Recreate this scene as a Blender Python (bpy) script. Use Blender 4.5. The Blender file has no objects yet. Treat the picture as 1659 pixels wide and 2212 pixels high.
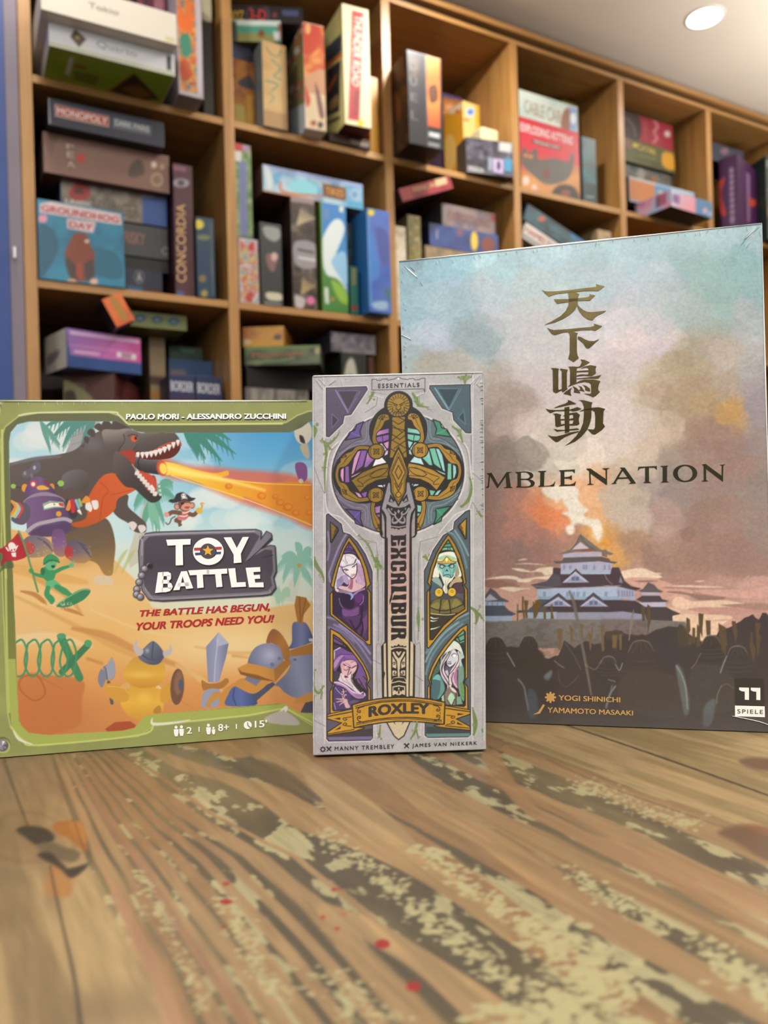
import bpy, bmesh, math, random
import numpy as np
from mathutils import Vector, Matrix
SC = bpy.context.scene
COL = SC.collection
# ------------------------------------------------------------------ camera
FPX, PITCH, ROLL = 1661.34, 0.00025, -0.02694
IW, IH = 1659.0, 2212.0
TZ = 0.75                                    # table top height
CAMZ = TZ + 0.1226
_c, _s = math.cos(PITCH), math.sin(PITCH)
FW = np.array([0, _c, _s]); UP0 = np.array([0, -_s, _c]); RT0 = np.array([1., 0, 0])
_c, _s = math.cos(ROLL), math.sin(ROLL)
RT = RT0 * _c + UP0 * _s
UP = -RT0 * _s + UP0 * _c
CAMP = np.array([0, 0, CAMZ])
cam_d = bpy.data.cameras.new('camera'); cam = bpy.data.objects.new('camera', cam_d); COL.objects.link(cam)
cam.matrix_world = Matrix(((RT[0], UP[0], -FW[0], 0), (RT[1], UP[1], -FW[1], 0), (RT[2], UP[2], -FW[2], CAMZ), (0, 0, 0, 1)))
cam_d.sensor_fit = 'VERTICAL'; cam_d.sensor_height = 36; cam_d.sensor_width = 27
cam_d.lens = FPX / IH * 36
cam_d.clip_start = 0.02
cam_d.dof.use_dof = True; cam_d.dof.focus_distance = 0.405; cam_d.dof.aperture_fstop = 9.5
SC.camera = cam
# ------------------------------------------------------------------ view
SC.view_settings.view_transform = 'Standard'; SC.view_settings.look = 'None'
SC.view_settings.gamma = 1; SC.view_settings.use_curve_mapping = False
SC.view_settings.exposure = 0.0
SC.cycles.use_denoising = True
SC.cycles.max_bounces = 6
SC.cycles.transparent_max_bounces = 12
SC.cycles.sample_clamp_indirect = 4
# ------------------------------------------------------------------ shelf frame (u along, v into the shelf, z up)
SX, SY, SYAW = -0.7166, 1.5602, 0.50461
SU = np.array([math.cos(SYAW), math.sin(SYAW), 0]); SV = np.array([-math.sin(SYAW), math.cos(SYAW), 0])
SO = np.array([SX, SY, 0])
UPOST = [0, 0.42628, 0.84937, 1.26491, 1.68182, 2.08768, 2.495, 2.90]
TV, TB = 0.0243, 0.0160
ZA, ZB, ZT = TZ + 1.03792, TZ + 0.61792, TZ + 1.43779
ZC, ZD, ZE = ZB - 0.42, ZB - 0.84, 0.10
SDEP = 0.335
ZCEIL = 2.29
def sh(u, v, z): return SO + SU * u + SV * v + np.array([0, 0, z])
# ------------------------------------------------------------------ world + lights
w = bpy.data.worlds.new('world'); SC.world = w; w.use_nodes = True
w.node_tree.nodes['Background'].inputs[0].default_value = (0.95, 0.98, 1.0, 1)
w.node_tree.nodes['Background'].inputs[1].default_value = 0.17
WARM = (1.0, 0.945, 0.87)
def area(name, loc, size, power, col=WARM, rot=(0, 0, 0), spread=math.pi):
    l = bpy.data.lights.new(name, 'AREA'); l.shape = 'DISK'; l.size = size; l.energy = power; l.color = col; l.spread = spread
    o = bpy.data.objects.new(name, l); o.location = loc; o.rotation_euler = rot; COL.objects.link(o); return o
# downlights of the ceiling: a row in front of the shelf, others above the table and behind the camera
LROW = [(-0.02, -0.30, 4.6), (1.00, -0.30, 11.0), (2.03, -0.34, 3.0)]
for u, v, p in LROW:
    P = sh(u, v, ZCEIL - 0.02); area('downlight', P, 0.09, p)
for x, y, p in [(-0.9, -0.55, 16), (0.75, -0.65, 16), (-0.35, 0.55, 4), (0.95, 0.75, 5), (0.1, -1.7, 20)]:
    area('downlight', (x, y, ZCEIL - 0.02), 0.16, p)
# added unseen fill lights: one for the box fronts, upward ones for the ceiling
area('front_fill_light', (-0.05, -0.60, 1.62), 0.42, 9.0, (.93, .97, 1.0), (math.radians(52), 0, 0))
area('ceiling_fill_light', (2.05, 1.55, 1.30), 0.9, 50, (1.0, .965, .9), (math.pi, 0, 0), math.radians(125))
area('ceiling_fill_light', (0.3, 0.78, 1.48), 0.4, 9, (1.0, .965, .9), (math.pi, 0, 0), math.radians(120))
area('ceiling_fill_light', (0.9, -0.9, 1.75), 0.7, 18, (1.0, .97, .94), (math.pi, 0, 0))
# ------------------------------------------------------------------ colour + material helpers
def hx(s):
    if not isinstance(s, str): return np.array(s, float)
    s = s.lstrip('#')
    if len(s) == 3: s = ''.join(c * 2 for c in s)
    return np.array([int(s[i:i + 2], 16) / 255 for i in (0, 2, 4)])
def lin(c):
    c = np.clip(np.asarray(c, float), 0, 1)
    return np.where(c <= 0.04045, c / 12.92, ((c + 0.055) / 1.055) ** 2.4)
MATS = {}
def mat(name, col=None, rough=0.5, metal=0.0, attr=False, coat=0.0, spec=0.5, gain=1.0, noise=0.0, nscale=30.0, emit=None, estr=0.0, bump=0.0):
    if name in MATS: return MATS[name]
    m = bpy.data.materials.new(name); m.use_nodes = True; MATS[name] = m
    nt = m.node_tree; b = nt.nodes['Principled BSDF']
    b.inputs['Roughness'].default_value = rough; b.inputs['Metallic'].default_value = metal
    b.inputs['Coat Weight'].default_value = coat; b.inputs['Coat Roughness'].default_value = 0.12
    b.inputs['Specular IOR Level'].default_value = spec
    if attr:
        a = nt.nodes.new('ShaderNodeVertexColor'); a.layer_name = 'Col'
        out = a.outputs[0]
        if noise:
            out = mulnoise(nt, out, noise, nscale)
        nt.links.new(out, b.inputs['Base Color'])
    else:
        c = lin(hx(col)) * gain
        if noise:
            r = nt.nodes.new('ShaderNodeRGB'); r.outputs[0].default_value = (*c, 1)
            nt.links.new(mulnoise(nt, r.outputs[0], noise, nscale), b.inputs['Base Color'])
        else:
            b.inputs['Base Color'].default_value = (*c, 1)
    if emit is not None:
        b.inputs['Emission Color'].default_value = (*lin(hx(emit)), 1); b.inputs['Emission Strength'].default_value = estr
    if bump:
        tc = nt.nodes.new('ShaderNodeTexCoord'); n = nt.nodes.new('ShaderNodeTexNoise'); n.inputs['Scale'].default_value = nscale * 4
        nt.links.new(tc.outputs['Object'], n.inputs['Vector'])
        bp = nt.nodes.new('ShaderNodeBump'); bp.inputs['Strength'].default_value = bump; bp.inputs['Distance'].default_value = 0.001
        nt.links.new(n.outputs['Fac'], bp.inputs['Height']); nt.links.new(bp.outputs[0], b.inputs['Normal'])
    return m
def mulnoise(nt, out, amp, scale):
    tc = nt.nodes.new('ShaderNodeTexCoord')
    n = nt.nodes.new('ShaderNodeTexNoise'); n.inputs['Scale'].default_value = scale; n.inputs['Detail'].default_value = 4
    nt.links.new(tc.outputs['Object'], n.inputs['Vector'])
    mr = nt.nodes.new('ShaderNodeMapRange'); mr.inputs['From Min'].default_value = 0.25; mr.inputs['From Max'].default_value = 0.75
    mr.inputs['To Min'].default_value = 1 - amp; mr.inputs['To Max'].default_value = 1 + amp
    nt.links.new(n.outputs['Fac'], mr.inputs['Value'])
    mx = nt.nodes.new('ShaderNodeVectorMath'); mx.operation = 'MULTIPLY'
    nt.links.new(out, mx.inputs[0]); nt.links.new(mr.outputs[0], mx.inputs[1])
    return mx.outputs[0]
def cmat(col, rough=0.45, metal=0.0, gain=1.0):
    """plain card / paint material of one colour"""
    key = 'card_%s_%d_%d_%d' % (col if isinstance(col, str) else '_'.join('%d' % (255 * x) for x in col), rough * 100, metal * 100, gain * 100)
    return mat(key, col, rough, metal, gain=gain)
# ------------------------------------------------------------------ object helpers
def mesh_obj(name, verts, faces, m, parent=None, origin=None, smooth=False):
    me = bpy.data.meshes.new(name)
    o = np.zeros(3) if origin is None else np.asarray(origin, float)
    V = np.asarray(verts, float).reshape(-1, 3) - o
    me.from_pydata([tuple(v) for v in V], [], [tuple(int(i) for i in f) for f in faces])
    if m: me.materials.append(m)
    if smooth: me.polygons.foreach_set('use_smooth', [True] * len(me.polygons))
    me.update()
    ob = bpy.data.objects.new(name, me); COL.objects.link(ob)
    if parent is not None: ob.parent = parent
    else: ob.location = o
    return ob
def tag(o, label=None, cat=None, group=None, kind=None):
    if label: o['label'] = label
    if cat: o['category'] = cat
    if group: o['group'] = group
    if kind: o['kind'] = kind
    return o
def empty(name, loc):
    o = bpy.data.objects.new(name, None); o.location = loc; o.empty_display_size = 0.05; COL.objects.link(o); return o
HEXF = [(0, 3, 2, 1), (4, 5, 6, 7), (0, 1, 5, 4), (1, 2, 6, 5), (2, 3, 7, 6), (3, 0, 4, 7)]
def bevel_hex(name, P, m, parent=None, origin=None, bev=0.0015, seg=2):
    """box from 8 corners (bottom front-left, front-right, back-right, back-left, then the top four), edges rounded"""
    bm = bmesh.new()
    o = np.zeros(3) if origin is None else np.asarray(origin, float)
    vs = [bm.verts.new(tuple(np.asarray(p) - o)) for p in P]
    for f in HEXF: bm.faces.new([vs[i] for i in f])
    bmesh.ops.recalc_face_normals(bm, faces=bm.faces)
    if bev: bmesh.ops.bevel(bm, geom=list(bm.edges), offset=bev, segments=seg, affect='EDGES', profile=0.6)
    me = bpy.data.meshes.new(name); bm.to_mesh(me); bm.free()
    if m: me.materials.append(m)
    ob = bpy.data.objects.new(name, me); COL.objects.link(ob)
    if parent is not None: ob.parent = parent
    else: ob.location = o
    return ob
def shbox(name, u0, u1, v0, v1, z0, z1, m, parent=None, origin=None, bev=0.001):
    P = [sh(u0, v0, z0), sh(u1, v0, z0), sh(u1, v1, z0), sh(u0, v1, z0), sh(u0, v0, z1), sh(u1, v0, z1), sh(u1, v1, z1), sh(u0, v1, z1)]
    return bevel_hex(name, P, m, parent, origin, bev)
# ------------------------------------------------------------------ projection
def project(P):
    d = np.atleast_2d(P) - CAMP
    y = d @ FW
    return np.stack([IW / 2 + FPX * (d @ RT) / y, IH / 2 - FPX * (d @ UP) / y], 1)
def ray(x, y):
    return FW + RT * ((x - IW / 2) / FPX) + UP * ((IH / 2 - y) / FPX)
def hit(x, y, P0, N):
    d = ray(x, y); t = ((P0 - CAMP) @ N) / (d @ N); return CAMP + d * t
def homog(src, dst):
    A = []
    for (x, y), (X, Y) in zip(src, dst):
        A.append([x, y, 1, 0, 0, 0, -X * x, -X * y, -X]); A.append([0, 0, 0, x, y, 1, -Y * x, -Y * y, -Y])
    return np.linalg.svd(np.array(A, float))[2][-1].reshape(3, 3)
def happly(Hm, xy):
    xy = np.asarray(xy, float); q = np.concatenate([xy, np.ones(xy.shape[:-1] + (1,))], -1) @ Hm.T
    return q[..., :2] / q[..., 2:3]
class Face:
    """a flat face O + s*U + t*V (s,t in 0..1, t up); quad = where its corners TL,TR,BR,BL stand in the photograph"""
    def __init__(self, O, U, V, quad=None):
        self.O, self.U, self.V = [np.asarray(a, float) for a in (O, U, V)]
        n = np.cross(self.U, self.V); n /= np.linalg.norm(n)
        if n @ (CAMP - self.O) < 0: n = -n
        self.N = n
        st = [(0, 1), (1, 1), (1, 0), (0, 0)]
        if quad is None: quad = project(np.array([self.O + self.U * s + self.V * t for s, t in st]))
        self.quad = np.asarray(quad, float)
        self.H = homog(self.quad, st); self.Hi = homog(st, self.quad)
    def pts(self, pxy, off=0.0):
        st = happly(self.H, pxy)
        return self.O + st[..., :1] * self.U + st[..., 1:2] * self.V + self.N * off
# ------------------------------------------------------------------ painter
def catmull(pts, closed, n=6):
    P = np.asarray(pts, float); N = len(P); out = []
    if N < 3: return P
    for i in range(N if closed else N - 1):
        p0 = P[(i - 1) % N] if closed or i > 0 else P[0]; p1 = P[i % N]; p2 = P[(i + 1) % N]
        p3 = P[(i + 2) % N] if closed or i + 2 < N else P[-1]
        for k in range(n):
            t = k / n
            out.append(0.5 * ((2 * p1) + (-p0 + p2) * t + (2 * p0 - 5 * p1 + 4 * p2 - p3) * t * t + (-p0 + 3 * p1 - 3 * p2 + p3) * t ** 3))
    if not closed: out.append(P[-1])
    return np.array(out)
def vnoise(X, Y, seed=0):
    rs = np.random.RandomState(seed); T = rs.rand(256, 256)
    xi = np.floor(X).astype(int); yi = np.floor(Y).astype(int); fx = X - xi; fy = Y - yi
    fx = fx * fx * (3 - 2 * fx); fy = fy * fy * (3 - 2 * fy)
    a = T[yi & 255, xi & 255]; b = T[yi & 255, (xi + 1) & 255]; c = T[(yi + 1) & 255, xi & 255]; d = T[(yi + 1) & 255, (xi + 1) & 255]
    return (a * (1 - fx) + b * fx) * (1 - fy) + (c * (1 - fx) + d * fx) * fy
def fbm(X, Y, seed=0, oct=4):
    s = 0; a = 0.5; t = 0
    for o in range(oct):
        s = s + a * vnoise(X * 2 ** o + 17.3 * o, Y * 2 ** o + 9.1 * o, seed + o); t += a; a *= 0.5
    return s / t
def sstep(a, b, x):
    t = np.clip((x - a) / (b - a), 0, 1); return t * t * (3 - 2 * t)
class Cv:
    def __init__(self, x0, y0, x1, y1, step=1.0, bg='#888888'):
        self.x0, self.y0, self.st = x0, y0, step
        self.xs = np.arange(x0, x1 + step, step); self.ys = np.arange(y0, y1 + step, step)
        self.X, self.Y = np.meshgrid(self.xs, self.ys)
        self.A = np.zeros(self.X.shape + (3,)); self.A[:] = hx(bg) if not callable(bg) else 0
        self.soft = step; self.warp = None; self.clip = None
    def _win(self, lo, hi, pad):
        i0 = max(0, int((lo[0] - pad - self.x0) / self.st)); i1 = min(len(self.xs), int((hi[0] + pad - self.x0) / self.st) + 2)
        j0 = max(0, int((lo[1] - pad - self.y0) / self.st)); j1 = min(len(self.ys), int((hi[1] + pad - self.y0) / self.st) + 2)
        if i0 >= i1 or j0 >= j1: return None
        return (slice(j0, j1), slice(i0, i1))
    def _put(self, w, a, col):
        X, Y = self.X[w], self.Y[w]
        if self.clip is not None: a = a * self.clip[w]
        if callable(col): c = col(X, Y)
        elif isinstance(col, tuple) and isinstance(col[0], str) and col[0] == 'lin':
            (xa, ya), (xb, yb) = col[1], col[2]; d2 = (xb - xa) ** 2 + (yb - ya) ** 2
            t = np.clip(((X - xa) * (xb - xa) + (Y - ya) * (yb - ya)) / d2, 0, 1); c = ramp(t, col[3])
        elif isinstance(col, tuple) and isinstance(col[0], str) and col[0] == 'rad':
            t = np.clip(np.hypot(X - col[1][0], Y - col[1][1]) / col[2], 0, 1); c = ramp(t, col[3])
        else: c = hx(col)
        self.A[w] = self.A[w] * (1 - a[..., None]) + c * a[..., None]
    def mask_poly(self, pts, soft=None, smooth=False, w=None):
        P = catmull(pts, True) if smooth else np.asarray(pts, float)
        soft = soft or self.soft
        if w is None: w = self._win(P.min(0), P.max(0), soft)
        if w is None: return None, None
        X, Y = self.X[w], self.Y[w]
        ins = np.zeros(X.shape, bool); D = np.full(X.shape, 1e9)
        for (xa, ya), (xb, yb) in zip(P, np.roll(P, -1, 0)):
            c = (ya > Y) != (yb > Y)
            if ya != yb: ins ^= c & (X < (xb - xa) * (Y - ya) / (yb - ya) + xa)
            dx, dy = xb - xa, yb - ya; L = dx * dx + dy * dy + 1e-12
            t = np.clip(((X - xa) * dx + (Y - ya) * dy) / L, 0, 1)
            D = np.minimum(D, (X - xa - t * dx) ** 2 + (Y - ya - t * dy) ** 2)
        D = np.sqrt(D); sd = np.where(ins, D, -D)
        return w, np.clip(0.5 + sd / soft, 0, 1)
    def poly(self, pts, col, soft=None, smooth=False, alpha=1.0):
        w, a = self.mask_poly(pts, soft, smooth)
        if w is not None: self._put(w, a * alpha, col)
        return self
    def sp(self, pts, col, soft=None, alpha=1.0): return self.poly(pts, col, soft, True, alpha)
    def stroke(self, pts, wd, col, soft=None, smooth=True, closed=False, alpha=1.0):
        P = np.asarray(pts, float); wd = np.atleast_1d(np.asarray(wd, float))
        if len(wd) == 1: wd = np.repeat(wd, len(P))
        elif len(wd) != len(P): wd = np.interp(np.linspace(0, 1, len(P)), np.linspace(0, 1, len(wd)), wd)
        Q = np.concatenate([P, wd[:, None]], 1)
        if smooth and len(P) > 2: Q = catmull(Q, closed)
        if closed: Q = np.concatenate([Q, Q[:1]])
        soft = soft or self.soft
        w = self._win(Q[:, :2].min(0), Q[:, :2].max(0), wd.max() / 2 + soft)
        if w is None: return self
        X, Y = self.X[w], self.Y[w]; S = np.full(X.shape, -1e9)
        for (xa, ya, wa), (xb, yb, wb) in zip(Q[:-1], Q[1:]):
            dx, dy = xb - xa, yb - ya; L = dx * dx + dy * dy + 1e-12
            t = np.clip(((X - xa) * dx + (Y - ya) * dy) / L, 0, 1)
            S = np.maximum(S, (wa + (wb - wa) * t) / 2 - np.hypot(X - xa - t * dx, Y - ya - t * dy))
        self._put(w, np.clip(0.5 + S / soft, 0, 1) * alpha, col); return self
    def ell(self, cx, cy, rx, ry, col, ang=0.0, soft=None, alpha=1.0):
        soft = soft or self.soft; r = max(rx, ry)
        w = self._win((cx - r, cy - r), (cx + r, cy + r), soft)
        if w is None: return self
        X, Y = self.X[w] - cx, self.Y[w] - cy; c, s = math.cos(ang), math.sin(ang)
        x, y = X * c + Y * s, -X * s + Y * c
        q = np.hypot(x / rx, y / ry) + 1e-9; g = np.hypot(x / rx ** 2, y / ry ** 2) / q + 1e-9
        self._put(w, np.clip(0.5 + (1 - q) / g / soft, 0, 1) * alpha, col); return self
    def blob(self, cx, cy, rx, ry, col, alpha=1.0, ang=0.0):
        r = max(rx, ry); w = self._win((cx - r, cy - r), (cx + r, cy + r), 0)
        if w is None: return self
        X, Y = self.X[w] - cx, self.Y[w] - cy; c, s = math.cos(ang), math.sin(ang)
        q = np.clip(1 - np.hypot((X * c + Y * s) / rx, (-X * s + Y * c) / ry), 0, 1)
        self._put(w, q * q * (3 - 2 * q) * alpha, col); return self
    def field(self, fn, alpha=1.0):
        """fn(X,Y) -> (mask, colour)"""
        a, c = fn(self.X, self.Y); self._put((slice(None), slice(None)), np.clip(a, 0, 1) * alpha, (lambda X, Y: c) if not isinstance(c, str) else c); return self
    def grain(self, amp, sx, sy, seed=0, oct=3):
        n = fbm(self.X / sx, self.Y / sy, seed, oct) - 0.5
        if self.clip is not None: n = n * self.clip
        self.A = np.clip(self.A * (1 + amp * 2 * n[..., None]), 0, 1); return self
    def sample(self, pxy):
        fx = np.clip((pxy[..., 0] - self.x0) / self.st, 0, len(self.xs) - 1.001); fy = np.clip((pxy[..., 1] - self.y0) / self.st, 0, len(self.ys) - 1.001)
        i = fx.astype(int); j = fy.astype(int); fx = (fx - i)[..., None]; fy = (fy - j)[..., None]; A = self.A
        return (A[j, i] * (1 - fx) + A[j, i + 1] * fx) * (1 - fy) + (A[j + 1, i] * (1 - fx) + A[j + 1, i + 1] * fx) * fy
def ramp(t, cols):
    C = np.array([hx(c) for c in cols]); n = len(C) - 1
    x = np.clip(t, 0, 1) * n; i = np.minimum(x.astype(int), n - 1); f = (x - i)[..., None]
    return C[i] * (1 - f) + C[i + 1] * f
GAIN = 1.0; HGAIN = 1.0; EGAIN = 1.0; BGAIN = 1.0            # printed colour = photographed colour / light falling on the face
def grid_mesh(name, P, C, m, parent=None, origin=None):
    """P, C : (ny, nx, 3) vertex positions and linear colours"""
    ny, nx = P.shape[:2]; o = np.zeros(3) if origin is None else np.asarray(origin, float)
    me = bpy.data.meshes.new(name); nv = nx * ny; nf = (nx - 1) * (ny - 1)
    me.vertices.add(nv); me.vertices.foreach_set('co', (P.reshape(-1, 3) - o).astype(np.float32).ravel())
    i = (np.arange(ny - 1)[:, None] * nx + np.arange(nx - 1)[None]).ravel()
    L = np.stack([i, i + 1, i + nx + 1, i + nx], 1)
    me.loops.add(nf * 4); me.loops.foreach_set('vertex_index', L.astype(np.int32).ravel())
    me.polygons.add(nf); me.polygons.foreach_set('loop_start', np.arange(0, nf * 4, 4, dtype=np.int32))
    me.update(calc_edges=True); me.validate()
    a = me.color_attributes.new('Col', 'FLOAT_COLOR', 'POINT')
    c4 = np.ones((nv, 4), np.float32); c4[:, :3] = C.reshape(-1, 3); a.data.foreach_set('color', c4.ravel())
    me.materials.append(m)
    ob = bpy.data.objects.new(name, me); COL.objects.link(ob)
    if parent is not None: ob.parent = parent
    else: ob.location = o
    return ob
def print_face(name, face, cv, res, m, parent, origin, off=0.0002, gain=None, inset=0.0):
    q = face.quad; wpx = np.hypot(*(q[1] - q[0])); hpx = np.hypot(*(q[3] - q[0]))
    nx, ny = max(3, int(wpx / res)), max(3, int(hpx / res))
    S, T = np.meshgrid(np.linspace(inset, 1 - inset, nx), np.linspace(inset, 1 - inset, ny))
    st = np.stack([S, T], -1)
    C = lin(cv.sample(happly(face.Hi, st))) * (gain if gain is not None else GAIN)
    P = face.O + S[..., None] * face.U + T[..., None] * face.V + face.N * off
    if np.cross(face.U, face.V) @ face.N < 0: P = P[::-1]; C = C[::-1]
    return grid_mesh(name, P, np.clip(C, 0, 0.95), m, parent, origin)
# ------------------------------------------------------------------ lettering
_glyph = {}
def glyphs(s, bold=0.0, shear=0.0, spacing=1.0):
    key = (s, bold, shear, spacing)
    if key in _glyph: return _glyph[key]
    cu = bpy.data.curves.new('t', 'FONT'); cu.body = s; cu.shear = shear; cu.space_character = spacing
    cu.resolution_u = 4
    ob = bpy.data.objects.new('t', cu); COL.objects.link(ob)
    dg = bpy.context.evaluated_depsgraph_get(); dg.update()
    me = bpy.data.meshes.new_from_object(ob.evaluated_get(dg))
    V = np.array([v.co[:2] for v in me.vertices]); F = [tuple(p.vertices) for p in me.polygons]
    bpy.data.objects.remove(ob); bpy.data.curves.remove(cu); bpy.data.meshes.remove(me)
    if bold > 0:
        n = len(V); D = [(0, 0), (bold, 0), (-bold, 0), (bold * .7, bold * .5), (-bold * .7, bold * .5), (bold * .7, -bold * .5), (-bold * .7, -bold * .5)]
        V = np.concatenate([V + np.array(d) for d in D]); F = [tuple(i + n * k for i in f) for k in range(len(D)) for f in F]
    V = (V - V.min(0)) / (V.max(0) - V.min(0)); V[:, 1] = 1 - V[:, 1]
    _glyph[key] = (V, F); return V, F
def quadmap(V, q):
    q = np.asarray(q, float); s, t = V[:, :1], V[:, 1:2]
    return (q[0] * (1 - s) + q[1] * s) * (1 - t) + (q[3] * (1 - s) + q[2] * s) * t
def letters(name, s, quad, face, m, parent, origin, bold=0.0, shear=0.0, spacing=1.0, off=0.0004, warp=None):
    """lettering whose bounding box fills the photo quad TL,TR,BR,BL (or 4 numbers x0,y0,x1,y1)"""
    if np.ndim(quad) == 1: x0, y0, x1, y1 = quad; quad = [(x0, y0), (x1, y0), (x1, y1), (x0, y1)]
    V, F = glyphs(s, bold, shear, spacing)
    if warp: V = warp(V)
    n = max(1, len(V) // 7)
    of = off + (np.minimum(np.arange(len(V)) // n, 6) * 1.2e-5)[:, None] if bold > 0 else off
    return mesh_obj(name, face.pts(quadmap(V, quad), of), F, m, parent, origin)
def shapes(name, polys, face, m, parent, origin, off=0.0004):
    """flat printed shapes: list of closed outlines in photo pixels"""
    vs, fs = [], []
    for p in polys:
        n = len(vs); P = face.pts(np.asarray(p, float), off); vs += list(P); fs.append(list(range(n, n + len(P))))
    return mesh_obj(name, vs, fs, m, parent, origin)
def ribbon(pts, wd, smooth=True, n=6):
    """outline of a brush stroke of varying width"""
    P = np.asarray(pts, float); wd = np.interp(np.linspace(0, 1, len(P)), np.linspace(0, 1, len(np.atleast_1d(wd))), np.atleast_1d(wd))
    Q = np.concatenate([P, wd[:, None]], 1)
    if smooth and len(P) > 2: Q = catmull(Q, False, n)
    d = np.gradient(Q[:, :2], axis=0); d /= np.linalg.norm(d, axis=1)[:, None] + 1e-9
    nr = np.stack([-d[:, 1], d[:, 0]], 1) * Q[:, 2:3] / 2
    return np.concatenate([Q[:, :2] + nr, (Q[:, :2] - nr)[::-1]])
# ================================================================== room shell
def plane(name, P, m):
    o = mesh_obj(name, P, [tuple(range(len(P)))], m); tag(o, kind='structure'); return o
m_ceil = mat('ceiling_paint', '#efe6d8', 0.9, noise=0.02, nscale=6)
m_wall = mat('wall_paint', '#cfc4b4', 0.9, noise=0.02, nscale=6)
m_blue = mat('blue_wall_paint', '#213f80', 0.55, noise=0.04, nscale=9)
m_floor = mat('floor_boards', '#6b5138', 0.6, noise=0.2, nscale=8)
RX0, RX1, RY0 = -2.4, 3.4, -2.6
def slab(name, x0, x1, y0, y1, z0, z1, m):
    P = [(x0, y0, z0), (x1, y0, z0), (x1, y1, z0), (x0, y1, z0), (x0, y0, z1), (x1, y0, z1), (x1, y1, z1), (x0, y1, z1)]
    return tag(bevel_hex(name, P, m, bev=0), kind='structure')
slab('floor', RX0 - 1, RX1 + 1, RY0, 5.2, -0.05, 0, m_floor)
slab('ceiling', RX0 - 1, RX1 + 1, RY0, 5.2, ZCEIL, ZCEIL + 0.05, m_ceil)
VB = SDEP + 0.012
o = shbox('wall_back', -0.04, 4.2, VB, VB + 0.08, 0, ZCEIL, m_wall, bev=0); tag(o, kind='structure')
o = shbox('wall_left', -2.2, -0.0275, -0.012, 0.10, 0, ZCEIL, m_blue, bev=0); tag(o, kind='structure')
o = shbox('trim_1', -0.027, -0.0015, -0.006, 0.10, 0, ZCEIL, mat('lilac_trim_paint', '#736a76', 0.6), bev=0.002); tag(o, kind='structure')
# visible downlight and its neighbours: recessed ring + glowing lens
m_ring = mat('downlight_ring_white', '#f2efe8', 0.4)
m_lens = mat('downlight_lens', '#fff6e6', 0.4, emit='#fff4e0', estr=9.0)
def ring(name, c, r0, r1, z0, z1, m, parent, origin, n=48):
    vs, fs = [], []
    for k in range(n):
        a = 2 * math.pi * k / n; ca, sa = math.cos(a), math.sin(a)
        for r, z in ((r1, z1), (r1, z0 + 0.002), (r0, z0), (r0, z1)): vs.append((c[0] + r * ca, c[1] + r * sa, z))
    for k in range(n):
        a, b = 4 * k, 4 * ((k + 1) % n)
        for j in range(3): fs.append((a + j, b + j, b + j + 1, a + j + 1))
    return mesh_obj(name, vs, fs, m, parent, origin, smooth=True)
def downlight(px, py, r, label):
    P = hit(px, py, np.array([0, 0, ZCEIL]), np.array([0, 0, 1.0]))
    root = empty('downlight', (P[0], P[1], ZCEIL)); tag(root, label, 'ceiling light')
    ring('trim_ring', P, r, r * 1.16, ZCEIL - 0.004, ZCEIL - 0.0005, m_ring, root, (P[0], P[1], ZCEIL))
    vs = [(P[0] + r * math.cos(a), P[1] + r * math.sin(a), ZCEIL - 0.0025) for a in np.linspace(0, 2 * math.pi, 48, endpoint=False)]
    mesh_obj('lens', vs, [tuple(range(47, -1, -1))], m_lens, root, (P[0], P[1], ZCEIL))
downlight(1522, 37, 0.0475, 'round glowing recessed downlight in the pale ceiling above the shelf')
c_ = hit(31, 548, sh(0, -0.012, 0), SV); u_ = float((c_ - SO) @ SU)
tag(shbox('wall_clip', u_ - .0022, u_ + .0022, -.022, -.0125, c_[2] - .011, c_[2] + .011, mat('white_plastic', '#e8e4e6', .4), None, c_), 'small white clip on the blue wall left of the shelf', 'clip')
# ================================================================== the oak cube shelf
def wood_mat(name, c0, c1, c2, axis, scale=1.0):
    m = bpy.data.materials.new(name); m.use_nodes = True; nt = m.node_tree; b = nt.nodes['Principled BSDF']
    tc = nt.nodes.new('ShaderNodeTexCoord'); mp = nt.nodes.new('ShaderNodeMapping')
    mp.inputs['Rotation'].default_value = (0, 0, -SYAW)
    nt.links.new(tc.outputs['Object'], mp.inputs['Vector'])
    mp2 = nt.nodes.new('ShaderNodeMapping'); s = [34 * scale] * 3; s[axis] = 2.2 * scale; mp2.inputs['Scale'].default_value = s
    nt.links.new(mp.outputs[0], mp2.inputs['Vector'])
    n = nt.nodes.new('ShaderNodeTexNoise'); n.inputs['Scale'].default_value = 1.6; n.inputs['Detail'].default_value = 6; n.inputs['Roughness'].default_value = 0.6; n.inputs['Distortion'].default_value = 0.6
    nt.links.new(mp2.outputs[0], n.inputs['Vector'])
    r = nt.nodes.new('ShaderNodeValToRGB'); e = r.color_ramp.elements
    e[0].position = 0.28; e[0].color = (*lin(hx(c0)), 1); e[1].position = 0.75; e[1].color = (*lin(hx(c2)), 1)
    k = e.new(0.5); k.color = (*lin(hx(c1)), 1)
    nt.links.new(n.outputs['Fac'], r.inputs['Fac']); nt.links.new(r.outputs[0], b.inputs['Base Color'])
    b.inputs['Roughness'].default_value = 0.42
    return m
OAK = ('#8a6233', '#a07540', '#b0864f')
m_oakv = wood_mat('oak_upright_grain', *OAK, axis=2)
m_oakh = wood_mat('oak_board_grain', *OAK, axis=0)
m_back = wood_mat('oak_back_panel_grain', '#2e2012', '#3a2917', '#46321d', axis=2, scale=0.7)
so = sh(1.25, 0.0, 0)
shelf = empty('cube_shelf', so); tag(shelf, 'tall oak cube shelf filled with board games along the far wall', 'shelf')
for i, u in enumerate(UPOST):
    shbox('upright', u, u + TV, 0, SDEP, 0.0, ZT + 0.001, m_oakv, shelf, so)
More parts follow.
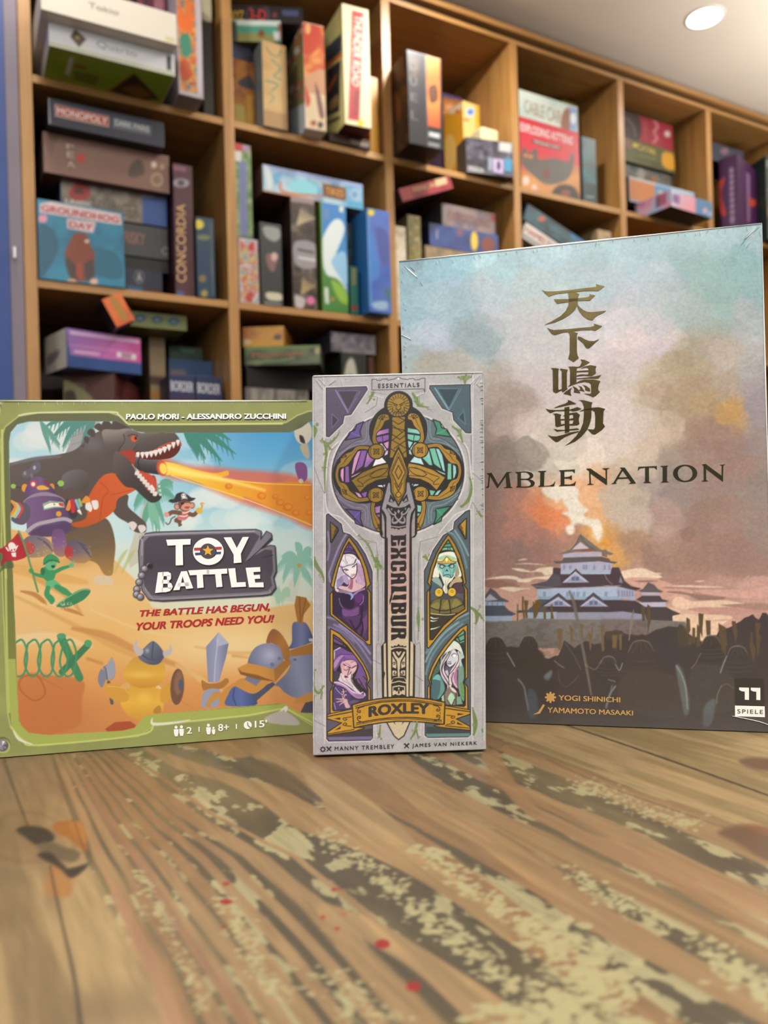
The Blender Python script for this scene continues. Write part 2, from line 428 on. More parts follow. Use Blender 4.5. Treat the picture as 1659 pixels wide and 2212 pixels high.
for i in range(len(UPOST) - 1):
    for z in (ZA, ZB, ZC, ZD, ZE):
        shbox('shelf_board', UPOST[i] + TV + 0.0003, UPOST[i + 1] - 0.0003, 0.0015, SDEP - 0.006, z - TB, z, m_oakh, shelf, so)
UE = UPOST[-1] + TV
shbox('top_board', 0, UE, 0.0, SDEP, ZT + 0.0015, ZT + 0.0135, m_oakh, shelf, so)
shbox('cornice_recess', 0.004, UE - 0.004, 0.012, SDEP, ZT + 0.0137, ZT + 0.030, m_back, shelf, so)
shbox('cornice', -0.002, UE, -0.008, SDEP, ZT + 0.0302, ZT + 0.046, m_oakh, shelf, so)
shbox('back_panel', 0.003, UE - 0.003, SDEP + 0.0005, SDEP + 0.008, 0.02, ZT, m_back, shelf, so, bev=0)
# ================================================================== the wooden table top
TGAIN = 0.56
_ax = np.array([-0.51, 0.86]); _bx = np.array([0.86, 0.51])
def px_to_table(X, Y):
    dx = (X - IW / 2) / FPX; dy = (IH / 2 - Y) / FPX
    d = FW + dx[..., None] * RT + dy[..., None] * UP
    t = -(CAMZ - TZ) / np.minimum(d[..., 2], -1e-4)
    return d[..., 0] * t, d[..., 1] * t
def mixc(a, b, m): return a * (1 - m[..., None]) + b * m[..., None]
_YL = [1560, 1650, 1760, 1852, 1960, 2080, 2212, 2400]
_L = np.array([85, 120, 160, 190, 245, 320, 372, 450]); _R = np.array([200, 385, 593, 830, 1000, 1150, 1330, 1590])
_YR2 = [1560, 1600, 1640, 1700, 1780, 1860, 1930, 2000, 2080, 2212, 2400]
_B0 = np.array([520, 630, 650, 700, 800, 905, 1010, 1100, 1200, 1370, 1640])        # tongue of tan wood, right edge
def table_colour(X, Y):
    tx, ty = px_to_table(X, Y)
    p = tx * _ax[0] + ty * _ax[1]; q = tx * _bx[0] + ty * _bx[1]
    dark, tan, pink, fleck, olive = [hx(c) for c in ('#5e533e', '#a98960', '#9c7853', '#bfb587', '#7f6f4e')]
    wob = (fbm(p * 14, q * 40, 3, 3) - 0.5)
    fine = fbm(p * 60, q * 700, 5, 3) - 0.5
    blot = fbm(p * 45, q * 110, 8, 4); blot2 = fbm(p * 150, q * 330, 12, 3); big = fbm(p * 9, q * 30, 21, 3)
    L = np.interp(Y, _YL, _L); R = np.interp(Y, _YL, _R)
    t = (X - L) / (R - L) + wob * 0.05
    # stripes of the left, fanned grain
    tan_s = np.zeros_like(t)
    for c, wd in ((0.03, .022), (.10, .02), (.165, .02), (.235, .022), (.305, .024), (.385, .022), (.47, .022), (.575, .045), (.70, .014)):
        wv = wd * (0.75 + 0.9 * big)
        tan_s = np.maximum(tan_s, sstep(wv * 1.25, wv * 0.75, np.abs(t - c)))
    tan_s = np.where((t > -0.03) & (t < 1), tan_s, 0)
    # to the right of R: long stripes that follow the plank axis
    qq = q + wob * 0.010
    sr = fbm(p * 3.0, qq * 95, 31, 2); tan_r = sstep(0.46, 0.54, sr)
    region_r = sstep(0.995, 1.005, t)
    tanm = np.maximum(tan_s, tan_r * region_r)
    C = np.broadcast_to(dark, X.shape + (3,)).copy()
    C = mixc(C, np.broadcast_to(olive, C.shape), sstep(0.4, 0.65, big))
    fl = sstep(0.545, 0.60, blot * 0.7 + blot2 * 0.3 + 0.05 * (Y > 1900) - 0.03 * (Y < 1700) - 0.05 * (t < .66)) * 0.9
    C = mixc(C, np.broadcast_to(fleck, C.shape), fl)
    tc = mixc(np.broadcast_to(tan, C.shape), np.broadcast_to(pink, C.shape), sstep(0.42, 0.6, fbm(p * 6, q * 60, 41, 2)))
    C = mixc(C, tc, tanm * 0.96)
    # light fine-grained planks on the far right, beyond a seam, and at the left edge
    seam_q = QS
    right = sstep(seam_q - 0.0445, seam_q - 0.040, q + wob * 0.012)
    lc = mixc(np.broadcast_to(hx('#bfa273'), C.shape), np.broadcast_to(hx('#a38a5c'), C.shape), sstep(.42, .6, fbm(p * 10, q * 150, 51, 3)))
    C = mixc(C, lc, right * 0.9)
    left = sstep(0.0, -0.035, t)
    rg = fbm(p * 12 + 0.6 * np.sin(q * 60), q * 90, 61, 3)
    lw = mixc(np.broadcast_to(hx('#b39668'), C.shape), np.broadcast_to(hx('#8f7651'), C.shape), sstep(0.42, 0.62, rg))
    lw = mixc(lw, np.broadcast_to(hx('#94795a'), C.shape), sstep(1800, 1680, Y))
    C = mixc(C, lw, left)
    C = C * (1 + 0.22 * fine[..., None]) * (1 + 0.12 * (fbm(p * 5, q * 8, 71, 2) - 0.5)[..., None])
    return np.clip(C, 0, 1)
_x, _y = px_to_table(np.array([1310., 1659.]), np.array([1595., 1718.])); QS = float((_x * _bx[0] + _y * _bx[1]).mean())
tcv = Cv(-140, 1490, 1800, 2330, 2.0)
tcv.A = table_colour(tcv.X, tcv.Y)
tan, tan2, dk = '#aa8a5f', '#9f7f57', '#6a583f'
def tgrain(X, Y):
    return None
def banded(pts, wd, col, soft=4, alpha=0.95): tcv.stroke(pts, wd, col, soft=soft, alpha=alpha)
def tex(col, amp=0.16, seed=90):
    c = hx(col)
    def f(X, Y):
        tx, ty = px_to_table(X, Y); p = tx * _ax[0] + ty * _ax[1]; q = tx * _bx[0] + ty * _bx[1]
        return c * (1 + amp * (fbm(p * 25, q * 380, seed, 3) - 0.5)[..., None] * 2)
    return f
# wide tan tongue that leaves the foot of the green box and ends between the paint flecks
tcv.sp([(300, 1606), (400, 1640), (500, 1672), (600, 1700), (690, 1745), (790, 1772), (880, 1815), (1000, 1905), (1075, 1965), (1110, 2030), (1150, 2067), (1080, 2022), (960, 1935), (850, 1872), (740, 1825), (640, 1790), (560, 1732), (480, 1690), (380, 1660)], tex(tan), soft=5)
tcv.sp([(560, 1590), (640, 1605), (680, 1650), (760, 1700), (850, 1770), (900, 1830), (800, 1810), (715, 1760), (665, 1690), (630, 1630)], tex('#b09267'), soft=6)
tcv.sp([(395, 1606), (545, 1598), (560, 1625), (510, 1638), (450, 1622)], tex('#a07c50'), soft=5)
tcv.sp([(520, 1640), (600, 1652), (680, 1712), (690, 1732), (600, 1700), (540, 1668)], tex('#6c5a42'), soft=6, alpha=.9)
# bands right of the middle box
banded([(800, 1628), (880, 1700), (955, 1762), (1040, 1805), (1095, 1840), (1180, 1902), (1260, 1968), (1380, 2032), (1480, 2085), (1659, 2180), (1790, 2250)], [34, 44, 38, 40, 48, 50, 56, 58, 54, 56, 56], tex('#a8875e'), 6)
banded([(860, 1630), (935, 1688), (995, 1732), (1090, 1787), (1225, 1862), (1330, 1908), (1500, 1990), (1700, 2090)], [16, 22, 24, 26, 26, 24, 26, 26], tex(tan2), 5)
banded([(1060, 1636), (1130, 1735), (1210, 1782), (1280, 1817), (1380, 1852), (1500, 1900), (1659, 1962), (1790, 2010)], [40, 26, 26, 30, 52, 60, 50, 50], tex('#a5805a'), 6, .85)
banded([(700, 1965), (800, 2010), (900, 2070), (1010, 2150), (1080, 2212), (1150, 2280)], [30, 50, 50, 70, 90, 90], tex('#b59468'), 8, .85)
banded([(190, 1700), (240, 1790), (290, 1850), (330, 1905), (380, 1990), (440, 2080), (520, 2190), (580, 2300)], [10, 14, 16, 16, 18, 22, 24, 26], tex('#a0765a'), 5, .7)
banded([(150, 1700), (190, 1790), (225, 1870), (265, 1960), (300, 2040), (345, 2110), (372, 2212), (400, 2300)], [5, 7, 8, 26, 34, 44, 50, 52], tex('#bb8f68'), 7, .75)
# pale paint patches in front
rs = np.random.RandomState(4)
def flecks(path, wd, n, size, col, seed):
    r = np.random.RandomState(seed); P = catmull(path, False, 12); n = int(n * 3.2); size *= .40; wd *= 1.15; col = '#bdb384'
    for k in range(n):
        c = P[r.randint(len(P))] + r.randn(2) * wd * np.array([1, .45]); s = size * (0.4 + r.rand())
        a = r.rand() * 6; pts = [(c[0] + s * (0.5 + r.rand()) * math.cos(b) * 1.25, c[1] + s * (0.5 + r.rand()) * math.sin(b) * .6) for b in np.linspace(0, 2 * math.pi, 9, endpoint=False)]
        tcv.sp(pts, col, soft=3, alpha=.85)
flecks([(910, 1830), (960, 1870), (1030, 1930), (1120, 1990), (1180, 2030)], 18, 60, 15, '#c8bb8b', 1)
flecks([(850, 1905), (920, 1985), (1000, 2050), (1090, 2110), (1150, 2140)], 20, 60, 17, '#c8bc8a', 2)
flecks([(1180, 2010), (1250, 2070), (1330, 2130), (1240, 2160), (1150, 2200)], 42, 70, 26, '#c9bd8c', 3)
flecks([(1100, 2190), (1250, 2200), (1350, 2230)], 50, 40, 28, '#cabd8e', 5)
flecks([(1560, 2080), (1620, 2120), (1680, 2160)], 25, 25, 22, '#c8ba88', 6)
flecks([(690, 1790), (740, 1830), (790, 1865), (860, 1905)], 14, 40, 11, '#c2b485', 7)
flecks([(480, 1950), (520, 2010), (560, 2080), (600, 2150)], 14, 45, 12, '#bfb283', 8)
flecks([(700, 2100), (760, 2150), (830, 2200)], 30, 30, 14, '#c3b684', 9)
flecks([(1250, 1690), (1330, 1720), (1420, 1760), (1500, 1780)], 16, 70, 9, '#c6b17a', 10)
flecks([(1230, 1880), (1300, 1930), (1400, 1985), (1560, 2050)], 16, 45, 13, '#c2b17c', 11)
flecks([(300, 1880), (340, 1960), (400, 2080), (440, 2180)], 10, 45, 10, '#beb184', 12)
# knot with dark stains and orange heart
tcv.blob(60, 1830, 190, 90, '#8e7350', .55)
for r_, c_ in ((120, '#9a7f58'), (95, '#86694b'), (70, '#967a58')):
    tcv.stroke([(70 - r_, 1815), (70 - r_ * .6, 1815 - r_ * .55), (75, 1815 - r_ * .62), (70 + r_ * .7, 1815 - r_ * .3), (80 + r_ * .8, 1840), (60, 1815 + r_ * .5), (70 - r_ * .8, 1815 + r_ * .35)], 9, c_, soft=9, alpha=.5)
tcv.sp([(114, 1782), (140, 1773), (170, 1774), (184, 1800), (188, 1840), (172, 1832), (150, 1812), (122, 1800)], '#ab6e33', soft=6)
tcv.sp([(150, 1780), (178, 1778), (186, 1820), (170, 1812)], '#bd7c3c', soft=6)
tcv.sp([(108, 1868), (140, 1872), (158, 1900), (150, 1935), (122, 1938), (98, 1925)], '#b47a42', soft=10, alpha=.85)
tcv.sp([(36, 1792), (60, 1784), (100, 1790), (118, 1808), (104, 1824), (80, 1826), (50, 1806)], '#35302a', soft=8)
tcv.sp([(80, 1826), (110, 1818), (140, 1830), (172, 1842), (160, 1862), (120, 1856), (96, 1846)], '#6d6047', soft=8)
tcv.sp([(82, 1848), (108, 1842), (135, 1866), (150, 1876), (190, 1866), (176, 1884), (152, 1896), (128, 1876)], '#302a22', soft=8)
tcv.blob(220, 2180, 170, 90, '#7f6a4c', .6)
# seams between planks
tcv.stroke([(8, 1640), (34, 1715), (60, 1784)], [3, 3, 3], '#2e261c', soft=2.5)
tcv.stroke([(108, 1872), (122, 1940), (138, 2010), (160, 2110), (176, 2225), (190, 2330)], [4, 5, 6, 8, 9, 9], '#4a3f30', soft=5)
tcv.stroke([(116, 1640), (130, 1690), (150, 1745), (180, 1830), (200, 1880)], [2.5, 2.5, 2.5, 3, 3], '#54452f', soft=3, alpha=.8)
tcv.stroke([(1210, 1562), (1310, 1595), (1480, 1654), (1659, 1718), (1800, 1770)], [2.5, 2.8, 3, 3.5, 4], '#3c3122', soft=2.5)
tcv.stroke([(1180, 1640), (1330, 1705), (1500, 1765), (1620, 1810), (1800, 1880)], [2, 2, 2.5, 2.5, 3], '#6b5737', soft=2.5, alpha=.7)
tcv.sp([(1596, 1643), (1640, 1636), (1720, 1652), (1700, 1668), (1630, 1662)], '#7b5b3f', soft=8)
tcv.sp([(1550, 1798), (1620, 1782), (1720, 1810), (1760, 1880), (1660, 1862), (1600, 1826)], '#75583e', soft=12)
tcv.sp([(1600, 1780), (1680, 1795), (1660, 1806)], '#9a5f3c', soft=8, alpha=.7)
# red paint drops
for x, y, rx, ry, a in ((488, 1909, 7, 4, .9), (488, 1948, 14, 6, 1), (485, 2003, 8, 3.5, .55), (721, 1922, 5, 4, .9), (733, 1920, 6, 3, .5), (698, 1981, 5, 4, .8), (728, 2006, 6, 4, .8), (741, 1974, 8, 4, .3), (826, 2039, 16, 10, 1), (893, 2131, 16, 11, .95)):
    tcv.ell(x, y, rx, ry, '#a5291f', soft=4, alpha=a)
# the mesh: fine where the photograph looks, coarser towards the ends of the table
_rows = [y for y in (0.1226 * FPX / (np.arange(2700, 1478, -2.6) - 1105.0))]
_rows = np.array([0.115] + [r for r in _rows if r > 0.12] + list(np.linspace(_rows[-1] + 0.01, 1.02, 40)))
_cols = np.concatenate([np.linspace(-0.80, -0.31, 90, endpoint=False), np.arange(-0.31, 0.31, 0.0007), np.linspace(0.311, 0.80, 90)])
TXg, TYg = np.meshgrid(_cols, _rows)
P = np.stack([TXg, TYg, np.full_like(TXg, TZ)], -1)
pp = project(P.reshape(-1, 3)).reshape(TXg.shape + (2,))
inside = (pp[..., 0] > -135) & (pp[..., 0] < 1795) & (pp[..., 1] > 1495) & (pp[..., 1] < 2325)
Ct = np.where(inside[..., None], tcv.sample(pp), 0)
Ct[~inside] = table_colour(pp[..., 0][~inside], pp[..., 1][~inside])
m_ttop = mat('worn_painted_planks', rough=0.42, attr=True, spec=0.4)
to = np.array([0.0, 0.57, 0.0])
table = empty('table', to); tag(table, 'wooden table with worn, paint-flecked plank top in the foreground', 'table')
grid_mesh('plank_surface', P, np.clip(lin(Ct) * TGAIN, 0, .9), m_ttop, table, to)
m_tedge = mat('table_edge_wood', '#8a6a42', 0.5, noise=0.15, nscale=20)
def tbox(name, x0, x1, y0, y1, z0, z1, m=m_tedge, bev=0.002):
    Pq = [(x0, y0, z0), (x1, y0, z0), (x1, y1, z0), (x0, y1, z0), (x0, y0, z1), (x1, y0, z1), (x1, y1, z1), (x0, y1, z1)]
    return bevel_hex(name, Pq, m, table, to, bev)
tbox('tabletop_slab', -0.80, 0.80, 0.115, 1.02, TZ - 0.035, TZ - 0.0004, bev=0)
for x in (-0.74, 0.68):
    for y in (0.17, 0.90): tbox('leg', x, x + 0.06, y, y + 0.06, 0.0, TZ - 0.0355)
tbox('apron', -0.68, 0.68, 0.90, 0.925, TZ - 0.12, TZ - 0.0355); tbox('apron', -0.68, 0.68, 0.20, 0.225, TZ - 0.12, TZ - 0.0355)
# ================================================================== the three sealed game boxes on the table
def crop(ox, oy, s):
    return lambda pts: [(ox + x / s, oy + y / s) for x, y in pts]
def stand(x, y, yaw, w, h, d, lean=0.0, shear=0.0, z=TZ + 0.0006):
    """corner frame of a standing box: O, U (width), V (height), W (depth, away from the camera)"""
    u = np.array([math.cos(yaw), math.sin(yaw), 0]); n = np.array([-math.sin(yaw), math.cos(yaw), 0]); up = np.array([0, 0, 1.0])
    V = (up * math.cos(lean) + n * math.sin(lean)) * h + u * (-shear * h)
    W = (n * math.cos(lean) - up * math.sin(lean)) * d
    zl = min(0, W[2])
    return np.array([x, y, z - zl]), u * w, V, W
def game_box(name, O, U, V, W, m, label, cat='board game box', bev=0.0012):
    org = O + (U + W) * 0.5
    b = bevel_hex(name, [O, O + U, O + U + W, O + W, O + V, O + U + V, O + U + W + V, O + W + V], m, None, org, bev, 3)
    tag(b, label, cat); return b, org
m_print = mat('printed_card', rough=0.38, attr=True, spec=0.4)
m_print_gloss = mat('printed_card_sealed', rough=0.3, attr=True, coat=0.15)
m_film = mat('clear_film_crease', '#f2f7f5', 0.22, spec=0.9)
def creases(name, lines, face, parent, org, h=0.0006):
    """narrow raised folds of the clear wrap: (points, width) in photo pixels"""
    vs, fs = [], []
    for pts, wd in lines:
        P = np.asarray(pts, float); n = len(P)
        if n > 2: P = catmull(P, False, 4); n = len(P)
        d = np.gradient(P, axis=0); d /= np.linalg.norm(d, axis=1)[:, None] + 1e-9; nr = np.stack([-d[:, 1], d[:, 0]], 1)
        ww = (wd * np.sin(np.linspace(0.12, math.pi - 0.12, n)))[:, None] / 2
        a = face.pts(P + nr * ww, 0.0004); b = face.pts(P, 0.0004 + h); c = face.pts(P - nr * ww, 0.0004); k = len(vs)
        vs += list(a) + list(b) + list(c)
        for i in range(n - 1):
            fs.append((k + i, k + i + 1, k + n + i + 1, k + n + i)); fs.append((k + n + i, k + n + i + 1, k + 2 * n + i + 1, k + 2 * n + i))
    return mesh_obj(name, vs, fs, m_film, parent, org, smooth=True)
def ringhalf(cx, cy, rx, ry, ix, iy):
    out = []
    for s in (1, -1):
        a = np.linspace(-math.pi / 2, math.pi / 2, 16)
        out.append([(cx + s * rx * math.cos(t), cy + ry * math.sin(t)) for t in a] + [(cx + s * ix * math.cos(t), cy + iy * math.sin(t)) for t in a[::-1]])
    return out
# ------------------------------------------------------------------ wide green box: toys fighting on a beach
O, U, V, W = stand(-0.20661, 0.39893, 0.18705, 0.222, 0.18585, 0.046)
tb, to_ = game_box('board_game_box', O, U, V, W, cmat('#8b9150', .45), 'wide green-framed board game box showing a fire-breathing toy dinosaur on a beach', bev=0.0014)
tf = Face(O, U, V, [(-24, 863.8), (868, 870.5), (873, 1570), (-18, 1639.5)])
cv = Cv(-34, 852, 884, 1652, 1.3, '#8b8f56')
TA, TC, R1, R2, R3, R4, R5, R6, R7, R8 = crop(0, 850, 2.4397), crop(0, 1220, 2.4397), crop(0, 980, 4.139), crop(0, 1140, 4.327), crop(340, 1050, 7.933), crop(280, 1130, 2.8), crop(180, 1370, 3.967), crop(420, 1280, 3.6615), crop(180, 890, 3.967), crop(560, 860, 2.886)
def G(pa, pb, *cols): return ('lin', pa, pb, list(cols))
def Rd(c, r, *cols): return ('rad', c, r, list(cols))
cv.grain(.06, 40, 40, 5, 3)
# frame: raised light edge, dark step, picture
step = TA([(40, 330), (34, 260), (60, 180), (130, 125), (230, 108), (600, 108), (650, 125), (690, 165), (720, 172), (1450, 172), (1520, 168), (1580, 130), (1640, 108), (2130, 108)]) + [(880, 894), (880, 1560)] + TC([(2120, 800), (1640, 860), (1500, 770), (1460, 768), (1300, 800), (800, 850), (720, 905), (400, 935), (200, 955), (120, 930), (60, 860), (45, 780), (30, 0)])
cv.stroke(step, 6, '#a9ad68', closed=True, smooth=False); cv.poly(step, G((0, 860), (0, 1600), '#5f6247', '#696c3e', '#7f853f'))
low = TC([(45, 500), (60, 860), (120, 930), (200, 955), (720, 905), (800, 850), (1300, 800), (1460, 768), (1500, 770), (1640, 850), (2120, 800), (2120, 740), (1560, 790), (1480, 742), (800, 795), (760, 800), (700, 865), (260, 902), (150, 890), (100, 830), (88, 500)])
cv.poly(low, '#9ba553'); cv.stroke(TC([(800, 850), (1300, 800), (1460, 768), (1500, 770), (1640, 850)]), 3, '#bcc36f', smooth=False); cv.stroke(TC([(60, 860), (120, 930), (200, 955), (720, 905), (800, 850)]), 4, '#b9c06c')
cv.stroke(TC([(45, -100), (45, 500), (50, 780)]) , 5, '#a8b063'); cv.stroke([(17, 930), (17, 1080), (19, 1250)], 5, '#b0b66c'); cv.stroke([(10, 960), (10, 1150)], 2, '#7d8149')
cv.stroke(TA([(130, 118), (230, 104), (600, 102), (650, 118), (692, 162)]), 3.5, '#c9caa0'); cv.stroke(TA([(700, 168), (1000, 170), (1500, 170)]), 3.5, '#c4c87e')
for pts in (TC([(70, 880), (100, 925), (165, 950)]), TC([(795, 815), (800, 845), (900, 840), (990, 825)]), TC([(1440, 800), (1490, 760), (1485, 800), (1520, 835)])): cv.stroke(pts, [2, 6, 5, 2], '#d8d3c4', soft=2.5)
cv.sp(TC([(1380, 815), (1480, 780), (1560, 850), (1420, 845)]), '#b0a7a0', soft=3)
for cx, cy, a in ((-1, 885, 0), (5, 1612, .6)):
    cv.ell(cx, cy, 18, 18.5, '#62653f', soft=2); cv.ell(cx + 1, cy + 2, 16, 16, '#a3a962', soft=2); cv.ell(cx, cy, 12.5, 13, '#5b5560'); cv.ell(cx - 1, cy - 1, 10.5, 11, '#837d86', soft=2); cv.poly([(cx, cy), (cx - 1, cy - 10), (cx + 6, cy - 9)], '#dcd8d6'); cv.poly([(cx, cy), (cx + 11, cy - 3), (cx + 9, cy + 3)], '#4d4853'); cv.poly([(cx, cy), (cx + 3, cy + 10), (cx + 6, cy + 9)], '#544f58'); cv.poly([(cx, cy), (cx - 9, cy - 2), (cx - 7, cy + 5)], '#9b959c')
pic = TA([(76, 620), (76, 260), (86, 205), (120, 165), (180, 150), (640, 152), (700, 180), (740, 205), (800, 215), (1540, 216), (1600, 190), (1640, 160), (2110, 160)]) + [(872, 915), (872, 1540)] + TC([(2110, 790), (1560, 790), (1480, 742), (1440, 740), (800, 795), (760, 800), (700, 865), (640, 880), (260, 902), (150, 890), (110, 850), (98, 780), (92, 380), (82, 0)])
w, a = cv.mask_poly(pic, w=(slice(None), slice(None))); cv.clip = a
X, Y = cv.X, cv.Y
sky = ramp((Y - 900) / 430, ['#3f86b8', '#5a9cc4', '#86b9cc', '#aecdd0', '#c3d2c6', '#cfcdb0'])
skyl = ramp((Y - 900) / 430, ['#9fc2cc', '#a9c8d0', '#b3cfd4', '#c0d4d2', '#c9cfc0', '#cfc9ab'])
mx = sstep(260, 560, X + 30 * np.sin(Y / 40)); cv._put((slice(None), slice(None)), np.ones(X.shape), lambda x, y: sky * mx[..., None] + skyl * (1 - mx[..., None]))
for x, y, rx, ry, c, al in ((110, 940, 70, 45, '#cfd3d0', .9), (170, 950, 50, 60, '#c9d0cf', .8), (50, 1000, 40, 14, '#cdd2d0', .8), (440, 960, 45, 40, '#9fc3d2', .7), (480, 1080, 70, 40, '#cfd9d6', .9), (540, 1120, 60, 45, '#cdd8d6', .9), (430, 1010, 40, 30, '#b7d0d8', .7), (600, 1180, 70, 60, '#c7d6d2', .8), (640, 1100, 50, 50, '#a9c9d2', .7), (330, 1100, 60, 50, '#9fc6d4', .7), (410, 1130, 30, 26, '#d0dad6', .8), (270, 1150, 40, 30, '#b9d2d6', .7), (700, 1050, 120, 60, '#c3d3d4', .7)):
    r_ = np.random.RandomState(int(x + y))
    for k in range(7): cv.ell(x + r_.randn() * rx * .45, y + r_.randn() * ry * .35, rx * .5, ry * .5, c, soft=6, alpha=al * .55)
# sand
sand = [(-40, 1130), (60, 1150), (160, 1170), (240, 1200), (300, 1260), (330, 1315), (420, 1330), (560, 1320), (680, 1300), (880, 1300), (880, 1660), (-40, 1660)]
cv.poly(sand, G((0, 1180), (0, 1600), '#d3a566', '#d8b47a', '#d5a866', '#c98c50', '#bd7a45'), soft=4)
cv.blob(470, 1400, 260, 90, '#ddc594', .8); cv.blob(600, 1400, 160, 60, '#dcc693', .7); cv.blob(60, 1370, 100, 60, '#d2b283', .6); cv.blob(120, 1560, 160, 110, '#b4713f', .75); cv.blob(330, 1560, 160, 60, '#c28549', .6)
for pts, w_, c, al in (([(40, 1290), (140, 1340), (250, 1400), (330, 1440)], [6, 10, 14, 4], '#c29254', .6), ([(160, 1360), (230, 1375), (300, 1410), (380, 1440), (420, 1470)], [8, 16, 14, 10, 4], '#b98049', .75), ([(30, 1385), (120, 1380), (200, 1400)], [20, 24, 6], '#d9c49a', .6), ([(380, 1440), (460, 1490), (520, 1530)], [8, 14, 6], '#d6b57a', .6), ([(420, 1400), (520, 1415), (620, 1400)], [4, 8, 4], '#c7975a', .6), ([(200, 1320), (330, 1370), (480, 1380)], [4, 7, 4], '#d9bb84', .7), ([(80, 1250), (150, 1290), (180, 1330)], [10, 12, 4], '#b98246', .6), ([(40, 1230), (110, 1245), (190, 1260)], [20, 26, 10], '#c8964f', .6), ([(360, 1500), (440, 1550)], [4, 3], '#b57d43', .7), ([(190, 1425), (220, 1435)], [6, 6], '#a8703c', .6), ([(500, 1420), (540, 1425)], [6, 3], '#b97f45', .6)): cv.stroke(pts, w_, c, soft=5, alpha=al)
cv.sp(TC([(100, 600), (300, 590), (440, 620), (430, 720), (420, 840), (300, 890), (100, 900)]), '#b1683a', soft=5, alpha=.7); cv.stroke(TC([(120, 600), (200, 590), (240, 680), (180, 720), (110, 660)]), 4, '#9c5a30', alpha=.7, closed=True); cv.stroke(TC([(220, 600), (330, 660)]), 4, '#a9663a', alpha=.6)
cv.poly(TC([(550, 870), (600, 835), (680, 830), (720, 860), (690, 880), (560, 890)]), '#a04a2c', soft=2)
# palms
def palm(cx, cy, leaves, c, w0=16):
    for (dx, dy, bend) in leaves:
        mx_, my_ = cx + dx * .5 + bend * -dy * .1, cy + dy * .5 - abs(bend) * 14
        cv.stroke([(cx, cy), (mx_, my_), (cx + dx, cy + dy)], [w0 * .5, w0, 1.5], c, soft=1.6)
        for k in range(9):
            t = .2 + .8 * k / 9; px, py = cx + (mx_ - cx) * min(1, 2 * t) + (dx - (mx_ - cx)) * max(0, 2 * t - 1), cy + (my_ - cy) * min(1, 2 * t) + (dy - (my_ - cy)) * max(0, 2 * t - 1)
            cv.stroke([(px, py), (px + dx * .05, py + 10 + w0 * .9 * (1 - t * .5))], [4, 1], c, soft=1.4)
cv.poly([(150, 985), (168, 940), (205, 905), (232, 905), (205, 945), (190, 990)], G((150, 940), (210, 940), '#8d8f90', '#a09c98'), soft=2)
for yy in (925, 945, 962, 978): cv.stroke([(165, yy), (208, yy - 12)], 1.6, '#77787a', alpha=.7)
palm(215, 905, [(-110, 20, 1), (-95, 45, 1), (-70, 62, 1), (-30, 60, 0), (-60, 5, 1)], '#4f837a', 16); palm(100, 912, [(20, 60, 0), (40, 50, 0)], '#5f9186', 10)
palm(405, 925, [(110, 60, 1), (80, 75, 1), (45, 70, 1), (30, 60, 0), (100, 30, 1)], '#3f7d70', 18)
cv.poly([(280, 1205), (300, 1140), (318, 1085), (332, 1085), (318, 1150), (306, 1215), (285, 1230)], '#b9b4a4', soft=2, alpha=.9)
palm(335, 1075, [(45, -30, 1), (50, 5, 1), (25, 55, 1), (8, 70, 0), (-25, 70, 0), (-40, 20, 1)], '#5f9c87', 16); palm(330, 1080, [(20, 65, 0), (5, 60, 0)], '#79ad95', 14)
cv.poly([(605, 1300), (625, 1260), (640, 1228), (652, 1228), (645, 1265), (635, 1305)], '#c3c5b6', soft=3); palm(645, 1224, [(-38, -18, 1), (-50, 6, 1), (-36, 30, 1), (-8, -48, 1), (26, -34, 1), (34, 4, 1), (26, 34, 0), (-12, 36, 0)], '#86b5a2', 13); cv.ell(645, 1226, 5, 5, '#b99455')
palm(600, 1305, [(-22, -30, 1), (0, -36, 0), (24, -26, 1)], '#9dbfa4', 10)
for x in (268, 285): cv.stroke([(x - 18, 1240), (x, 1205), (x + 12, 1190)], [3, 8, 2], '#a8b069', soft=3, alpha=.7)
# fire
cv.sp(TA([(860, 340), (1000, 385), (1220, 405), (1640, 470), (1660, 720), (1500, 660), (1280, 585), (1040, 480), (880, 440)]), '#d4573c', soft=14, alpha=.75)
cv.sp(TA([(865, 375), (920, 372), (1050, 410), (1150, 428), (1210, 415), (1215, 440), (1190, 455), (1400, 480), (1640, 492), (1645, 700), (1500, 640), (1300, 555), (1290, 572), (1180, 530), (1040, 470), (930, 440), (870, 430)]), G(TA([(870, 0)])[0], TA([(1640, 0)])[0], '#e8c94e', '#e5b53c', '#dd9c2e', '#d98a2c', '#d07f2c'), soft=2.5)
cv.stroke(TA([(870, 390), (1000, 425), (1200, 465), (1400, 520)]), [10, 12, 8, 3], '#f0dc80', soft=8, alpha=.8); cv.stroke(TA([(920, 440), (1100, 500), (1290, 562), (1500, 645), (1640, 705)]), 1.8, '#eccf72'); cv.stroke(TA([(1200, 460), (1400, 484), (1640, 494)]), 1.6, '#ecc868')
for x, y, r_ in ((1215, 498, 20), (1385, 550, 24), (1455, 555, 17), (1480, 585, 22), (1520, 610, 26), (1560, 640, 20), (1620, 560, 16), (1630, 640, 18)): c = TA([(x, y)])[0]; cv.ell(c[0], c[1], r_ / 2.44, r_ / 3, '#c96a20', soft=2, alpha=.75); cv.ell(c[0] + 1, c[1] - 1, r_ / 4, r_ / 5, '#dd9436', soft=2, alpha=.7)
